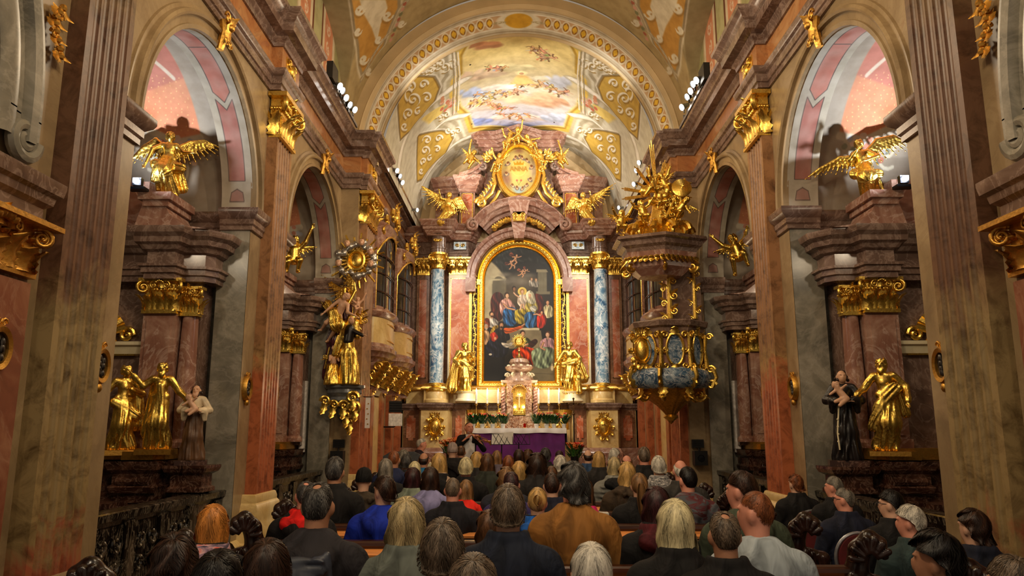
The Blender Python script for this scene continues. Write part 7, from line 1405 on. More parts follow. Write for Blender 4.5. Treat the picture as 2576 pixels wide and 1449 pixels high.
chair(2.32, 4.3, 'maroon round-backed chair under the black-haired head, lower right', .94); chair(2.68, 4.45, 'maroon round-backed chair of the windblown dark-haired person, far lower right', .96); chair(2.9, 6.2, 'maroon round-backed chair behind the grey-haired man in navy'); chair(2.74, 5.0, 'maroon round-backed chair of the black-haired listener with glasses')

# ------------------------------------------------------------------ people
def hairmat(name, col, hi=1.6):
    m, nt, b = mat_base(name, .42, 0, .35); a = N(nt, 'ShaderNodeAttribute', attribute_name='shade')
    r = ramp(nt, [(0, tuple(c*.45 for c in col)), (.5, col), (1, tuple(min(255, c*hi) for c in col))]); nt.links.new(a.outputs['Fac'], r.inputs[0]); nt.links.new(r.outputs[0], b.inputs['Base Color']); return m
HC = {k: hairmat('hair_'+k, c, h) for k, c, h in (('black', (22, 19, 18), 1.8), ('dark_brown', (50, 34, 26), 1.6), ('brown', (84, 58, 40), 1.5), ('light_brown', (124, 92, 60), 1.4), ('auburn', (122, 72, 44), 1.4), ('blonde', (190, 152, 92), 1.25), ('red_blonde', (192, 124, 58), 1.3), ('ash_blonde', (168, 150, 110), 1.3), ('pale_blonde', (206, 194, 152), 1.18), ('dark_grey', (66, 64, 62), 1.7), ('grey', (122, 116, 106), 1.4), ('grey_brown', (98, 84, 70), 1.4), ('white', (206, 200, 186), 1.15), ('plum', (52, 30, 32), 1.6))}
AX = (.0675, .082, .0925); TAU = .38
def hair_mesh(kind, seed=0):
    rs = np.random.RandomState(seed)
    K = dict(short=(.012, 0, .5, .004, 1500, 0), crop=(.006, 0, .25, .001, 1400, 0), thick=(.012, .012, .6, .006, 1700, 0), fluffy=(.018, .02, .55, .009, 1700, .004), thin=(.008, 0, .4, .004, 1200, 0), ring=(.011, 0, .4, .003, 1000, 0), bob=(.015, .1, 2., .003, 1700, .003), longbob=(.019, .16, 2., .004, 1800, .006), long=(.017, .3, 2., .005, 2000, .007), curly=(.026, .24, 2., .011, 2200, .016), pony=(.012, 0, 1.2, .003, 1500, 0), bun=(.012, 0, 1.2, .004, 1500, 0), messy=(.014, .04, .8, .007, 2000, .008))[kind]
    th, fall, slen, jit, NS, wave = K
    NS = int(NS*1.9)
    def tmax(phi):
        c = np.sin(phi)
        if fall < .05 and kind not in ('pony', 'bun'): return np.where(c > 0, 1.28+.1*c, 1.28+.5*np.clip(-c*1.25, 0, 1)**1.5)
        return np.where(c > 0, 1.55-.1*c, 1.55+.34*(-c))
    def tmin(phi):
        if kind == 'ring': return np.full_like(phi, 1.02)
        if kind == 'thin': return np.full_like(phi, .3)
        return np.zeros_like(phi)
    def pos(phi, s, off):                            # s: polar distance; beyond the hairline it falls straight down
        tm = tmax(phi); fl = fall*.9*np.clip(.35-np.sin(phi)*1.0, 0, 1.05); has = fl > .005
        t = np.minimum(s, np.where(has, np.minimum(tm, 1.7), tm)); o = off+th*np.clip((tm-t)/.5, 0 if fall == 0 else .75, 1)*np.clip(t*1.2+.55, 0, 1)*(np.clip((t-tmin(phi))/.4, 0, 1) if kind in ('thin', 'ring') else 1)
        x = (AX[0]+o)*np.cos(phi)*np.sin(t); y = (AX[1]+o)*np.sin(phi)*np.sin(t); z = (AX[2]+o)*np.cos(t)
        y2 = y*math.cos(TAU)-z*math.sin(TAU); z2 = y*math.sin(TAU)+z*math.cos(TAU)
        d_ = np.clip((s-t), 0, 9)*.14; d_ = np.minimum(d_, fl); k = d_/max(fall, .01)
        x2 = x*(1+.22*k-.2*k*k*(fall > .2)); y2 = y2-.03*k*(y2 < 0)+np.where(y2 > 0, -.03*k, 0); z2 = z2-d_
        if wave: w_ = wave*np.sin(s*7+phi*5)*np.clip(s, 0, 1.5); x2 = x2+w_; y2 = y2+wave*.7*np.cos(s*6+phi*9)*np.clip(s, 0, 1.5)
        return np.stack([x2, y2, z2], -1)
    def send(phi): return tmax(phi)+(fall*np.clip(.35-np.sin(phi), 0, 1.05))/.14
    n1, n2 = 56, 22; ph = np.linspace(-PI, PI, n1+1)
    PH = np.repeat(ph[:, None], n2+1, 1); f = np.linspace(0, 1, n2+1)[None]; Sx = tmin(PH)+(send(PH)-tmin(PH))*f
    if kind == 'thin': Sx = Sx
    B = pos(PH, Sx, (.002 if kind in ('thin', 'ring') else -.003)+.003*np.sin(PH*17+Sx*3)*(jit > .003 and kind not in ('thin', 'ring'))).reshape(-1, 3); i = np.arange(n1*n2); a = (i//n2)*(n2+1)+i % n2; F = [np.stack([a, a+1, a+n2+2, a+n2+1], 1)]; V = [B]; sh = [np.full(len(B), .34)]
    base = len(B); k = 7
    phi = rs.uniform(-PI, PI, NS); e_ = send(phi); lo = tmin(phi); s0 = lo+(np.minimum(e_, 1.9)-lo)*rs.rand(NS)**.8*.85; L_ = np.minimum(slen*rs.uniform(.6, 1.3, NS)+(fall > .05)*2.2, e_-s0+.05)
    dphi = rs.normal(0, .1, NS); lift = rs.rand(NS)*jit*1.3; shd = np.clip(.5+.2*np.sin(phi*6+rs.normal(0, .3, NS))+rs.normal(0, .14, NS), 0, 1)
    pts = []
    for j in range(k+1):
        t = j/k; pj = pos(phi+dphi*t+.05*np.sin(t*5+phi*7)*(jit > .003), s0+L_*t, .002+lift*math.sin(t*PI)+jit*.5*t); pts.append(pj)
    pts = np.stack(pts, 1); tg = np.gradient(pts, axis=1); nr = pts/np.linalg.norm(pts, axis=2, keepdims=True); sd = np.cross(tg, nr); sd /= np.linalg.norm(sd, axis=2, keepdims=True)+1e-9
    wd = (.0015*(1-.6*np.linspace(0, 1, k+1)**2))[None, :, None]*rs.uniform(.7, 1.5, NS)[:, None, None]
    Vs = np.stack([pts-sd*wd, pts+sd*wd], 2).reshape(-1, 3); V.append(Vs); sh.append(np.repeat(shd, (k+1)*2))
    q = np.arange(NS)[:, None]*(k+1)*2+np.arange(k)[None]*2+base; F.append(np.stack([q, q+1, q+3, q+2], -1).reshape(-1, 4))
    if kind in ('pony', 'bun'):                      # gathered tail or knot at the back
        b0 = len(np.concatenate(V)); n3 = 260; c0 = np.array((0, -.135, .03)); aa = rs.uniform(0, 2*PI, n3); rr = .026*np.sqrt(rs.rand(n3)); pt = []
        for j in range(k+1):
            t = j/k
            if kind == 'pony': c = c0+np.array((0, -.03*math.sin(t*2), .03*math.sin(t*PI)-.26*t)); r = rr*(1+.9*math.sin(t*PI))
            else: c = c0+np.array((0, -.02, .0)); r = rr*.0+.036
            if kind == 'pony': pt.append(np.stack([c[0]+r*np.cos(aa), c[1]+r*np.sin(aa)*.7, c[2]+0*aa], -1))
            else: b_ = aa+t*2.2; g = rs.uniform(-1, 1, n3) if j == 0 else g; pt.append(np.stack([c[0]+r*np.cos(b_)*np.sqrt(1-g*g*.9), c[1]+.03*g*np.ones_like(b_), c[2]+r*np.sin(b_)], -1))
        pt = np.stack(pt, 1); sd = np.zeros_like(pt); sd[..., 0] = np.cos(aa+1.57)[:, None] if kind == 'pony' else .3; sd[..., 1] = .6; sd *= .0034; V.append(np.stack([pt-sd, pt+sd], 2).reshape(-1, 3)); sh.append(np.repeat(np.clip(rs.normal(.55, .25, n3), 0, 1), (k+1)*2))
        q = np.arange(n3)[:, None]*(k+1)*2+np.arange(k)[None]*2+b0; F.append(np.stack([q, q+1, q+3, q+2], -1).reshape(-1, 4))
    V = np.concatenate(V); me = raw_mesh('hair_'+kind, V, np.concatenate(F)); at_ = me.attributes.new('shade', 'FLOAT', 'POINT'); at_.data.foreach_set('value', np.concatenate(sh).astype(np.float32)); me.materials.append(HC['brown']); return me
HM = {}
def hm(kind):
    if kind not in HM: HM[kind] = hair_mesh(kind, len(HM))
    return HM[kind]
SKN = {k: plain('skin_'+k, c, .5, 0, .05, 12, spec=.35) for k, c in (('fair', (206, 160, 134)), ('pink', (208, 142, 120)), ('tan', (176, 126, 98)))}
HZ = 1.211
def body_mesh(turn, beard=0):
    d = SD(); fhead(d, (0, .02, HZ), PI+turn, 1.33, 0, 0); d.rc((0, -.015, .97), (0, .0, 1.12), .062, .055, .03); d.rc((0, 0, .52), (0, -.02, .9), .12, .11, .05, flat=((0, 1, 0), .75)); d.rc((-.12, -.02, .95), (.12, -.02, .95), .05, .05, .05)
    for s in (-1, 1):
        e, h_ = (s*.25, .04, .64), (s*.1, .3, .6); d.rc((s*.16, -.01, .93), e, .05, .04, .03); d.rc(e, h_, .038, .028, .02); hand(d, h_, (-s*.5, 1, -.1), (0, 0, 1), .03, 1.75, .6)
        d.rc((s*.08, .02, .5), (s*.12, .42, .5), .08, .06, .04); d.rc((s*.12, .42, .5), (s*.12, .38, .1), .055, .04, .03); d.rc((s*.12, .38, .06), (s*.13, .52, .04), .045, .035, .02)
    return d.mesh(.0115, 'person_body')
BM = {t: body_mesh(t) for t in (0, .9, -.9, .35)}
for b_ in BM.values(): b_.materials.append(SKN['fair'])
def garment(kind):
    d = SD(); fo = (7, .05, 1, 2)
    d.rc((0, -.01, .5), (0, -.035, .9), .165, .175, .04, fold=fo, flat=((0, 1, 0), .74)); d.rc((-.15, -.02, .95), (.15, -.02, .95), .083, .083, .06); d.rc((-.045, -.02, 1.02), (.045, -.02, 1.02), .058, .058, .05)
    for s in (-1, 1):
        e, h_ = (s*.29, .02, .66), (s*.14, .25, .62); d.rc((s*.185, -.02, .94), e, .082, .066, .03, fold=(5, .07, s, 2)); d.rc(e, h_, .066, .05, .025, fold=(5, .08, s, 2))
    if kind in ('coat', 'suit'):
        n = 14
        for i in range(n+1):
            a = PI*1.16*i/n-PI*.58-PI/2; r = .085 if kind == 'coat' else .08; d.el((r*math.cos(a), -.005+r*math.sin(a)*.9, .065+.995-(.0 if kind == 'coat' else .018)), (.022, .022, .036), .012)
        d.rc((0, -.17, .98), (0, -.165, .6), .004, .006, .004, sub=True)
    if kind == 'hood':
        for i in range(15): a = -PI*.08-PI*.84*i/14; d.rc((.07*math.cos(a), -.01+.06*math.sin(a), 1.05), (.13*math.cos(a), -.03+.13*math.sin(a), 1.02-.05*abs(math.sin(a))), .032, .034, .02)
        d.rc((-.06, -.14, .96), (.06, -.14, .96), .05, .05, .04); d.rc((0, -.15, .94), (0, -.17, .86), .06, .03, .04)
    if kind == 'puffer':
        for k in range(10): z = .52+.05*k; d.rc((-.1, -.03, z), (.1, -.03, z), .125, .125, .012, flat=((0, 0, 1), .24))
        for s in (-1, 1):
            for k in range(5): t = k/5; d.el((s*(.19+.1*t), -.02+.04*t, .92-.22*t), (.09, .09, .03), .012)
        for i in range(13): a = -PI*i/12; d.el((.085*math.cos(a), -.005+.085*math.sin(a), 1.055), (.035,)*3, .012)
    if kind == 'fur':
        rd = random.Random(1)
        for i in range(60): a = -PI*1.1*rd.random()+.16; r = rd.uniform(.08, .17); d.el((r*math.cos(a), -.01+r*math.sin(a), 1.04-.35*(r-.08)+rd.uniform(-.012, .012)), (rd.uniform(.018, .03),)*3, .01)
    return d.mesh(.0125, kind)
GM = {}
def gm(kind):
    if kind not in GM: GM[kind] = garment(kind); GM[kind].materials.append(BLACKP)
    return GM[kind]
d = SD()
for s in (-1, 1): d.rc((s*.09, .0, .49), (s*.13, .42, .5), .1, .08, .04); d.rc((s*.13, .42, .5), (s*.13, .38, .12), .075, .06, .03)
d.rc((-.08, -.02, .5), (.08, -.02, .5), .11, .11, .05); TRO = d.mesh(.018, 'trousers'); TRO.materials.append(plain('dark_trousers', (34, 34, 40), .85, 0, .1))
d = SD(); [d.rc((s*.13, .38, .05), (s*.135, .54, .045), .055, .048, .02) for s in (-1, 1)]; SHO = d.mesh(.014, 'shoes'); SHO.materials.append(plain('dark_shoes', (24, 20, 18), .5))
d = SD()
for i in range(20): a = 2*PI*i/20; d.rc((.085*math.cos(a), -.0+.09*math.sin(a), 1.07), (.1*math.cos(a+.4), -.01+.11*math.sin(a+.4), 1.02), .03, .035, .012)
d.rc((-.1, -.14, 1.01), (.08, -.16, .97), .045, .05, .03, fold=(4, .2, 0, 3)); d.rc((.04, -.15, .99), (.12, -.17, .91), .05, .04, .03, fold=(4, .2, 0, 3)); SCF = d.mesh(.0125, 'scarf')
SCF.materials.append(BLACKP)
cap = M(); cap.lathe([(.106, -.02), (.112, .0), (.11, .03), (.104, .06), (.085, .1), (.05, .125), (0, .135)], (0, 0, 0), 40, flute=(20, .02), T=Matrix.Diagonal((.88, 1.04, 1))); BEAN = cap.build('knitted_cap', BLACKP).data; bpy.data.objects.remove([o for o in C.objects if o.data == BEAN][0])
CLM = {}
def clothm(name, col):
    m, nt, b = mat_base(name, .82, 0, .3); tc = N(nt, 'ShaderNodeTexCoord'); n1 = N(nt, 'ShaderNodeTexNoise', Scale=9., Detail=3., Distortion=.8); mp = N(nt, 'ShaderNodeMapping'); mp.inputs['Scale'].default_value = (1, 1, .55); nt.links.new(tc.outputs['Object'], mp.inputs[0]); nt.links.new(mp.outputs[0], n1.inputs['Vector'])
    r = ramp(nt, [(.35, tuple(c*.8 for c in col)), (.65, tuple(min(255, c*1.15+4) for c in col))]); nt.links.new(n1.outputs[0], r.inputs[0]); nt.links.new(r.outputs[0], b.inputs['Base Color']); bump(nt, b, n1.outputs[0], .8, .03); return m
def cm(col, nz=.12, sc_=30):
    if col not in CLM: CLM[col] = clothm('cloth_%d' % len(CLM), col)
    return CLM[col]
PLAID = plain('striped_scarf', (150, 110, 118), .8, 0, .7, 14, ani=(1, 1, 5)); LEO = plain('patterned_scarf', (110, 106, 104), .8, 0, .9, 26)
def pmat(name, a, b_, sc_): 
    m, nt, b = mat_base(name, .8, 0, .3); tc = N(nt, 'ShaderNodeTexCoord'); n1 = N(nt, 'ShaderNodeTexNoise', Scale=float(sc_), Detail=3., Distortion=1.); mp = N(nt, 'ShaderNodeMapping'); mp.inputs['Scale'].default_value = (1, 1, 3); nt.links.new(tc.outputs['Object'], mp.inputs[0]); nt.links.new(mp.outputs[0], n1.inputs['Vector']); r = ramp(nt, [(.35, a), (.48, b_[0]), (.54, b_[1]), (.62, b_[2])]); nt.links.new(n1.outputs[0], r.inputs[0]); nt.links.new(r.outputs[0], b.inputs['Base Color']); return m
PLAID = pmat('pink_plaid_scarf', (60, 58, 76), ((150, 122, 140), (206, 160, 160), (214, 84, 70)), 9); LEO = pmat('black_white_scarf', (24, 24, 26), ((150, 150, 152), (30, 30, 32), (190, 188, 186)), 22)
STR = pmat('grey_maroon_striped_jacket', (70, 72, 78), ((96, 98, 104), (90, 30, 34), (74, 76, 82)), 5)
def ztop(kind): return {'thick': .02, 'fluffy': .024, 'curly': .03, 'messy': .026, 'bob': .018, 'longbob': .02, 'long': .016, None: 0}.get(kind, .008)
def person(u, v, y, hair, hc, gk, gc, label, turn=0, sk='fair', scarf=None, cap=None, rot=0, w_=1., gm_=None, tr=True):
    p = at(u, v, y); s = (p.z-ztop(hair))/1.302; s = min(max(s, .84), 1.17)
    bt = min(BM, key=lambda k: abs(k-turn)) if turn else 0
    o = empty('person', (p.x, y, 0), label, 'person', None, (0, 0, rot), (s*.88, s*.9, s))
    inst(BM[bt], 'body', o, mats=[SKN[sk]])
    if hair: inst(hm(hair), 'hair', o, (0, .02, HZ), (0, 0, bt), w_, [HC[hc]])
    inst(gm(gk), {'coat': 'coat', 'suit': 'jacket', 'hood': 'hooded_jacket', 'puffer': 'padded_jacket', 'fur': 'fur_trimmed_coat', 'top': 'top'}[gk], o, (0, 0, .038), mats=[gm_ or cm(gc)])
    if tr: inst(TRO, 'trousers', o); inst(SHO, 'shoes', o)
    if scarf: inst(SCF, 'scarf', o, (0, 0, .03), mats=[scarf])
    if cap: inst(BEAN, 'cap', o, (0, .02, HZ+.016), (0, 0, bt), .9, [cap])
    return o
BK, NV, DG, CH = (24, 23, 24), (22, 28, 44), (44, 48, 42), (38, 36, 36)
P_ = person
P_(435, 1338, 2.62, 'messy', 'dark_brown', 'coat', BK, 'person with untidy dark brown hair in the lower left corner', .35)
P_(672, 1356, 2.62, 'longbob', 'dark_brown', 'fur', CH, 'person with loose brown hair, lower left, behind the bald-crowned man with a rucksack')
P_(548, 1392, 2.1, 'short', 'black', 'hood', BK, 'person in black whose black hair just rises at the lower left edge')
P_(535, 1270, 4.0, 'long', 'red_blonde', 'coat', BK, 'woman with wavy red-blonde hair and pink plaid scarf at the left pew ends', 0, 'fair', PLAID)
P_(800, 1214, 3.55, 'thin', 'dark_grey', 'hood', (38, 36, 40), 'broad man with balding crown and black rucksack, left front of the crowd', 0, 'tan')
P_(1022, 1255, 3.55, 'longbob', 'ash_blonde', 'coat', (92, 98, 92), 'person with straight ash-blonde hair over the shoulders and grey coat', 0, w_=1.06)
P_(1113, 1303, 2.66, 'thick', 'grey_brown', 'coat', NV, 'man with thick swept grey-brown hair, lower centre left', 0, 'pink')
P_(1190, 1402, 2.02, 'short', 'grey_brown', 'coat', BK, 'head with short dark hair cut off by the bottom edge, left of centre')
P_(1278, 1217, 3.55, 'thick', 'grey_brown', 'coat', (26, 32, 46), 'man with short curly grey-brown hair in navy coat, centre', 0, 'fair')
P_(1440, 1162, 4.46, 'messy', 'dark_grey', 'suit', (136, 92, 44), 'tall grey-haired man in brown corduroy jacket', .35, 'pink', w_=1.04)
P_(1487, 1362, 2.66, 'bob', 'white', 'coat', (60, 56, 60), 'person with short silver-white hair, lower centre', 0, w_=.98)
P_(1698, 1262, 3.55, 'bob', 'pale_blonde', 'coat', BK, 'woman with pale blonde bob in black coat, right of the brown jacket', 0, w_=1.12)
P_(1822, 1288, 3.35, 'thin', 'grey_brown', 'coat', BK, 'man with thinning grey-brown hair and black collar, lower right', 0, 'tan')
P_(1900, 1236, 3.6, 'crop', 'auburn', 'suit', (150, 160, 166), 'man with short auburn hair in pale blue-grey shirt, turned left', .9, 'pink')
P_(1864, 1190, 4.46, 'short', 'dark_brown', 'hood', (58, 66, 52), 'man with dark brown hair in olive hooded jacket behind the auburn-haired man', .9, 'pink', w_=1.05)
P_(1650, 1224, 4.46, 'longbob', 'plum', 'coat', BK, 'woman with dark plum-brown bob and maroon collar behind the pale blonde woman', 0, scarf=cm((74, 26, 32)))
P_(1729, 1177, 6.27, 'short', 'black', 'hood', (70, 72, 78), 'black-haired man in grey and maroon striped jacket', .35, 'pink', gm_=STR)
P_(1712, 1156, 7.2, 'ring', 'white', 'coat', (50, 48, 46), 'bald man with white fringe and wide dark coat collar, behind the black-haired man', 0, 'pink')
P_(1656, 1146, 8.14, 'thick', 'white', 'coat', (150, 146, 146), 'person with smooth white hair and black and white patterned scarf', 0, scarf=LEO)
P_(1620, 1126, 9.05, 'short', 'grey_brown', 'coat', BK, 'dark-haired man in black coat beside the right presbytery column', 0, 'pink')
P_(1547, 1127, 10.9, 'thick', 'white', 'coat', (96, 92, 90), 'person with white hair and glasses near the front right pews', -.9)
P_(1577, 1144, 9.3, 'ring', 'brown', 'coat', (60, 50, 44), 'bald man whose orange-lit crown shows between two blonde women', 0, 'pink')
P_(1506, 1136, 9.95, 'long', 'blonde', 'coat', CH, 'woman with long straight golden blonde hair, front right', 0)
P_(1545, 1149, 8.6, 'bob', 'ash_blonde', 'puffer', (120, 120, 114), 'woman with ash-blonde hair in silver padded jacket and black scarf', 0, scarf=cm((20, 20, 22)))
P_(1577, 1162, 7.2, 'longbob', 'blonde', 'fur', (60, 48, 36), 'woman with wavy blonde hair and brown fur collar', 0)
P_(1608, 1192, 6.27, 'pony', 'light_brown', 'coat', BK, 'person with streaked blonde ponytail in black coat, right of centre', 0)
P_(1479, 1131, 10.9, 'ring', 'dark_brown', 'coat', (44, 66, 98), 'bald-crowned man in blue jacket beside the bouquet', 0, 'fair')
P_(1409, 1146, 9.35, 'fluffy', 'white', 'coat', (92, 84, 84), 'elderly person with curly white hair behind the grey-haired tall man', 0, 'pink')
P_(1387, 1172, 8.75, 'bob', 'brown', 'coat', (196, 108, 44), 'person in bright orange coat left of the curly white hair', 0)
P_(1407, 1135, 11.8, 'short', 'plum', 'coat', CH, 'person with short plum-brown hair at the front, under the altar corner', 0)
P_(1372, 1127, 11.8, 'fluffy', 'dark_grey', 'coat', CH, 'person with fluffy dark grey hair before the purple cloth', 0)
P_(1328, 1127, 11.8, 'curly', 'brown', 'coat', (70, 60, 56), 'person with short brown curls before the purple cloth', 0, w_=.84)
P_(1305, 1130, 10.9, 'bob', 'dark_brown', 'coat', CH, 'person with smooth dark brown hair left of the brown curls', 0)
P_(1279, 1145, 9.95, 'bob', 'auburn', 'coat', (120, 100, 110), 'person with golden auburn hair tied back, centre front', 0)
P_(1306, 1160, 8.14, 'longbob', 'blonde', 'coat', BK, 'woman with straight light blonde hair, centre, left of the dark curls', 0)
P_(1350, 1140, 8.0, 'curly', 'dark_brown', 'coat', CH, 'woman with long wild dark brown curls, centre', 0)
P_(1273, 1170, 7.2, 'curly', 'light_brown', 'coat', (40, 42, 52), 'person with short light brown curls, centre', 0, w_=.86)
P_(1286, 1189, 6.27, 'short', 'plum', 'suit', (52, 44, 88), 'man with black hair and violet shirt collar, centre', 0, 'pink', w_=.98)
P_(1352, 1229, 5.38, 'bun', 'blonde', 'coat', (26, 28, 40), 'child with blonde knot of hair and bright blue scarf', 0, scarf=cm((28, 84, 164)))
P_(1250, 1132, 10.9, 'bob', 'light_brown', 'coat', (90, 82, 94), 'person with golden brown bob just before the purple cloth, left part', 0, w_=.95)
P_(1226, 1141, 9.05, 'longbob', 'brown', 'coat', DG, 'person with straight brown hair in dark green coat', 0)
P_(1199, 1137, 9.95, 'long', 'blonde', 'coat', CH, 'woman with dark blonde long hair under the trumpeter', 0)
P_(1172, 1150, 8.14, 'thick', 'pale_blonde', 'coat', BK, 'man with short pale grey-blonde hair in black coat, left of centre', 0, 'pink')
P_(1172, 1206, 7.2, 'bob', 'light_brown', 'hood', (206, 38, 26), 'person in bright red jacket, left of centre', 0)
P_(1139, 1202, 6.1, 'crop', 'grey_brown', 'coat', (28, 28, 34), 'man with cropped brown-grey hair in dark navy coat, next to the red jacket', 0, 'pink')
P_(1082, 1175, 6.9, 'longbob', 'dark_brown', 'hood', (120, 118, 160), 'woman with dark straight hair and lilac hood', 0)
P_(1038, 1176, 7.4, 'longbob', 'plum', 'coat', (112, 122, 108), 'woman with very dark hair in grey-green jacket left of the lilac hood', 0)
P_(1043, 1160, 9.05, 'bob', 'pale_blonde', 'coat', (84, 70, 60), 'woman with short pale blonde hair, left part of the front rows', 0)
P_(1104, 1140, 8.3, 'longbob', 'blonde', 'coat', (150, 126, 108), 'woman with honey blonde bob, black scarf and beige coat', 0, scarf=cm((18, 18, 20)))
P_(1066, 1138, 9.95, 'ring', 'dark_brown', 'hood', (34, 96, 140), 'man with bald crown and blue jacket below the organist', 0, 'tan')
P_(1022, 1142, 9.95, 'thick', 'dark_grey', 'coat', CH, 'dark grey-haired person left of the bald man in blue', 0)
P_(1015, 1132, 10.9, 'fluffy', 'grey', 'coat', CH, 'grey-haired person in front of the dark board', 0)
P_(991, 1134, 9.05, 'crop', 'auburn', 'hood', (24, 32, 62), 'man with close-cropped brown hair in navy jacket with blue hood edge', 0, 'tan')
P_(970, 1153, 8.14, 'bob', 'grey', 'coat', BK, 'woman with streaked grey-blonde bob in black, front left', 0)
P_(915, 1187, 7.2, None, None, 'fur', (54, 46, 36), 'person in black knitted cap and fur-trimmed hood, left pew end', 0, cap=cm((16, 16, 17)))
P_(966, 1196, 5.42, 'thick', 'dark_brown', 'hood', (22, 44, 150), 'young man in bright blue hooded top, face turned left', .9, 'fair')
P_(843, 1154, 6.27, 'short', 'dark_grey', 'coat', BK, 'large grey-haired man in black coat at the left pew end', 0, 'tan', w_=1.08)
P_(768, 1211, 5.38, 'thin', 'dark_grey', 'hood', (150, 26, 22), 'balding man with red scarf collar, behind the rucksack wearer', .35, 'pink', scarf=cm((200, 26, 22)), gm_=cm((26, 24, 25)))
P_(1138, 1120, 11.8, None, None, 'coat', BK, 'person in grey and pink knitted cap with black scarf, front', 0, cap=cm((150, 134, 128)), scarf=cm((26, 24, 24)))
P_(1160, 1121, 12.5, 'thin', 'brown', 'coat', CH, 'bald man right of the knitted cap, under the trumpeter', 0, 'tan')
P_(1230, 1282, 4.46, 'longbob', 'brown', 'fur', BK, 'person with brown hair and black fur coat, left of the navy coat', 0)
P_(1466, 1200, 5.38, 'bob', 'brown', 'coat', (184, 38, 96), 'person in pink jacket hidden behind the brown corduroy jacket', 0)
P_(1388, 1192, 6.27, 'short', 'dark_brown', 'coat', (28, 30, 46), 'person in dark navy coat between the curls and the tall grey-haired man', 0)
P_(2001, 1190, 7.6, 'fluffy', 'auburn', 'coat', BK, 'woman with short reddish brown hair in black coat by the second right pier', .35, 'fair', w_=.9)
P_(2097, 1200, 6.9, 'short', 'grey', 'coat', BK, 'grey-haired man in black, head turned left, right aisle', .9, 'pink')
P_(2124, 1227, 5.9, 'thin', 'grey', 'coat', (26, 30, 46), 'balding grey man with glasses in navy jacket, right aisle', .9, 'pink')
P_(2240, 1230, 5.25, 'thick', 'black', 'coat', BK, 'black-haired listener with glasses in the shade of the right chapel', .9)
P_(2288, 1268, 4.55, 'fluffy', 'white', 'coat', (44, 58, 58), 'white-haired pink-faced man in dark teal jacket, right aisle', .9, 'pink', w_=.96)
P_(2352, 1335, 2.9, 'messy', 'black', 'coat', BK, 'large black-haired head, lower right', .9, 'tan', w_=1.1)
P_(2446, 1276, 4.25, 'messy', 'dark_brown', 'puffer', (22, 25, 38), 'person with windblown dark hair in navy padded jacket, far right', .35)
P_(2545, 1395, 2.6, 'thick', 'grey_brown', 'coat', CH, 'greyish-brown head cut off at the lower right corner', .35)
# rucksack hood, glasses and other worn things
o = bpy.data.objects
rk = [p for p in C.objects if p.get('label', '').startswith('broad man')][0]
d = SD(); d.rc((-.02, -.2, .74), (.0, -.22, .5), .12, .15, .03, fold=(7, .2, 1, 3), flat=((0, 1, 0), .6)); d.rc((-.07, -.19, .86), (.07, -.19, .86), .04, .04, .03, fold=(5, .3, 1, 2)); [d.rc((s*.1, -.17, .9), (s*.13, -.18, .7), .02, .02, .01) for s in (-1, 1)]; d.rc((-.02, -.27, .7), (.02, -.28, .52), .08, .09, .02, fold=(5, .2, 1, 2), flat=((0, 1, 0), .5))
q = link(d.mesh(.012), 'rucksack', plain('slate_nylon', (44, 48, 58), .45, 0, .4, 9), None, 0); q.matrix_world = Matrix.Translation(rk.location+Vector((0, 0, .15))) @ Matrix.Diagonal((*rk.scale, 1)); tag(q, 'slate grey nylon rucksack on the back of the broad balding man', 'rucksack')
sp_ = [p for p in C.objects if p.get('label', '').startswith('balding grey man with glasses')][0]
def glasses(par, turn):
    m = M(); T = Matrix.Translation((0, .02, HZ)) @ Matrix.Rotation(turn, 4, 'Z')
    for s in (-1, 1): m.tube([T @ Vector((s*.029+.019*math.cos(a), .09, .01+.016*math.sin(a))) for a in np.linspace(0, 2*PI, 13)], .0022, 5); m.tube([T @ Vector((s*.048, .088, .014)), T @ Vector((s*.07, .0, .01))], .0022, 5)
    m.build('glasses', METAL, par)
for q in C.objects[:]:
    l = q.get('label', '')
    if 'glasses' in l and q.get('category') == 'person': glasses(q, .9 if 'white hair and' not in l else -.9)
# sheets and books lying on the pew ledges
for i, (u, v, y, nm) in enumerate(((1502, 1243, 6.98, 'pale grey hymn book on the ledge behind the silver padded jacket'), (1774, 1312, 5.1, 'white folded sheet on the ledge left of the auburn-haired man'))):
    p = at(u, v, y); m = M(); m.box(-.09, .09, -.07, .05, 0, .04 if i == 0 else .008); tag(m.build('hymn_book' if i == 0 else 'paper_sheet', plain('book_cover', (196, 192, 184), .7), None, 0, (p.x, y-.04, .9)), nm, 'book' if i == 0 else 'paper')
# the trumpeter
tp_ = at(1180, 1062, 15.6); TH = tp_.z-.15
o = empty('person', (tp_.x, 15.6, .15), 'man in black suit and white shirt playing a trumpet, left of the altar table', 'person', None, (0, 0, .12), TH)
d = SD(); fhead(d, (0, -.015, .93), .35, 1, 0, 0); d.rc((0, 0, .8), (0, -.01, .9), .036, .03, .02); d.rc((0, 0, .5), (0, 0, .76), .06, .07, .03, flat=((0, 1, 0), .7)); d.rc((-.08, 0, .8), (.08, 0, .8), .03, .03, .03)
for s in (-1, 1): d.rc((s*.045, 0, .5), (s*.05, 0, .06), .045, .03, .02); d.rc((s*.05, 0, .03), (s*.06, -.08, .02), .03, .022, .02)
for s, e, h_ in ((-1, (-.16, -.07, .68), (-.0, -.14, .835)), (1, (.175, -.08, .68), (.07, -.17, .825))): d.rc((s*.1, 0, .8), e, .03, .026, .02); d.rc(e, h_, .024, .018, .01); hand(d, h_, (s*-.3+.4, -.5, .3), (0, 0, 1), .016, 1., 1.)
link(d.mesh(.007), 'body', SKN['pink'], o, 0)
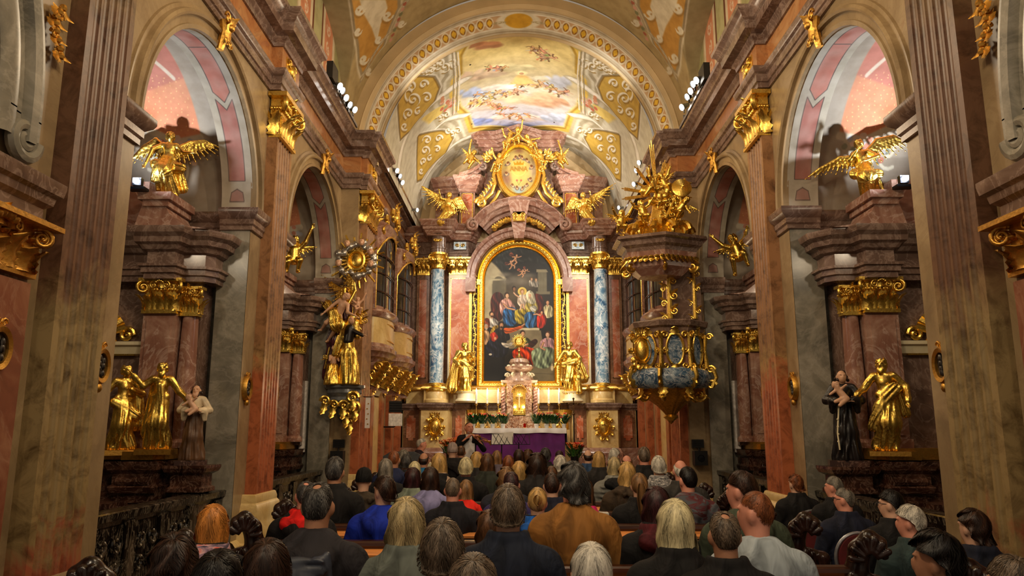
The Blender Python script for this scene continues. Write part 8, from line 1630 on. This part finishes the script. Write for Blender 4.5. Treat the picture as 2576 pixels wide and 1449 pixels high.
d = SD(); d.rc((0, .01, .46), (0, .005, .76), .085, .095, .03, fold=(6, .04, 0, 1), flat=((0, 1, 0), .66)); d.rc((-.085, .0, .8), (.085, .0, .8), .05, .05, .03)
for s, e, h_ in ((-1, (-.16, -.07, .675), (-.02, -.125, .805)), (1, (.175, -.08, .675), (.075, -.15, .795))): d.rc((s*.105, 0, .8), e, .04, .032, .02, fold=(4, .06, 1, 2)); d.rc(e, h_, .032, .024, .015, fold=(4, .06, 1, 2))
d.rc((0, -.09, .8), (0, -.1, .5), .014, .018, .008, sub=True); link(d.mesh(.008), 'jacket', cm((16, 16, 18)), o, 0)
d = SD(); d.rc((0, -.012, .48), (0, -.01, .78), .075, .08, .03, flat=((0, 1, 0), .64)); d.rc((0, -.02, .8), (0, -.015, .83), .045, .038, .02); link(d.mesh(.008), 'shirt', cm((250, 250, 250)), o, 0)
d = SD(); [d.rc((s*.045, 0, .5), (s*.052, 0, .04), .062, .045, .03) for s in (-1, 1)]; link(d.mesh(.01), 'trousers', cm((16, 16, 18)), o, 0)
d = SD(); [d.rc((s*.05, .01, .02), (s*.065, -.09, .018), .03, .026, .02) for s in (-1, 1)]; link(d.mesh(.01), 'shoes', BLACKP, o, 0)
inst(hm('short'), 'hair', o, (0, -.015, .93), (0, 0, PI+.35), .63, [HC['dark_brown']])
tr_ = empty('trumpet', tp_+Vector((.03, -.16, -.215)), 'brass trumpet held to the lips of the standing man in the black suit', 'trumpet', None, (0, 0, 0)); ax = Matrix.Rotation(.35, 4, 'Y') @ Matrix.Rotation(-.35, 4, 'Z')
m = M(); T = lambda *a: ax @ Vector(a)
m.tube([T(0, 0, 0), T(.12, 0, 0), T(.4, 0, 0)], .008, 8); m.tube([T(.4, 0, 0), T(.44, 0, -.03), T(.4, 0, -.06), T(.12, 0, -.06), T(.08, 0, -.03), T(.12, 0, -.0)], .008, 8)
m.tube([T(.3, 0, -.03), T(.4, 0, -.03), T(.46, 0, -.03), T(.49, 0, -.03), T(.505, 0, -.03)], [.01, .014, .026, .045, .062], 16); m.build('tubing_and_bell', BRASS, tr_)
m = M(); [m.tube([T(.17+.03*i, 0, -.09), T(.17+.03*i, 0, .03)], .011, 8) for i in range(3)]; m.build('valves', BRASS, tr_); m = M(); m.tube([T(-.05, 0, 0), T(-.03, 0, 0), T(0, 0, 0)], [.013, .008, .007], 10); m.build('mouthpiece', STEEL, tr_)
P_(1058, 1102, 14.3, 'thin', 'white', 'suit', (34, 26, 36), 'elderly organist in dark top seated at the keyboard, left of the altar', 0, 'pink', rot=-PI/2+.25)
m = M(); m.box(-.25, .25, -.2, .2, .42, .48); [m.box(a-.02, a+.02, b-.02, b+.02, 0, .42) for a in (-.2, .2) for b in (-.16, .16)]; tag(m.build('organ_bench', WOOD, None, 0, (at(1058, 1102, 14.3).x, 14.3, 0)), 'wooden bench under the seated organist', 'bench')
